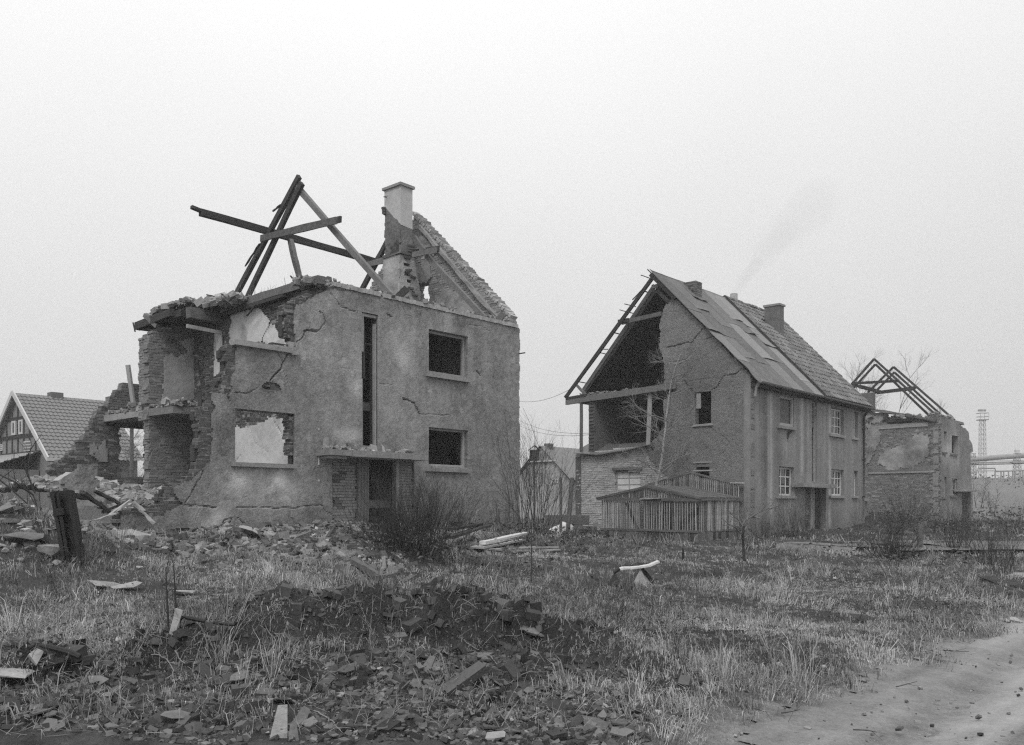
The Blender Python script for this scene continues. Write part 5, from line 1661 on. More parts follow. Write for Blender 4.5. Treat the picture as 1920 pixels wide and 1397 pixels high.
def truss(s, ap, fl, fr_, c0, c1):
    for ds in (0,):
        for a, b in ((ap, fl), (ap, fr_)):
            r0, z0_ = C3.on_s(*a, s); r1, z1_ = C3.on_s(*b, s); mb = MB(); mb.beam(C3.p(s, r0, z0_), C3.p(s, r1, z1_), .10, .13, nseg=3); mb.build("rafter", "timber_dark", HC)
        r0, z0_ = C3.on_s(*c0, s); r1, z1_ = C3.on_s(*c1, s); mb = MB(); mb.beam(C3.p(s, r0, z0_), C3.p(s, r1, z1_), .10, .16, nseg=3); mb.build("collar_beam", "timber_dark", HC)
truss(.6, (1639, 673), (1592, 726), (1758, 781), (1597, 719), (1686, 714)); truss(1.0, (1641.5, 683), (1598, 730), (1742, 779), (1599, 722), (1640, 731))
truss(3.4, (1675.5, 688), (1627, 736), (1790, 788), (1640, 736), (1720, 726)); truss(3.9, (1677, 698), (1634, 742), (1770, 783), (1645, 737), (1716, 729))
a0 = C3.on_r(1600, 718, 4.6); mb = MB(); mb.beam(C3.p(.4, 4.9, a0[1]), C3.p(4.2, 4.9, a0[1]), .16, .2); mb.build("purlin", "timber_dark", HC)
r0, z0_ = C3.on_s(1622, 740, .3); MB().box(C3, .2, .7, r0 - .5, r0 + .4, 6.8, z0_ + .1, .02).build("chimney_stump", "brick", HC)
mb = MB(); n = 160; scatter_blocks(mb, C3.p(rng.uniform(-.3, 3.5, n), rng.uniform(0, 5.5, n), 7.0 + np.abs(rng.normal(0, .07, n))), .05, .16); mb.build("debris", "stone", HC, kind="stuff")
# low garden wall between
w0 = B.on_r(1622, 938, .3); 
WL = thing("garden_wall", "low rendered wall stub with a flat cap behind the black down pipe", "garden wall", B.v(LB + 1.2, .6, .4))
MB().box(B, LB + .15, LB + 2.1, .45, .7, .2, 1.75, .02).build("wall_body", "render_c", WL); MB().box(B, LB + .1, LB + 1.6, .38, .77, 1.75, 1.87, .015).build("wall_cap", "concrete", WL)

# ================================================================== houses behind
def tile_slope(fr, s0, s1, r0, z0, r1, z1, ps=.24, pt=.34, amp=.03):
    ns = max(2, int((s1 - s0) / ps * 4)); L = math.hypot(r1 - r0, z1 - z0); nt_ = max(2, int(L / pt))
    S = np.linspace(s0, s1, ns + 1); T = []
    for j in range(nt_): T += [j / nt_, (j + .96) / nt_]
    T = np.array(T); lift = np.tile([.045, .0], nt_)
    a = math.atan2(z1 - z0, r1 - r0)
    SS, TT = np.meshgrid(S, T, indexing='ij'); H = lift[None] + amp * np.cos(SS * 2 * math.pi / ps)
    P = fr.p(SS, r0 + (r1 - r0) * TT - H * math.sin(a), z0 + (z1 - z0) * TT + H * math.cos(a))
    idx = np.arange(SS.size).reshape(SS.shape); mb = MB()
    mb.add(P.reshape(-1, 3), np.stack([idx[:-1, :-1], idx[1:, :-1], idx[1:, 1:], idx[:-1, 1:]], -1).reshape(-1, 4)); return mb
def prism_wall(fr, s0, s1, r0, r1, z0, ze, zr, name, mt, par):
    rm = (r0 + r1) / 2; mb = MB()
    prof = [(r0, z0), (r1, z0), (r1, ze), (rm, zr), (r0, ze)]
    V = np.vstack([fr.p(s0, r, z) for r, z in prof] + [fr.p(s1, r, z) for r, z in prof]); 
    mb.add(V, [[0, 1, 2], [0, 2, 4], [2, 3, 4], [5, 7, 6], [5, 9, 7], [7, 9, 8]]); mb.F4.append(np.array([[0, 5, 6, 1], [1, 6, 7, 2], [4, 9, 5, 0]])); mb.t4.append(np.zeros(3)); return mb.build(name, mt, par)
D4 = Frame(-24.0, 45.0); rD = 9.0; zeD, zrD = 4.25, 7.7
HD = thing("tiled_house", "half-timbered gabled house with a long tiled roof behind the ruin", "house", D4.v(6, 4.5, .9))
prism_wall(D4, .25, 4.9, .2, rD - .2, .3, zeD - .1, zrD - .25, "wall", "far_wall", HD)
rfD = thing_part("roof", HD)
tile_slope(D4, 0, 5.05, -.35, zeD - .3, rD / 2, zrD).build("roof_tiles", "tile_far", rfD, kind="stuff")
MB().box(D4, 0, 5.05, rD / 2, rD / 2 + .02, zrD - .1, zrD).build("roof_ridge", "tile", rfD)
mb = MB(); V = [D4.p(s, r, z) for s in (0, 5.05) for r, z in ((rD / 2, zrD - .05), (rD + .35, zeD - .3), (rD + .35, zeD - .4), (rD / 2, zrD - .15))]; mb.add(V, [[0, 4, 5, 1], [3, 2, 6, 7], [0, 1, 2, 3], [4, 7, 6, 5]]); mb.build("rear_slope", "tile", rfD)
for r0, z0_, r1, z1_ in ((-.4, zeD - .35, rD / 2, zrD + .03), (rD + .4, zeD - .35, rD / 2, zrD + .03)):
    mb = MB(); mb.beam(D4.p(-.04, r0, z0_), D4.p(-.04, r1, z1_), .08, .26, nseg=2, jit=.002); mb.build("barge_board", "far_white", HD)
MB().box(D4, -.1, 3.2, -.5, -.38, zeD - .45, zeD - .28).build("gutter", "far_white", HD)
MB().box(D4, 1.9, 2.55, 4.3, 4.9, 7.2, zrD + .22).build("chimney", "brick", HD)
for z in (4.35, 5.3, 6.3):
    hw = (zrD - .3 - z) / (zrD - zeD) * rD / 2
    MB().box(D4, .2, .26, rD / 2 - hw, rD / 2 + hw, z - .09, z + .09).build("timber_frame", "timber_dark", HD)
for k in range(-4, 5):
    r = rD / 2 + k * .85; zt_ = zrD - .35 - abs(k * .85) / (rD / 2) * (zrD - zeD)
    if zt_ > 4.4: MB().box(D4, .205, .255, r - .07, r + .07, 4.35, zt_).build("timber_frame", "timber_dark", HD)
for r in (3.95, 5.0):
    wf = MB().box(D4, .16, .24, r - .30, r + .30, 5.42, 6.2).build("window", "far_white", HD); MB().box(D4, .13, .17, r - .12, r + .05, 5.55, 6.1).build("pane", "glass", wf)
def far_win(fr, s, r0, r1, z0, z1, par, c=2, rws=3):
    wf = MB().box(fr, s - .06, s + .02, r0, r1, z0, z1).build("window", "far_white", par)
    for i in range(c):
        for j in range(rws):
            a = r0 + .06 + (r1 - r0 - .06) * i / c; b = z0 + .06 + (z1 - z0 - .06) * j / rws
            MB().box(fr, s - .075, s - .055, a, a + (r1 - r0 - .06) / c - .06, b, b + (z1 - z0 - .06) / rws - .06).build("pane", "glass", wf)
r0, z0_ = D4.on_s(60, 845, .25); r1, z1_ = D4.on_s(46, 828, .25); far_win(D4, .25, r0, r1, z0_, z1_, HD)
r0, z0_ = D4.on_s(6, 845, .25); far_win(D4, .25, r0, r0 + .9, z0_, z1_, HD)
# lean-to with its own tiles
LT = thing("lean_to", "low tiled lean-to shed in front of the half-timbered gable", "shed", D4.v(-2, 4, 1))
mb = MB(); 
zlo = CAMZ + (HZP - 880) / FPX * D4.p(-2.4, 1.2, 0)[1]
P2 = [D4.p(-2.6, 1.2, zlo), D4.p(.2, 1.2, zlo + 1.0), D4.p(.2, 9, zlo + 1.0), D4.p(-2.6, 9, zlo)]
ns = 130; nt_ = 8; G1 = np.linspace(0, 1, ns); T = []
for j in range(nt_): T += [j / nt_, (j + .95) / nt_]
T = np.array(T); lf = np.tile([.05, 0], nt_)
GG, TT = np.meshgrid(G1, T, indexing='ij'); P = (1 - TT[..., None]) * (P2[0] + GG[..., None] * (P2[3] - P2[0])) + TT[..., None] * (P2[1] + GG[..., None] * (P2[2] - P2[1])); P[..., 2] += lf[None] + .035 * np.cos(GG * 7.8 / .24 * 2 * math.pi)
idx = np.arange(GG.size).reshape(GG.shape); mb.add(P.reshape(-1, 3), np.stack([idx[:-1, :-1], idx[:-1, 1:], idx[1:, 1:], idx[1:, :-1]], -1).reshape(-1, 4), 1.1); mb.build("roof_tiles", "tile", LT, kind="stuff")
MB().box(D4, -2.3, .2, 1.4, 9, .4, zlo + .05).build("wall", "far_wall", LT)
# house seen between the two
E5 = Frame(4.3, 62.0)
def e5(u, v): return E5.on_s(u, v, 0)
aR, aZ = e5(1016, 836); bR, bZ = e5(1072, 897); 
wE = aR - bR
HE = thing("gabled_house", "pale hazy gabled house with a small stack in the gap between the two houses", "house", E5.v(3, aR, .8))
prism_wall(E5, 0, 9, bR + .2, aR + wE - .2, .0, bZ - .1, aZ - .15, "wall", "plaster_grey", HE)  # pale wall colour stands in for distance haze
mb = MB(); V = [E5.p(s, r, z) for s in (-.25, 9) for r, z in ((bR - .1, bZ - .1), (aR, aZ), (aR + wE + .1, bZ - .1))]; mb.add(V, [[0, 3, 4, 1], [1, 4, 5, 2]]); mb.build("roof", "tile_far", HE)
zc_ = e5(1016, 865)[1]; hw = (aZ - zc_) / (aZ - bZ) * wE
mb = MB(); V = [E5.p(-.06, aR - hw, zc_), E5.p(-.06, aR + hw, zc_), E5.p(-.06, aR, aZ - .1), E5.p(.02, aR - hw, zc_), E5.p(.02, aR + hw, zc_), E5.p(.02, aR, aZ - .1)]; mb.add(V, [[0, 2, 1], [3, 4, 5]]); mb.F4.append(np.array([[0, 1, 4, 3]])); mb.t4.append(np.zeros(1)); mb.build("gable_cladding", "plaster_grey", HE)
mb = MB(); mb.beam(E5.p(-.12, aR - hw - .1, zc_), E5.p(-.12, aR + hw, zc_), .1, .1); mb.build("gable_moulding", "far_white", HE)
r0, z0_ = e5(1035, 898); r1, z1_ = e5(1047, 906); far_win(E5, 0, r1, r0, z1_, z0_, HE, 3, 2)
MB().box(E5, .5, 1.0, aR - .28, aR + .22, aZ - .6, aZ + .2).build("chimney", "brick", HE)

# ================================================================== industry in the haze
def lattice(mb, x, y, z0, z1, w0, w1, n, rad, cap=True):
    for i in range(n):
        a = i / n; b = (i + 1) / n
        wa = w0 + (w1 - w0) * a; wb = w0 + (w1 - w0) * b; za = z0 + (z1 - z0) * a; zb2 = z0 + (z1 - z0) * b
        ca = [(x + sx * wa / 2, y + sy * wa / 2, za) for sx, sy in ((-1, -1), (1, -1), (1, 1), (-1, 1))]; cb = [(x + sx * wb / 2, y + sy * wb / 2, zb2) for sx, sy in ((-1, -1), (1, -1), (1, 1), (-1, 1))]
        for k in range(4):
            mb.tube([ca[k], cb[k]], rad * 1.5, 4, False); mb.tube([ca[k], cb[(k + 1) % 4]], rad, 3, False); mb.tube([ca[(k + 1) % 4], cb[k]], rad, 3, False); mb.tube([cb[k], cb[(k + 1) % 4]], rad, 3, False)
tY = 125.0; tx = (1842 - 960) / FPX * tY; tz = CAMZ + (HZP - 788) / FPX * tY; tz0 = gz1(tx, tY)
TW = thing("floodlight_tower", "tall slender lattice tower with a railed lamp platform in the haze", "tower", (tx, tY, tz0))
mb = MB(); lattice(mb, tx, tY, tz0 - .3, tz, .8, .62, 13, .018); mb.build("lattice_mast", "far_steel", TW)
mb = MB().boxes([[tx, tY, tz + .05]], [.6, 0, 0], [0, .6, 0], [0, 0, .06]); 
for zz in (.5, 1.0): 
    for dx, dy in ((-.6, 0), (.6, 0), (0, -.6), (0, .6)): mb.boxes([[tx + dx, tY + dy, tz + zz]], [.02 if dx else .6, 0, 0], [0, .02 if dy else .6, 0], [0, 0, .03])
for dx in (-.6, 0, .6): mb.boxes([[tx + dx, tY - .6, tz + .5]], [.02, 0, 0], [0, .02, 0], [0, 0, .5])
mb.build("platform", "far_steel", TW)
for dx in (-.45, -.1, .35): MB().boxes([[tx + dx, tY, tz + 1.4]], [.14, 0, 0], [0, .12, 0], [0, 0, .14]).build("floodlight", "far_steel", TW)
mb = MB(); mb.tube([(tx - .6, tY, tz - 7.5), (tx - 1.7, tY, tz - 7.6), (tx - 1.7, tY, tz - 8.6)], .04, 4); mb.boxes([[tx - 1.7, tY, tz - 8.8]], [.15, 0, 0], [0, .15, 0], [0, 0, .25]); mb.build("lamp_arm", "far_steel", TW)
pY = 112.0
def wp(u, v, y=pY): return ((u - 960) / FPX * y, y, CAMZ + (HZP - v) / FPX * y)
PB = thing("pipe_bridge", "thick overhead pipe carried on lattice pylons across the hazy works", "pipe bridge", (wp(1880, 900)[0], pY, gz1(wp(1880, 900)[0], pY)))
mb = MB(); mb.tube([wp(1780, 867), wp(1822, 861), wp(1905, 855), wp(1990, 849)], .33, 12); mb.build("main_pipe", "far_steel", PB)
for v, r_ in ((869, .10), (866, .07)):
    mb = MB(); mb.tube([wp(1780, v + 3), wp(1905, v), wp(1990, v - 3)], r_, 8); mb.build("side_pipe", "far_steel", PB)
mb = MB(); mb.tube([wp(1780, 865), wp(1990, 863)], .03, 4); mb.build("walkway_rail", "far_steel", PB)
for u in (1823, 1907):
    x = wp(u, 900)[0]; mb = MB(); lattice(mb, x, pY, gz1(x, pY) - .3, wp(u, 850)[2], .75, .55, 8, .02); mb.boxes([[x, pY, wp(u, 867)[2]]], [.75, 0, 0], [0, .4, 0], [0, 0, .1]); mb.build("pylon", "far_steel", PB)
mb = MB(); x = wp(1907, 846)[0]; mb.boxes([wp(1907, 846)], [.25, 0, 0], [0, .2, 0], [0, 0, .15]); mb.tube([wp(1904, 845), wp(1903.5, 840)], .05, 4); mb.build("vent_cap", "far_white", PB)
LP = thing("low_pipeline", "thin stepped pipeline on short posts below the pipe bridge", "pipeline", (wp(1870, 900, 104)[0], 104, gz1(wp(1870, 900, 104)[0], 104)))
mb = MB(); mb.tube([wp(1775, 889, 104), wp(1830, 886, 104), wp(1834, 878.5, 104), wp(1865, 878, 104), wp(1868, 884, 104), wp(1990, 879, 104)], .10, 6); mb.build("pipe", "far_steel", LP)
mb = MB(); mb.tube([wp(1780, 884, 104), wp(1990, 881, 104)], .05, 5); mb.build("pipe", "far_steel", LP)
for u in (1866, 1877, 1882, 1891, 1899, 1903, 1913, 1918):
    x = wp(u, 900, 104)[0]; mb = MB(); mb.tube([(x, 104, gz1(x, 104) - .2), (x, 104, wp(u, 883, 104)[2])], .08, 5); mb.build("post", "far_steel", LP)
# far stack with a drifting plume
sx, sy = (1376 - 960) / FPX * 240, 240.0
SK = MB(); SK.tube([(sx, sy, 3), (sx, sy, CAMZ + (HZP - 551) / FPX * sy)], [1.3, 1.0], 20)
# ================================================================== plants
def wig(p, d, L, n, wob, grav=0.0):
    """a wandering shoot"""
    P = [np.array(p, float)]; d = np.array(d, float); d /= np.linalg.norm(d)
    for i in range(n):
        d = d + rng.normal(0, wob, 3) + np.array([0, 0, grav]); d /= np.linalg.norm(d); P.append(P[-1] + d * L / n)
    return np.array(P), d
def branchy(mb, p, d, L, rad, depth, wob=.12, kids=(3, 5), spread=.75, grav=.0, n=6, shrink=.62, sides=5, tmin=.25):
    P, dd = wig(p, d, L, n, wob, grav)
    R = np.linspace(rad, rad * .45, n + 1)
    mb.tube(P, R, sides if rad > .012 else 3, False)
    if depth == 0: return
    for _ in range(random.randint(*kids)):
        t = random.uniform(tmin, 1.0); i = min(int(t * n), n - 1); f = t * n - i
        q = P[i] * (1 - f) + P[i + 1] * f; a = P[i + 1] - P[i]; a /= np.linalg.norm(a)
        rv = rng.normal(0, 1, 3); rv -= a * rv.dot(a); rv /= np.linalg.norm(rv)
        branchy(mb, q, a * (1 - spread * .45) + rv * spread, L * shrink * random.uniform(.7, 1.15) * (1.15 - .4 * t), max(R[i] * .55, .0018), depth - 1, wob, kids, spread, grav, max(4, n - 1), shrink, sides, tmin)
def shrub(name, base, stems, h, spread, label, cat, mt="twig", rad=.006, kids=(2, 4), depth=1, grav=.02, group=None, jit=.25, extra=None):
    base = np.array(base); mb = MB()
    for _ in range(stems):
        a = random.uniform(0, 2 * math.pi); lean = abs(random.gauss(0, spread))
        d = np.array([math.cos(a) * lean, math.sin(a) * lean, 1.0]); b = base + np.array([math.cos(a), math.sin(a), 0]) * abs(random.gauss(0, jit)); b[2] = gz1(b[0], b[1]) - .03
        branchy(mb, b, d, h * random.uniform(.55, 1.1), rad, depth, .09, kids, .45, grav, 6, .5, 4, .35)
    if extra: extra(mb)
    t = thing(name, label, cat, base, group)
    mb.build("stems", mt, t)
    return t
# the broom before the door
bc = gp(768, 1046); bc2 = bc + Vector((.1, .5, 0))
shrub("broom_bush", bc2, 210, 1.4, .62, "large dark leafless broom bush before the doorway of the roofless ruin", "bush", rad=.0055, kids=(4, 7), depth=1, grav=.04, jit=.45)
b3 = gp(735, 1040); shrub("broom_bush", b3 + Vector((0, .6, 0)), 150, .8, .9, "lower dark tangle at the foot of the broom bush", "bush", rad=.006, kids=(4, 6), depth=1, jit=.5)
b = gp(1005, 1003); shrub("corner_shrub", b + Vector((0, 1.0, 0)), 38, 2.5, .3, "tall bare shrub at the end corner of the roofless ruin", "shrub", rad=.009, kids=(3, 6), depth=2, grav=.02, jit=.5)
b = gp(990, 1000); shrub("corner_shrub", b + Vector((-.1, 1.6, 0)), 10, 3.6, .12, "long upright shoots against the end wall of the roofless ruin", "shrub", rad=.010, kids=(3, 5), depth=2, grav=.0, jit=.2)
b = gp(945, 995); shrub("corner_shrub", b + Vector((0, .4, 0)), 22, 1.0, .3, "thin bare stems along the foot of the ruin's front wall", "shrub", rad=.007, kids=(1, 3), depth=1, jit=.6)
b = gp(850, 990); shrub("corner_shrub", b + Vector((0, .8, 0)), 12, 1.3, .35, "sparse dark twigs beside the low vent in the ruin's front", "shrub", rad=.007, kids=(3, 4), depth=1, jit=.3)
# shrubs before house 2
for (u, v, n, h, sp, l) in ((1490, 1008, 50, 1.5, .5, "bare bush under the curtained window of the patched house"), (1465, 1006, 30, 1.0, .6, "low bare bush at the corner of the patched house"), (1518, 1012, 26, 1.2, .5, "bare bush in front of the ribbed door post"),
                            (1433, 1012, 36, .9, .7, "scrubby growth between the pen and the patched house"), (1600, 1016, 8, 1.3, .35, "single thin bush near the black down pipe"), (1600, 1034, 14, .5, .5, "small dry weed on the yard kerb"),
                            (1680, 1002, 70, 1.6, .7, "dense low thicket before the low garden wall"), (1700, 985, 50, 2.3, .6, "sprawling bare thicket before the far ruin"), (1740, 990, 30, 1.6, .7, "thin thicket on the heap before the far ruin"),
                            (1660, 1046, 90, .75, .9, "dark bent weeds on the near edge of the yard"), (1690, 1050, 70, .9, .8, "clump of dry weeds leaning over the kerb"), (1790, 1035, 90, 1.25, .45, "tall dark brushy weed at the far bend of the yard"),
                            (1850, 1060, 46, 1.1, .35, "upright dark dock stalks beside the road verge"), (1880, 1075, 30, .9, .45, "leaning dry stalks nearest the road bend"), (1895, 1000, 60, 1.3, .6, "bushy tangle at the edge of the far meadow")):
    shrub("bare_bush", gp(u, v), n, h, sp, l, "bush", rad=.006, kids=(3, 5), depth=1, group="bare bushes before the houses")
# birch before the gable
bp = B.p(-.75, 3.05, .3); BR = thing("birch_tree", "young leafless birch growing up in front of the torn gable", "tree", bp)
def bpx(u, v, s, r): return B.p(s, r, CAMZ + (HZP - v) / FPX * B.p(s, r, 0)[1])
mb = MB(); tr = [bp]
for u, v in ((1229, 950), (1231, 905), (1236, 885), (1241, 860), (1244, 830), (1248, 800), (1251, 770), (1255, 740), (1259, 715), (1266, 690), (1278, 660)):
    k = B.on_s(u, v, -.75); tr.append(B.p(-.75, k[0], k[1]))
tr[0] = B.p(-.75, B.on_s(1229, 950, -.75)[0], .15)
tr = np.array(tr); mb.tube(tr, np.linspace(.065, .014, len(tr)), 7, False); mb.build("trunk", "bark_birch", BR, True)
mb = MB()
for i in range(2, len(tr) - 1):
    for _ in range(3):
        a = random.uniform(0, 6.28)
        branchy(mb, tr[i] + (tr[i + 1] - tr[i]) * random.random(), np.array([math.cos(a) * .9, math.sin(a) * .6, random.uniform(.05, .8)]), random.uniform(.8, 1.5), .017, 2, .13, (5, 8), .7, -.01, 7, .6, 4)
for u, v, L in ((1237, 880, 2.0), (1237, 890, 1.9), (1238, 885, 1.7), (1240, 880, 1.5), (1245, 790, 1.6), (1246, 820, 1.6)):
    k = B.on_s(u, v, -.75); o_ = B.p(-.75, k[0], k[1])
    branchy(mb, o_, np.array([-.9, .5, random.uniform(.15, .7)]) * random.choice([1, 1, 1, -1]) * np.array([1, 1, 1 if True else 0]) if False else np.array([random.choice([-1, -1, 1]) * .8, random.uniform(-.3, .4), random.uniform(.2, .7)]), L, .022, 2, .1, (6, 9), .6, -.015, 8, .55, 4)
mb.build("crown", "twig_birch", BR)
# pale dead sapling
bp = gp(1396, 1052); SP = thing("dead_sapling", "small pale forked dead sapling standing in the grass by the pen", "tree", bp)
def sx_(u, v): return np.array([(u - 960) / FPX * bp.y, bp.y + random.uniform(-.1, .1), CAMZ + (HZP - v) / FPX * bp.y])
mb = MB(); mb.tube([np.array(bp) - [0, 0, .05], sx_(1394, 1025), sx_(1391, 1000), sx_(1393, 986)], [.035, .03, .028, .025], 6, False); mb.build("trunk", "twig", SP)
mb = MB()
for pts in ([(1393, 986), (1400, 975), (1412, 968), (1425, 960), (1440, 953), (1455, 948)], [(1393, 988), (1385, 975), (1372, 965), (1360, 952)], [(1400, 975), (1405, 960), (1396, 945)], [(1412, 968), (1424, 972), (1444, 955), (1465, 946)], [(1391, 1000), (1380, 990), (1365, 982), (1350, 970)], [(1393, 990), (1398, 972), (1396, 955)], [(1394, 995), (1402, 985), (1400, 1000)], [(1390, 990), (1375, 985), (1355, 985)]):
    P = np.array([sx_(*p) for p in pts]); mb.tube(P, np.linspace(.022, .006, len(P)), 5, False)
    for k in range(1, len(P)):
        for _ in range(2): branchy(mb, P[k], np.array([random.uniform(-1, 1), random.uniform(-.5, .5), random.uniform(.1, 1)]), .35, .006, 1, .1, (2, 3), .6, 0, 5, .55, 3)
mb.build("crown", "twig_pale", SP)
b = gp(1420, 1050); mb = MB(); mb.tube([b - Vector((0, 0, .1)), b + Vector((.02, 0, .3)), b + Vector((-.02, 0, .62))], [.012, .01, .006], 5); mb.thing("dry_stalk", "twig", "short dark stalk standing beside the pale sapling", "stalk")
# trees behind
def tree(x, y, h, label, spread=.5, mt="twig", n=3, rad=.09, kids=(5, 8), depth=3, group=None, z=None):
    z = gz1(x, y) if z is None else z
    t = thing("bare_tree", label, "tree", (x, y, z), group); tk = MB(); cr2 = MB()
    for i in range(n):
        a = random.uniform(0, 6.28); d = np.array([math.cos(a) * .25, math.sin(a) * .25, 1]) if n > 1 else np.array([.03, 0, 1.])
        P, dd = wig((x + .2 * math.cos(a), y + .2 * math.sin(a), z - .1), d, h * random.uniform(.75, 1), 9, .05, .01); tk.tube(P, np.linspace(rad, rad * .2, 10), 6, False)
        for k in range(2, 10):
            for _ in range(random.randint(1, 3)):
                a = random.uniform(0, 6.28); branchy(cr2, P[k], np.array([math.cos(a) * spread, math.sin(a) * spread, .75]), h * .30 * (1.2 - k / 14), rad * .3, depth - 1, .09, kids, .5, .02, 5, .55, 3)
    tk.build("trunk", mt, t); cr2.build("crown", mt, t)
x = (1632 - 960) / FPX * 68; tree(x, 68, 12.5, "tall bare tree rising behind the two roof trusses", .5, "twig_grey", n=3, rad=.06)
x = (1690 - 960) / FPX * 70; tree(x, 70, 9.0, "slimmer bare tree behind the collar beams of the far ruin", .4, "twig_grey", n=2, rad=.05)
x = (268 - 960) / FPX * 42; tree(x, 42, 4.4, "bare bushy tree framed by the gap in the ruin's rear wall", .8, "twig_grey", n=3, rad=.035, z=.9)
for (u, y, h, l) in ((1835, 80, 3.0, "faint bare sapling on the hazy slope near the far ruin"), (1862, 75, 2.2, "wispy bush on the hazy slope below the pipeline"), (1010, 45, 3.0, "thin bare tree in the gap beside the bird box")):
    tree((u - 960) / FPX * y, y, h, l, .6, n=3, rad=.03, kids=(3, 5), depth=2)
# long bramble shoots at the left heap
for k, pts in enumerate(([(0, 900, 14), (22, 918, 14), (52, 945, 14)], [(0, 890, 13), (30, 905, 13), (62, 928, 13.2), (70, 950, 13.2)], [(45, 865, 12.5), (52, 890, 12.5), (66, 925, 12.5)])):
    P = [((u - 960) / FPX * y, y, CAMZ + (HZP - v) / FPX * y) for u, v, y in pts]; mb = MB(); mb.tube(P, [.012, .014, .012, .008][:len(P)], 5)
    for p in P: branchy(mb, p, (random.uniform(-1, 1), 0, 1), .5, .008, 1)
    mb.thing("bramble_shoot", "twig", ("dark bramble shoot sloping over the overgrown heap", "second bramble shoot arching across the overgrown heap", "upright bramble shoot in front of the tiled lean-to")[k], "bramble", group="bramble shoots")
# tall thin stalks in the grass
for k, (u, v0, v1, l) in enumerate(((316, 1190, 1070, "tall thin dark stalk, the nearer of a pair in the grass"), (331, 1180, 1065, "tall thin dark stalk beside the upright pale stake"), (996, 1093, 985, "lone thin dark sapling stem in front of the white planks"))):
    b = gp(u, v0); y = b.y; P = [np.array(b) - [0, 0, .05]] + [np.array([(u + (5 if k < 2 else -1) * -f * (1 if k < 2 else 1) - 960) / FPX * y, y, CAMZ + (HZP - (v0 + (v1 - v0) * f)) / FPX * y]) for f in (.3, .6, 1)]
    mb = MB(); mb.tube(P, [.011, .009, .008, .004], 5)
    for p in P[1:]: branchy(mb, p, (random.uniform(-1, 1), 0, .8), .12, .004, 0)
    mb.thing("dry_stalk", "twig", l, "stalk", group="dry stalks")

# ================================================================== grass: blades past counting
def grass_pts(n, y0, y1, xm, dens):
    """random points in view between two distances, thinned by a density function"""
    y = y0 * (y1 / y0) ** rng.uniform(0, 1, n); x = (rng.uniform(-1.08, 1.08, n) * .586) * y
    k = rng.uniform(0, 1, n) < dens(x, y)
    return x[k], y[k]
YARD = [(p.x, p.y) for p in (gp(1470, 1031), gp(1990, 1034), gp(1990, 1019), gp(1485, 1023))]
def gdens(x, y):
    q, n = R0.inv(x, y)
    d = sst(-.35, .35, n + .55 * fbm(x, y, .9, 4, 66))
    b, _ = bank_w(x, y)
    R_ = np.hypot(x, y)
    d = d * (1 - np.where(y > np.interp(x, [p[0] for p in BANK], [p[1] for p in BANK]) - .5, .45, .95) * np.clip(front_w(x, y) * (.95 + .9 * fbm(x, y, 1.3, 3, 92)), 0, 1))
    d = d * (1 - .93 * np.clip(apron_w(x, y) * (.9 + 1.1 * fbm(x, y, .9, 4, 63)), 0, 1))
    sa, ra = A.inv(x, y); sb_, rb = B.inv(x, y)
    d = d * ~((sa > -.1) & (sa < 12.6) & (ra > -.1) & (ra < 9.6)) * ~((sb_ > 0) & (sb_ < LB) & (rb > 0) & (rb < DB))
    d = d * ~((sb_ > pS) & (sb_ < .1) & (rb > pR0) & (rb < pR1))
    d = np.where(inpoly(x, y, YARD), d * .25, d)
    d = d * np.where((sb_ > pS - 3.5) & (sb_ < pS) & (rb > pR0 - 2) & (rb < pR1 + 1), .3, 1)
    patch = np.clip(.85 + 1.3 * fbm(x, y, .55, 4, 91), .35, 1)
    return d * patch
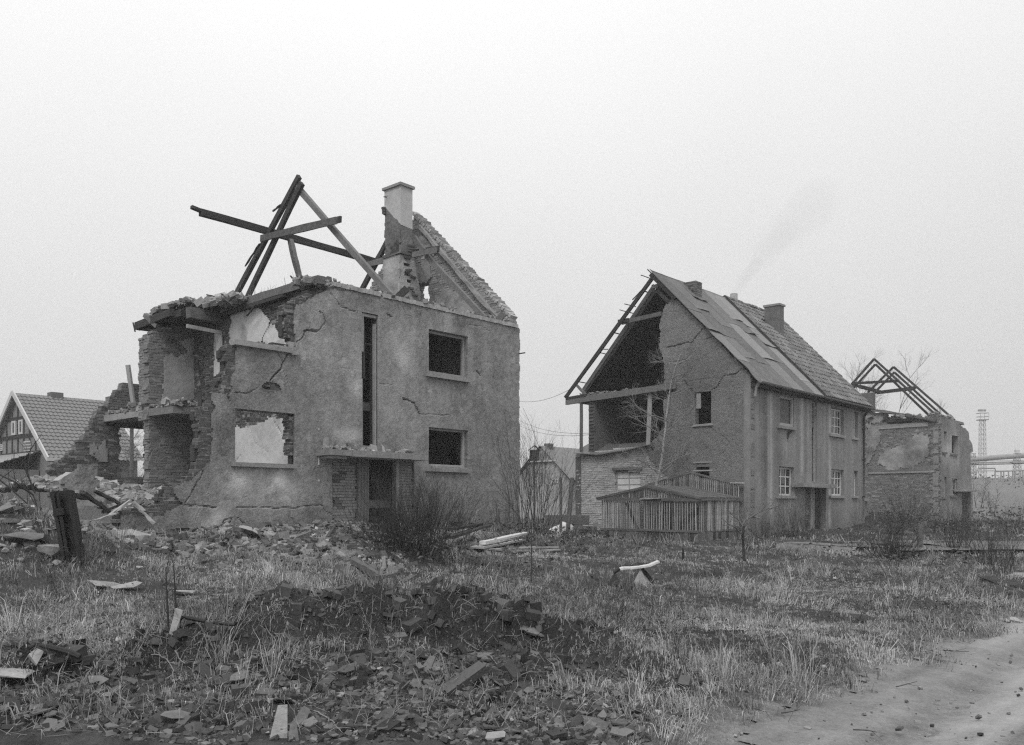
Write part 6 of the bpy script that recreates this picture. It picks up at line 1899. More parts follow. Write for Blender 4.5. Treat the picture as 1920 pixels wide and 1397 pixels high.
def blades(ntuft, per, y0, y1, h0, h1, wd):
    """tussocks: each a spray of blades bent outwards, lying the way its neighbours lie"""
    x, y = grass_pts(ntuft, y0, y1, 1, gdens)
    m = len(x); big = np.exp(rng.normal(0, .45, m)) * np.clip(.6 + 1.5 * fbm(x, y, 1.1, 3, 95), .25, 1.9)
    hd = 6.28 * (fbm(x, y, .7, 2, 96) * 1.2 + .5)
    tt = rng.normal(0, .30, m) + 1.1 * fbm(x, y, .8, 3, 97) + np.where(rng.uniform(0, 1, m) < .10, .7, 0)
    x = np.repeat(x, per); y = np.repeat(y, per); big = np.repeat(big, per); hd = np.repeat(hd, per); tt = np.repeat(tt, per)
    m = len(x)
    a = rng.uniform(0, 2 * math.pi, m); rad = np.abs(rng.normal(0, .035, m)) * (.6 + .6 * big)
    x = x + rad * np.cos(a); y = y + rad * np.sin(a)
    z = gz(x, y)
    h = rng.uniform(h0, h1, m) * big
    ln = np.abs(rng.normal(.7, .6, m)) + .1
    a = np.where(rng.uniform(0, 1, m) < .5, hd + rng.normal(0, .7, m), a)
    dx, dy = np.cos(a), np.sin(a); w_ = wd * rng.uniform(.5, 1.3, m) * np.sqrt(y / 8)
    yaw2 = rng.uniform(0, 2 * math.pi, m); wx, wy = np.cos(yaw2) * w_, np.sin(yaw2) * w_
    b0 = np.stack([x, y, z - .02], -1); W3 = np.stack([wx, wy, 0 * wx], -1)
    nrm = np.sqrt(1 + ln ** 2)
    mid = b0 + np.stack([dx * ln * h * .45 / nrm, dy * ln * h * .45 / nrm, h * .62 / nrm ** .8 + .02], -1)
    drop_ = np.clip(1.0 - .45 * ln, -.1, 1)
    tip = b0 + np.stack([dx * ln * h * 1.1 / nrm, dy * ln * h * 1.1 / nrm, h * drop_ / nrm ** .4 + .015], -1)
    V = np.stack([b0 - W3, b0 + W3, mid + W3 * .8, mid - W3 * .8, tip], 1).reshape(-1, 3)
    k = 5 * np.arange(m)[:, None]
    mb = MB(); tn = rng.normal(0, .28, m) + tt
    mb.add(V, np.array([[0, 1, 2, 3]]) + k, tn); mb.F3.append(np.array([[3, 2, 4]]) + k); mb.t3.append(tn)
    mb.build("grass", "grass", None, kind="stuff")
blades(18000, 11, 5.3, 11, .03, .12, .0032)
blades(27000, 8, 10, 24, .04, .13, .0032)
blades(11000, 6, 22, 75, .07, .22, .0042)
blades(1300, 26, 5.6, 26, .13, .30, .0032)
# low leafy weeds on the bank and at the shrubs' feet
def weeds(n, y0, y1, dens, size, name, h=.12):
    x, y = grass_pts(n, y0, y1, 1, dens); m = len(x); z = gz(x, y) + rng.uniform(0, h, m)
    P = np.stack([x, y, z], -1); a = rng.normal(0, 1, (m, 3)); a[:, 2] *= .5; a /= np.linalg.norm(a, axis=1, keepdims=True); c = np.cross(a, rng.normal(0, 1, (m, 3))); c /= np.linalg.norm(c, axis=1, keepdims=True)
    s_ = size * rng.uniform(.5, 1.3, m)[:, None] * np.sqrt(y / 9)[:, None]
    V = np.stack([P - a * s_, P + c * s_ * .45, P + a * s_, P - c * s_ * .45 + [0, 0, .004]], 1).reshape(-1, 3)
    mb = MB(); mb.add(V, np.array([[0, 1, 2, 3]]) + 4 * np.arange(m)[:, None], rng.normal(.3, .6, m)); mb.build(name, "leaf", None, kind="stuff")
def wd_(x, y):
    b, _ = bank_w(x, y); d1, _ = seg_dist(x, y, DITCH2); d3, _ = seg_dist(x, y, DITCH)
    return np.clip(.22 * np.clip(b * 2, 0, 1) + .25 * front_w(x, y) + .8 * np.exp(-(d1 / .7) ** 2) + .6 * np.exp(-(d3 / .6) ** 2), 0, 1) * np.clip(.5 + 1.6 * fbm(x, y, 1.3, 3, 77), 0, 1)
weeds(90000, 5.3, 20, wd_, .018, "weeds", .10)
weeds(70000, 6.0, 45, lambda x, y: gdens(x, y) * np.clip(fbm(x, y, .6, 3, 79) * 2.2, 0, 1), .016, "meadow_weeds", .12)
weeds(26000, 58, 118, lambda x, y: (x > 30) * np.clip(.35 + 1.6 * fbm(x, y, .12, 3, 80), 0, 1), .05, "slope_scrub", .5)
def wd2(x, y):
    d = 0
    for u, v, rr in ((765, 1040, 1.6), (1000, 1010, 2.2), (1680, 1045, 1.6), (1700, 985, 4.5), (1800, 985, 5.5), (20, 930, 3.5)):
        g = gp(u, v); d = d + np.exp(-(((x - g.x) ** 2 + (y - g.y) ** 2) / rr ** 2))
    return np.clip(d, 0, 1) * np.clip(.5 + 1.8 * fbm(x, y, 1.1, 3, 78), 0, 1)
weeds(120000, 11, 62, wd2, .035, "ground_ivy", .30)
# ================================================================== rubble and small things
def rub_pts(n, y0, y1, dens):
    return grass_pts(n, y0, y1, 1, dens)
def rden(x, y):
    sa, ra = A.inv(x, y)
    q, n = R0.inv(x, y)
    out = ~((sa > .2) & (sa < 12.5) & (ra > .1))
    heap = np.exp(-(((q - 38) / 4) ** 2 + ((n - 4) / 3.5) ** 2)) + 1.3 * np.exp(-(((q - .6) / 2.0) ** 2 + ((n - 13.6) / 2.0) ** 2))
    return np.clip(apron_w(x, y) * (.6 + 1.4 * fbm(x, y, .9, 4, 63)) + .7 * heap, 0, 1) * out
x, y = rub_pts(28000, 10, 60, rden)
mb = MB(); z = gz(x, y); scatter_blocks(mb, np.stack([x, y, z + .01], -1), .012, .055, .6, (.1, .4)); n = 3600; x, y = rub_pts(n * 3, 10, 40, rden); z = gz(x, y); scatter_blocks(mb, np.stack([x, y, z + .02], -1), .04, .09, .55, (-.15, .4)); mb.build("rubble", "stone", None, kind="stuff")
def bden(x, y):
    b, _ = bank_w(x, y); return np.clip(b * 1.5 + .9 * front_w(x, y), 0, 1) * np.clip(.45 + 1.4 * fbm(x, y, 1.6, 3, 44), 0, 1) * (R0.inv(x, y)[1] > .25)
x, y = rub_pts(22000, 5.2, 10, bden)
mb = MB(); z = gz(x, y); scatter_blocks(mb, np.stack([x, y, z], -1), .006, .026, .7, (-.35, .35)); mb.build("gravel", "stone", None, kind="stuff")
# soil clods
x, y = rub_pts(36000, 5.2, 10, lambda x, y: np.clip(bank_w(x, y)[0] * .6 + front_w(x, y), 0, 1) * np.clip(.6 + 1.4 * fbm(x, y, 1.2, 3, 48), .1, 1) * (R0.inv(x, y)[1] > .2)); mb = MB(); z = gz(x, y); scatter_blocks(mb, np.stack([x, y, z], -1), .006, .022, .8, (.5, .7)); mb.build("soil_clods", "leaf", None, kind="stuff")
x, y = rub_pts(2500, 5.2, 22, lambda x, y: sst(.6, -.6, R0.inv(x, y)[1]) * .6); mb = MB(); z = gz(x, y); scatter_blocks(mb, np.stack([x, y, z + .012], -1), .004, .016, .7, (0, .4)); mb.build("road_grit", "stone", None, kind="stuff")

# lumps of turf and earth broken off the bank
mb = MB(); x, y = rub_pts(5000, 5.4, 9.5, lambda x, y: np.clip(bank_w(x, y)[0] * 1.4 + .3 * front_w(x, y), 0, 1) * (R0.inv(x, y)[1] > .4)); z = gz(x, y)
scatter_blocks(mb, np.stack([x, y, z], -1), .02, .05, .75, (.35, .6)); mb.build("earth_lumps", "leaf", None, kind="stuff")
# countable pieces: bricks, broken slabs, tile shards, stones
def ground_rot(x, y, tilt=.2):
    e = .08; n = Vector((-(gz1(x + e, y) - gz1(x - e, y)) / (2 * e), -(gz1(x, y + e) - gz1(x, y - e)) / (2 * e), 1)).normalized()
    q = Vector((0, 0, 1)).rotation_difference(n) @ Euler((random.gauss(0, tilt), random.gauss(0, tilt), random.uniform(0, 6.28))).to_quaternion()
    return q.to_euler()
LM = []
for k in range(7):
    me = rock((random.uniform(.12, .3), random.uniform(.10, .2), random.uniform(.06, .14)), 16); me.materials.append(MATS["stone"]); LM.append(me)
BM = []
for k in range(4):
    m_ = MB(); m_.boxes([[0, 0, 0]], [.12 if k < 2 else random.uniform(.06, .1), 0, 0], [0, .057, 0], [0, 0, .034], .007); me = m_.mesh("loose_brick"); me.materials.append(MATS["brick"]); BM.append(me)
def drop(name, me, x, y, lift, tilt, label, cat, group, sc=1.0):
    o = place(name, me, None, (x, y, gz1(x, y) + lift), ground_rot(x, y, tilt), None, (sc, sc, sc)); tag(o, label, cat, group); return o
def drops(n, u0, u1, v0, v1, kind):
    for _ in range(n):
        u, v = random.uniform(u0, u1), random.uniform(v0, v1)
        kind(gp(u, v), u, v)
MARKS = [(522, 1385, "beside the tall upright shard"), (872, 1290, "near the long dark brick"), (1137, 1331, "near the round white stone"), (668, 1300, "near the curved pipe shard"), (940, 1308, "near the pointed shard"), (330, 1352, "near the cracked plate"),
         (70, 1246, "near the hooked iron rod"), (820, 1262, "near the triangular tile piece"), (1000, 1195, "near the dark jutting block"), (930, 1390, "near the long pale shard"), (600, 1290, "under the overhang of the bank"), (1050, 1290, "at the outer end of the soil bank"), (1190, 1370, "at the verge of the dirt road"),
         (722, 1050, "near the pale stake in the brick heap"), (690, 1085, "along the beam in the brick heap"), (480, 1005, "near the flat slab on bricks"), (523, 975, "below the upright post stub"), (330, 1005, "before the low wall vent"), (215, 930, "around the square post"), (262, 1068, "near the white chip"),
         (248, 1010, "near the triangular slab"), (1724, 990, "near the grey post with an arm"), (640, 990, "before the brick door surround"), (560, 1020, "on the bare patch before the ruin"), (150, 960, "in the hollow beside the steel post"), (95, 1050, "at the foot of the steel post"), (30, 1010, "below the overgrown heap"), (400, 1050, "on the lower rubble slope")]
def mark(u, v): return min(MARKS, key=lambda m: (m[0] - u) ** 2 + ((m[1] - v) * 1.6) ** 2)[2]
def sizeword(sc, a, b): return "small" if sc < a else ("middling" if sc < b else "large")
def kb(p, u, v):
    k = random.randrange(4); l = ("whole brick lying loose " if k < 2 else "half brick lying loose ") + mark(u, v); drop("loose_brick", BM[k], p.x, p.y, .025, .35, l, "brick", l)
def kl(p, u, v):
    sc = random.uniform(.45, 1.15); l = sizeword(sc, .7, .92) + " rubble block " + mark(u, v); drop("rubble_block", random.choice(LM), p.x, p.y, .02, .4, l, "rubble block", l, sc)
drops(46, 440, 700, 985, 1030, kb); drops(34, 640, 770, 1040, 1092, kb); drops(34, 250, 460, 990, 1040, kb)
drops(36, 640, 772, 1042, 1094, kl); drops(30, 250, 520, 1000, 1070, kl); drops(36, 150, 300, 925, 1015, kl); drops(14, 0, 110, 985, 1060, kl)
drops(14, 1690, 1760, 955, 985, kl)
SM = []
for k in range(9):
    me = shard_mesh(random.uniform(.09, .2), random.uniform(.012, .02), random.choice((0, .03, .05))); me.materials.append(MATS["shard"]); SM.append(me)
def ksh(p, u, v):
    sc = random.uniform(.28, .85); tl = random.random() < .4
    l = sizeword(sc, .44, .66) + (" tilted" if tl else " flat") + " roof tile shard " + mark(u, v); drop("tile_shard", random.choice(SM), p.x, p.y, .018, .55 if tl else .14, l, "tile shard", l, sc)
drops(80, 930, 1200, 1275, 1385, ksh); drops(60, 430, 930, 1250, 1392, ksh); drops(20, 20, 420, 1280, 1392, ksh); drops(24, 770, 940, 1220, 1300, ksh)
WS = []
for k in range(4):
    me = rock((.13, .10, .055), 13, .9); me.materials.append(MATS["plaster_grey"]); WS.append(me)
def pst(p, u, v):
    sc = random.uniform(.15, .42); l = sizeword(sc, .24, .33) + " pale stone " + mark(u, v); drop("pale_stone", random.choice(WS), p.x, p.y, .01, .3, l, "stone", l, sc)
drops(46, 300, 1180, 1240, 1390, pst)
for (u, v, sc, l) in ((65, 1246, 1.3, "white lump of mortar beside the bent iron rod"), (221, 1206, 1.1, "flat white plaster piece at the edge of the soil bank"), (262, 1068, .9, "small white chip in the grass below the rubble slope"), (1137, 1331, .6, "round white stone at the road end of the bank"), (190, 1171, .9, "pale flat stone alone in the grass"),
                  (1525, 1238, .9, "pale broken slab standing in the verge grass"), (1462, 1253, .8, "grey angular stone in the verge grass"), (1545, 1256, .6, "small pale stone beside the slab in the verge"), (1567, 1088, 1.0, "single whitish stone in the long grass"), (1468, 1087, 1.3, "patch of white rubble in the meadow grass"), (1485, 1088, .8, "small white rubble piece in the meadow grass"), (1905, 1168, 1.6, "flat pale stone on the road edge"), (1232, 1345, .7, "pale stone at the bottom of the bank"), (930, 1390, 1.2, "long pale shard lying at the lower end of the bank")):
    p = gp(u, v); drop("pale_stone", random.choice(WS), p.x, p.y, .03, .15, l, "stone", "single pale stones", sc * .9)
# bigger pieces
def slabpiece(u, v, size, th, rot, label, mt="concrete", lift=.05, name="broken_slab"):
    p = gp(u, v); me = rock((size, size * random.uniform(.55, .8), th), 20, .4); me.materials.append(MATS[mt]); o = place(name, me, None, (p.x, p.y, p.z + lift), rot); tag(o, label, "slab", "broken slabs"); return o
slabpiece(205, 1103, .55, .05, (.1, .25, .3), "flat broken slab propped in the grass, its underside open", "stone"); slabpiece(238, 1105, .4, .04, (.1, -.1, .8), "smaller slab leaning under the propped one", "stone")
slabpiece(345, 1117, .28, .04, (0, .05, .2), "flat slab lying in the grass near the pair of stalks"); slabpiece(18, 1280, .3, .04, (.1, .1, .1), "pale flat slab at the far end of the soil bank", "concrete"); slabpiece(330, 1352, .2, .03, (.35, .1, .4), "large cracked plate sunk in the soil bank", "concrete_dark")
slabpiece(1000, 1195, .26, .05, (.4, .2, .5), "dark block jutting from the crest of the bank", "concrete_dark"); slabpiece(1620, 1168, .4, .08, (.2, .1, .2), "dark sheet lying in a hollow of the verge", "iron"); slabpiece(1880, 1095, .9, .06, (.25, .1, .3), "dark board lying by the road bend", "timber_dark"); slabpiece(1905, 1085, .4, .03, (.2, -.3, .2), "pale board end beside the dark board", "concrete")
slabpiece(40, 1020, .6, .10, (.15, .1, .3), "thick concrete slab half buried beside the steel post", "concrete_dark", .12); slabpiece(95, 1045, .36, .26, (.4, .3, .2), "rough masonry lump against the foot of the steel post", "concrete", .08)
slabpiece(480, 1005, .75, .08, (.1, .25, .2), "flat stone slab resting on bricks at the plinth", "concrete", .1)
slabpiece(248, 1010, .5, .05, (.5, .2, .2), "pale triangular slab in the rubble before the plinth", "concrete", .08)
# the fallen piece of rendered wall
fpv = [A.on_r(u, v, 1.2) for u, v in ((120, 905), (150, 880), (160, 868), (172, 875), (185, 880), (186, 895), (180, 925), (165, 935), (140, 930))]
sheet(A, 's', 1.2, [fpv], (), .045, .03, (), .25, .06, lambda a, z: .2 * fbm(a, z, 1, 3, 4), True, seed=77).thing("fallen_wall_piece", "render_a", "large fallen piece of rendered wall lying at the collapsed corner", "wall piece")
pl = [A.on_r(u, v, .9) for u, v in ((130, 938), (145, 915), (165, 925), (195, 938), (185, 950), (150, 952))]
sheet(A, 's', .9, [pl], (), .05, .03, (), .2, .06, None, True, seed=78).thing("fallen_wall_piece", "plaster_grey", "pale lump of fallen wall under the rendered piece", "wall piece")
# specific shards on the bank
def tall_shard(u, v, h, w_, rot, label, mt="shard"):
    p = gp(u, v); mb = MB(); V = np.array([[-w_, 0, -.06], [w_, 0, -.06], [w_ * .5, .02, h], [-w_ * .45, .02, h * .96]]); V = np.vstack([V, V + [0, .022, 0]]); mb.add(V, [[0, 1, 2, 3], [7, 6, 5, 4], [0, 4, 5, 1], [1, 5, 6, 2], [2, 6, 7, 3], [3, 7, 4, 0]])
    me = mb.mesh("tile_shard"); me.materials.append(MATS[mt]); o = place("tile_shard", me, None, p, rot); tag(o, label, "tile shard", "upright tile shards")
tall_shard(522, 1385, .21, .06, (-.35, .1, .2), "tall tapering tile shard standing upright on the bank", "stone"); tall_shard(545, 1370, .18, .05, (-.6, .5, .6), "dark tile shard leaning beside the tall upright one"); tall_shard(560, 1360, .16, .05, (-.8, .7, .3), "dark splayed shard behind the upright pair")
tall_shard(550, 1392, .11, .04, (-.3, -.1, .1), "short blunt shard at the foot of the upright one", "stone"); tall_shard(600, 1290, .13, .05, (-.9, .4, -.5), "dark brick-like shard under the overhang of the bank", "brick"); tall_shard(668, 1300, .17, .035, (-.3, .3, .2), "curved dark pipe shard standing in the bank", "iron")
tall_shard(820, 1262, .09, .10, (-1.0, .0, .1), "wide triangular tile piece lying on the bank crest", "stone"); tall_shard(775, 1270, .16, .05, (-.7, .2, .3), "round-ended tile half on the bank crest"); tall_shard(795, 1262, .14, .045, (-.6, .3, -.3), "second round-ended tile half on the bank crest"); tall_shard(940, 1308, .12, .05, (-.5, .1, .4), "pointed tile shard standing above the road end shards", "stone")
p = gp(872, 1290); mb = MB(); mb.boxes([[0, 0, 0]], [.16, 0, 0], [0, .05, 0], [0, 0, .035], .008); me = mb.mesh("long_brick"); me.materials.append(MATS["brick"]); o = place("long_brick", me, None, p + Vector((0, 0, .06)), (.3, -.55, .4)); tag(o, "long dark brick resting aslant on the bank", "brick")
# exposed roots and dead stems on the bank
RTS = [((478, 1220), (470, 1250), (460, 1292)), ((370, 1170), (390, 1215), (380, 1245)), ((820, 1285), (812, 1320), (800, 1350)), ((815, 1285), (805, 1325), (803, 1345)), ((760, 1230), (775, 1260), (800, 1310)), ((900, 1225), (925, 1245), (955, 1285)), ((955, 1285), (985, 1270), (1030, 1262)), ((590, 1335), (615, 1355), (640, 1372)), ((180, 1275), (225, 1310), (262, 1350)), ((18, 1318), (22, 1340), (35, 1355)), ((285, 1235), (310, 1248), (328, 1262)), ((330, 1225), (345, 1250), (362, 1258)), ((420, 1335), (425, 1345), (430, 1362)), ((64, 1275), (70, 1290), (75, 1308)), ((90, 1270), (97, 1285), (99, 1300)), ((870, 1210), (890, 1222), (915, 1228))]
for i, r3 in enumerate(RTS):
    P = []
    for k, (u, v) in enumerate(r3): g = gp(u, v); P.append(np.array(g) + [0, -.02, .03 if k == 1 else .012])
    P = np.array(P); t = np.linspace(0, 1, 8)[:, None]; Q = (1 - t) ** 2 * P[0] + 2 * t * (1 - t) * (2 * P[1] - (P[0] + P[2]) / 2) + t ** 2 * P[2]; Q[1:-1] += rng.normal(0, .004, (6, 3))
    mb = MB(); mb.tube(Q, np.linspace(.005, .003, 8), 5); branchy(mb, Q[4], rng.normal(0, 1, 3), .08, .003, 1, .2, (1, 2)); l = "bare root trailing over the soil " + mark(*r3[1]); mb.thing("bare_root", "root", l, "root", group=l)
# dry stems on the bank crest
mb = MB()
for _ in range(1300):
    p = gp(random.uniform(0, 1250), random.uniform(1110, 1380)); branchy(mb, np.array(p), rng.normal(0, 1, 3) + [0, 0, .8], random.uniform(.05, .2), .0024, 1, .12, (0, 2), .6, -.03, 4, .6, 3)
mb.build("dead_stems", "root", None, kind="stuff")
mb = MB()
for _ in range(380):
    p = gp(random.uniform(800, 1900), random.uniform(1050, 1290))
    if R0.inv(p.x, p.y)[1] < .7: continue
    branchy(mb, np.array(p), rng.normal(0, .5, 3) + [0, 0, 1.], random.uniform(.12, .38), .003, 1, .12, (1, 3), .5, -.01, 4, .5, 3)
mb.build("dead_stems", "twig", None, kind="stuff")
# iron: leaning steel post, bent rods
pb = gp(135, 1052); SPT = thing("steel_post", "heavy black steel sheet-pile post leaning in the grass before the ruin", "steel post", pb)
yb = pb.y; 
def spx(u, v, dy=0): return np.array([(u - 960) / FPX * (yb + dy), yb + dy, CAMZ + (HZP - v) / FPX * (yb + dy)])
for nm, (a, b), wd, dp, dy in (("web", ((141, 1062), (116, 920)), .22, .03, 0.0), ("flange", ((126, 1062), (101, 922)), .06, .16, -.06), ("flange", ((156, 1062), (132, 920)), .06, .16, -.06), ("rib", ((131, 1062), (109, 925)), .05, .07, -.09)):
    mb = MB(); mb.beam(spx(*a, dy), spx(*b, dy), wd * yb / 14.5, dp * yb / 14.5, up=(0, 1, 0), nseg=6, jit=.003); mb.build(nm, "iron", SPT)
mb = MB(); mb.beam(spx(100, 961, -.12), spx(121, 959, -.12), .10, .05, up=(0, 1, 0)); mb.build("bracket", "iron", SPT)
def rod(pts, rad, label, mt="iron", name="iron_rod"):
    P = []
    for u, v, up_ in pts: g = gp(u, v); P.append(np.array(g) + [0, 0, up_])
    mb = MB(); mb.tube(P, rad, 7); mb.thing(name, mt, label, "iron rod", group="bent iron rods")
yr = gp(52, 1240).y
def rodw(pts, rad, label, y):
    mb = MB(); P = [np.array([(u - 960) / FPX * y, y, CAMZ + (HZP - v) / FPX * y]) for u, v in pts]; mb.tube(P, rad, 7); mb.thing("iron_rod", "iron", label, "iron rod", group="bent iron rods")
rodw([(52, 1240), (52, 1222), (57, 1213), (66, 1209), (90, 1213), (125, 1222), (150, 1232)], .022, "thick bent iron rod hooked out of the soil bank", yr)
rodw([(23, 1208), (50, 1213), (95, 1216), (128, 1222)], .02, "straight iron rod lying behind the hooked one", yr + .15)
yr2 = gp(332, 1186).y
rodw([(332, 1187), (335, 1165), (341, 1157), (350, 1158), (384, 1165)], .017, "bent iron angle beside the upright pale stake", yr2)
rodw([(400, 1167), (420, 1170), (440, 1172), (443, 1166)], .012, "short iron rod lying on the crest of the bank", yr2)
mb = MB(); p = gp(327, 1190); y = p.y; mb.beam([(323 - 960) / FPX * y, y, CAMZ + (HZP - 1190) / FPX * y], [(337 - 960) / FPX * y, y, CAMZ + (HZP - 1143) / FPX * y], .055, .02, up=(0, 1, 0)); mb.thing("wooden_stake", "timber_pale", "pale split stake leaning in the grass by the bent iron", "stake")
# stakes and posts
def stake(u, v0, v1, wd, mt, label, name="wooden_stake", lean=0, rr=False):
    p = gp(u, v0); y = p.y; mb = MB(); q = [(u + lean - 960) / FPX * y, y, CAMZ + (HZP - v1) / FPX * y]
    mb.beam(p - Vector((0, 0, .1)), q, wd, wd * .7, up=(0, 1, 0), jit=.005); mb.thing(name, mt, label, "post", group="posts and stakes")
stake(1281, 1053, 1028, .05, "iron", "short black iron stake in the grass before the pen", "iron_stake"); stake(523, 972, 953, .11, "timber", "upright post stub against the ruin's plinth", lean=1); stake(558, 978, 960, .11, "timber_pale", "pale post stub leaning by the plinth", lean=-3); stake(722, 1065, 1043, .06, "timber_pale", "pale stake in the brick heap by the broom bush", lean=-3)
stake(215, 930, 902, .12, "timber", "square post standing in the rubble of the collapsed corner"); stake(1724, 1030, 982, .14, "timber", "grey timber post with a small arm before the heap", lean=2)
mb = MB(); p = gp(1724, 1030); y = p.y; mb.beam([(1726 - 960) / FPX * y, y, CAMZ + (HZP - 981) / FPX * y], [(1738 - 960) / FPX * y, y, CAMZ + (HZP - 979) / FPX * y], .06, .05); mb.thing("post_arm", "timber", "small arm fixed across the top of the grey post", "post arm")
yq = 33.0
for u, v0, v1, rd, l in ((1051.5, 950, 895, .055, "thin dark clothes post standing beside the brick gable"), (1068, 960, 896, .085, "thicker leaning clothes post nearest the brick gable")):
    mb = MB(); du = 0 if u < 1060 else 5; P = [((u - du - 960) / FPX * yq, yq, .2), ((u + du - 960) / FPX * yq, yq, CAMZ + (HZP - v1) / FPX * yq)]; mb.tube(P, rd, 7); mb.thing("clothes_post", "timber", l, "post", group="clothes posts")
# bird box on a pole
ybx = 31.0; xb = (1002 - 960) / FPX * ybx; zb2 = CAMZ + (HZP - 864) / FPX * ybx
BBX = thing("bird_box", "small gabled wooden bird house on a pole behind the corner shrub", "bird house", (xb, ybx, .6))
mb = MB(); mb.tube([(xb, ybx, .5), (xb, ybx, zb2)], .03, 6); mb.build("pole", "timber", BBX)
MB().boxes([[xb, ybx, zb2 + .19]], [.13, .04, 0], [-.04, .13, 0], [0, 0, .19], .004).build("box", "timber", BBX)
mb = MB(); 
for sg in (-1, 1): mb.beam([xb, ybx - .2, zb2 + .53], [xb, ybx + .2, zb2 + .53], .02, .02); V = [(xb, ybx - .22, zb2 + .55), (xb, ybx + .2, zb2 + .55), (xb + sg * .22, ybx + .2, zb2 + .38), (xb + sg * .22, ybx - .22, zb2 + .38)]; V = V + [(a, b, c - .025) for a, b, c in V]; mb.add(V, [[0, 1, 2, 3], [7, 6, 5, 4], [0, 3, 7, 4], [3, 2, 6, 7], [2, 1, 5, 6]])
mb.build("roof", "timber_pale", BBX)
MB().boxes([[xb - .05, ybx - .14, zb2 + .27]], [.035, 0, 0], [0, .01, 0], [0, 0, .035]).build("entrance", "inside_shade", BBX)  # hole shown as a black panel, shade in its colour
# planks by the broom bush
def plank(a, b, wd, th, mt, label, lift=.08, group="planks by the broom bush", dz=0):
    p, q = gp(*a), gp(*b); mb = MB(); mb.beam(p + Vector((0, 0, lift)), q + Vector((0, 0, lift + dz)), wd, th, nseg=4, jit=.008); mb.thing("plank", mt, label, "plank", group=group)
plank((905, 1036), (986, 1015), .14, .05, "paint_white", "white painted plank lying topmost on the plank pile", .20); plank((895, 1036), (975, 1020), .3, .04, "timber_pale", "broad pale board under the white plank", .10); plank((840, 1028), (915, 1010), .2, .05, "timber_dark", "dark plank sticking out of the broom bush", .22, dz=.1)
plank((850, 1022), (900, 1014), .15, .05, "timber_dark", "rotten dark plank above the sticking-out one", .34, dz=.05); plank((820, 1030), (880, 1032), .12, .05, "timber", "grey plank lying flat beside the broom bush", .06); plank((900, 1034), (940, 1034), .10, .03, "timber_pale", "thin pale lath on the ground by the plank pile", .04)
plank((975, 1036), (1046, 1034), .05, .03, "timber_pale", "long thin pale lath lying in the grass", .10); plank((960, 1039), (1050, 1037), .04, .03, "timber_pale", "second thin lath lying in front of the first", .06)
plank((662, 1063), (720, 1098), .09, .09, "timber", "long pale beam lying down the brick heap", .10); plank((705, 1104), (742, 1084), .05, .04, "timber", "grey batten lying across the foot of the brick heap", .06)
plank((440, 1003), (492, 1012), .09, .09, "timber", "short beam lying across the rubble slope", .12, dz=.0); plank((1075, 1002), (1128, 1004), .25, .10, "timber_dark", "dark sleeper lying before the whitewashed wall", .05)
mb = MB(); p = gp(497, 1016); mb.beam(p, p + Vector((-.12, 0, .22)), .07, .06, up=(0, 1, 0)); mb.thing("plank", "timber", "short post end sticking up from the rubble slope", "plank", group="planks by the broom bush")
# timber heap at the collapsed corner
def aim(u, v, r): k = A.on_r(u, v, r); return A.p(k[0], r, k[1])
for (u0, v0, u1, v1, r0, wd, mt, l) in ((152, 922, 205, 960, -.4, .08, "timber_dark", "charred beam end sloping down into the hollow"), (158, 925, 198, 955, -.7, .07, "timber_dark", "charred plank under the sloping beam"), (178, 920, 225, 945, -.1, .07, "timber_dark", "broken rough beam behind the charred one"), (192, 960, 248, 938, -.5, .06, "timber_dark", "splintered beam rising out of the hollow"),
                                       (130, 925, 160, 935, -.2, .10, "timber_dark", "dark board edge below the fallen wall piece"), (158, 982, 222, 962, -1.0, .04, "timber_pale", "thin pale strip crossing the hollow"), (205, 966, 245, 938, -.6, .05, "timber_pale", "pale splinter resting on the broken beam"), (105, 905, 130, 890, .3, .12, "timber_pale", "pale slat lying across the fallen wall piece")):
    mb = MB(); mb.beam(aim(u0, v0, r0), aim(u1, v1, r0 + .25), wd, wd * .8, jit=.012, nseg=5); mb.thing("broken_beam", mt, l, "beam", group="beams at the collapsed corner")
for (u0, v0, u1, v1, r0, wd, l) in ((250, 941, 268, 958, -.06, .22, "pale slab piece hanging over the ruined plinth"), (262, 955, 289, 981, -.22, .22, "second pale slab piece slid down below the first")):
    mb = MB(); mb.beam(aim(u0, v0, r0), aim(u1, v1, r0 - .12), wd, .05, jit=.02, nseg=3); mb.thing("broken_slab", "plaster_grey", l, "slab", group="broken slabs")
# the seesaw-like bench: bent plank on a wedge
TB = gp(1205, 1098); TT_ = thing("plank_trestle", "curved white-edged plank balanced on a wedge-shaped block in the grass", "trestle", TB)
yt = TB.y
def tpx(u, v, dy=0): return np.array([(u - 960) / FPX * (yt + dy), yt + dy, CAMZ + (HZP - v) / FPX * (yt + dy)])
P = [tpx(u, v) for u, v in ((1162, 1067), (1168, 1065), (1180, 1065), (1200, 1063), (1218, 1060), (1234, 1053))]
mb = MB()
for a, b in zip(P[:-1], P[1:]): mb.beam(a, b + (b - a) * .05, .22, .035, nseg=1, jit=.003)
mb.build("curved_plank", "paint_white", TT_)
mb = MB(); V = [tpx(1201, 1066, -.05), tpx(1184, 1100, -.15), tpx(1216, 1100, -.15), tpx(1201, 1066, .1), tpx(1190, 1100, .25), tpx(1226, 1094, .25)]; mb.add(V, [[0, 1, 2], [3, 5, 4]]); mb.F4.append(np.array([[0, 3, 4, 1], [1, 4, 5, 2], [2, 5, 3, 0]])); mb.t4.append(np.zeros(3)); mb.build("wedge_block", "plaster_grey", TT_)
mb = MB(); mb.beam(tpx(1204, 1066, .1), tpx(1226, 1093, .1), .05, .05); mb.build("brace", "timber_dark", TT_)
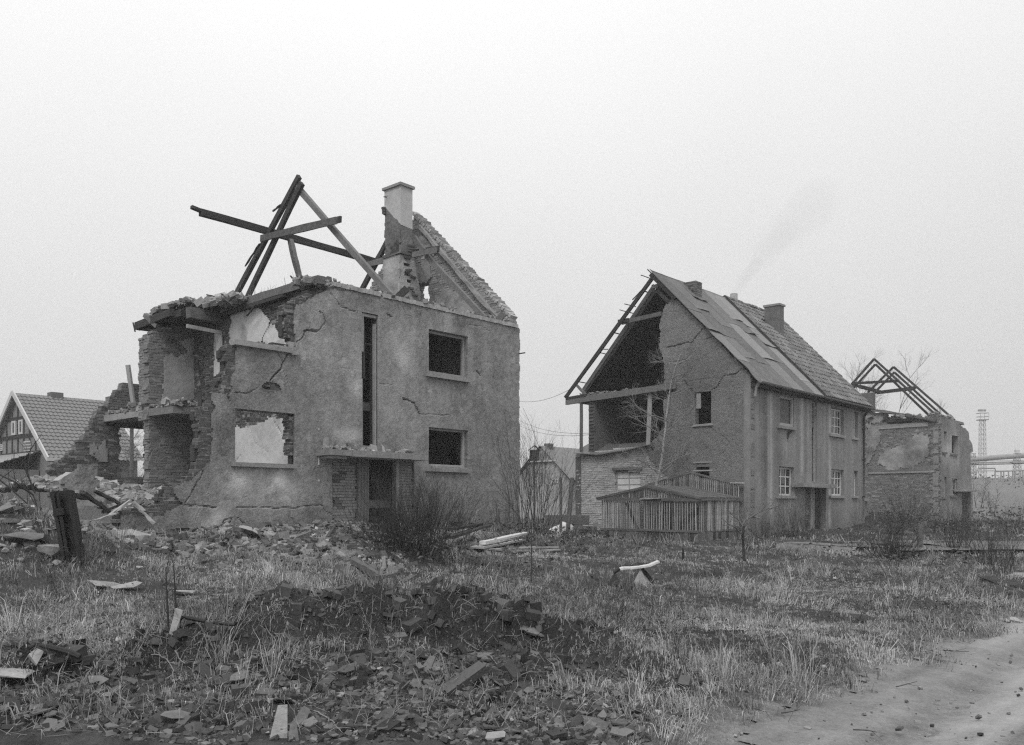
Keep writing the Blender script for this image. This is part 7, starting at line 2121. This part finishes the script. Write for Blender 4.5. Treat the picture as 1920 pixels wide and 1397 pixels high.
mb = MB(); V = [tpx(1151, 1076), tpx(1140, 1096, -.1), tpx(1163, 1097, -.1), tpx(1153, 1075, .1), tpx(1143, 1094, .2), tpx(1166, 1095, .2)]; mb.add(V, [[0, 1, 2], [3, 5, 4]]); mb.F4.append(np.array([[0, 3, 4, 1], [1, 4, 5, 2], [2, 5, 3, 0]])); mb.t4.append(np.zeros(3)); mb.tube([tpx(1151, 1074), tpx(1162, 1066)], .03, 6); mb.thing("iron_stand", "iron", "small dark stand joined to the end of the curved plank", "stand")
# pale heap and timber by the brick gable
p = gp(1052, 1000) ; mb = MB(); c = np.array([(1050 - 960) / FPX * 35, 35, .75])
u_ = np.linspace(0, math.pi, 9); v_ = np.linspace(0, 2 * math.pi, 14); UU, VV = np.meshgrid(u_, v_, indexing='ij'); R_ = 1 + .35 * fbm(UU * 1.5, VV * 1.2, 1.5, 3, 3)
P = np.stack([.55 * R_ * np.sin(UU) * np.cos(VV), .3 * R_ * np.sin(UU) * np.sin(VV), .30 * R_ * np.cos(UU) + .1 * np.cos(VV)], -1) + c - [0, 0, .25]
idx = np.arange(UU.size).reshape(UU.shape); mb.add(P.reshape(-1, 3), np.stack([idx[:-1, :-1], idx[1:, :-1], idx[1:, 1:], idx[:-1, 1:]], -1).reshape(-1, 4)); mb.thing("white_bundle", "cloth", "soft white heap lying between the corner shrub and the brick gable", "bundle", smooth=True)
for k, (u0, v0, u1, v1, l) in enumerate(((1062, 998, 1072, 972, "dark board leaning on the brick gable"), (1070, 1000, 1077, 970, "second dark board against the corner of the brick gable"), (1060, 972, 1078, 969, "dark board lying across the leaning ones"))):
    mb = MB(); y = 36; mb.beam(((u0 - 960) / FPX * y, y, CAMZ + (HZP - v0) / FPX * y), ((u1 - 960) / FPX * y, y + .2, CAMZ + (HZP - v1) / FPX * y), .14, .04, up=(0, 1, 0)); mb.thing("leaning_board", "timber_dark", l, "board", group="boards by the brick gable")
mb = MB(); y = 36; mb.boxes([[(1063 - 960) / FPX * y, y, .95]], [.9, 0, 0], [0, .3, 0], [0, 0, .2], .02); mb.thing("trough", "concrete_dark", "low concrete trough behind the white heap", "trough")
# twigs on the road
for k, (u, v, L) in enumerate(((1680, 1295, .2), (1600, 1377, .16), (1465, 1345, .15), (1770, 1225, .25), (1818, 1325, .04), (1740, 1240, .2))):
    p = gp(u, v); mb = MB(); branchy(mb, np.array(p) + [0, 0, .03], (1, random.uniform(-.4, .4), 0), L, .006, 1, .08, (1, 2), .4, 0, 4); mb.thing("fallen_twig", "twig", "dark fallen twig lying on the dirt road", "twig", group="twigs on the dirt road")
# overhead wires
for k, (p, q, l) in enumerate((((955, 777, 60), (1105, 812, 40), "higher overhead wire crossing the gap between the houses"), ((955, 788, 60), (1105, 815, 40), "lower overhead wire crossing the gap between the houses"), ((955, 748, 55), (1072, 728, 45), "thin wire running up to the open eaves"))):
    a = np.array([(p[0] - 960) / FPX * p[2], p[2], CAMZ + (HZP - p[1]) / FPX * p[2]]); b = np.array([(q[0] - 960) / FPX * q[2], q[2], CAMZ + (HZP - q[1]) / FPX * q[2]])
    t = np.linspace(0, 1, 14)[:, None]; P = a + (b - a) * t - np.array([0, 0, 1]) * (.4 * 4 * t * (1 - t)); mb = MB(); mb.tube(P, .012, 4); mb.thing("overhead_wire", "far_steel", l, "wire", group="overhead wires")
# window screen of the ruin: wall pipe stub
mb = MB(); k = A.on_r(972, 663, 0); mb.tube([A.p(12.46, 0.02, k[1]), A.p(12.46, -.25, k[1])], .02, 6); mb.build("pipe_stub", "iron", HA)

# ================================================================== far stack, its smoke, and the hazy air
SKO = SK.thing("factory_stack", "concrete", "faint factory stack standing far behind the patched roof", "stack")
def volume_mat(name, density, col, aniso=0.0, absorb=None):
    m = bpy.data.materials.new(name); m.use_nodes = True; t = m.node_tree; t.nodes.clear()
    o = t.nodes.new("ShaderNodeOutputMaterial"); v = t.nodes.new("ShaderNodeVolumePrincipled")
    v.inputs["Density"].default_value = density; v.inputs["Color"].default_value = (col, col, col, 1); v.inputs["Anisotropy"].default_value = aniso
    t.links.new(v.outputs[0], o.inputs["Volume"]); return m
top = CAMZ + (HZP - 551) / FPX * sy
for k, (a, b, dn) in enumerate(((0, .30, .030), (.10, .62, .010), (.28, 1.0, .0045))):
    tt = np.linspace(a, b, 18); e = (tt - a) / (b - a)
    P = np.stack([sx + 30 * tt ** 1.1, sy + 4 * tt, top - .8 + 33 * tt ** .92], -1)
    R_ = (.95 + 8.5 * tt ** 1.15) * np.sqrt(np.clip(1 - np.maximum(0, (e - .45) / .55) ** 2, .0006, 1)) * (np.ones(18) if k == 0 else np.sqrt(np.clip(e * 2.2, .01, 1))) * (1 + .10 * np.sin(tt * 23 + k))
    mb = MB(); mb.tube(P, R_, 14); me = mb.mesh("smoke_plume", None, True); me.materials.append(volume_mat("smoke", dn, .40)); o = bpy.data.objects.new("smoke_plume", me); COL.objects.link(o); tag(o, kind="stuff")
P = np.stack([sx - 6 + 34 * tt, sy + 3 + 0 * tt, top + 2 + 27 * tt], -1); mb = MB(); mb.tube(P, (2.2 + 6 * tt) * np.sqrt(np.clip(1 - np.abs(2 * (tt - .28) / .72 - 1) ** 3, .001, 1)), 14)
me = mb.mesh("smoke_plume", None, True); me.materials.append(volume_mat("smoke", .0035, .40)); o = bpy.data.objects.new("smoke_plume", me); COL.objects.link(o); tag(o, kind="stuff")
# grey pole seen through the ruin's rear window
yp = 40.0; xp = (247 - 960) / FPX * yp; mb = MB(); mb.tube([(xp, yp, .6), (xp, yp, CAMZ + (HZP - 778) / FPX * yp)], .09, 8); mb.thing("utility_pole", "timber", "plain grey pole seen through the gap in the ruin's rear wall", "pole")
HAZE_TOP = 100
hz = MB(); hz.boxes([[20, 150, (HAZE_TOP - 3) / 2]], [380, 0, 0], [0, 190, 0], [0, 0, (HAZE_TOP + 3) / 2])
me = hz.mesh("haze"); me.materials.append(volume_mat("haze", .0010, .97)); o = bpy.data.objects.new("haze", me); COL.objects.link(o); tag(o, kind="stuff")
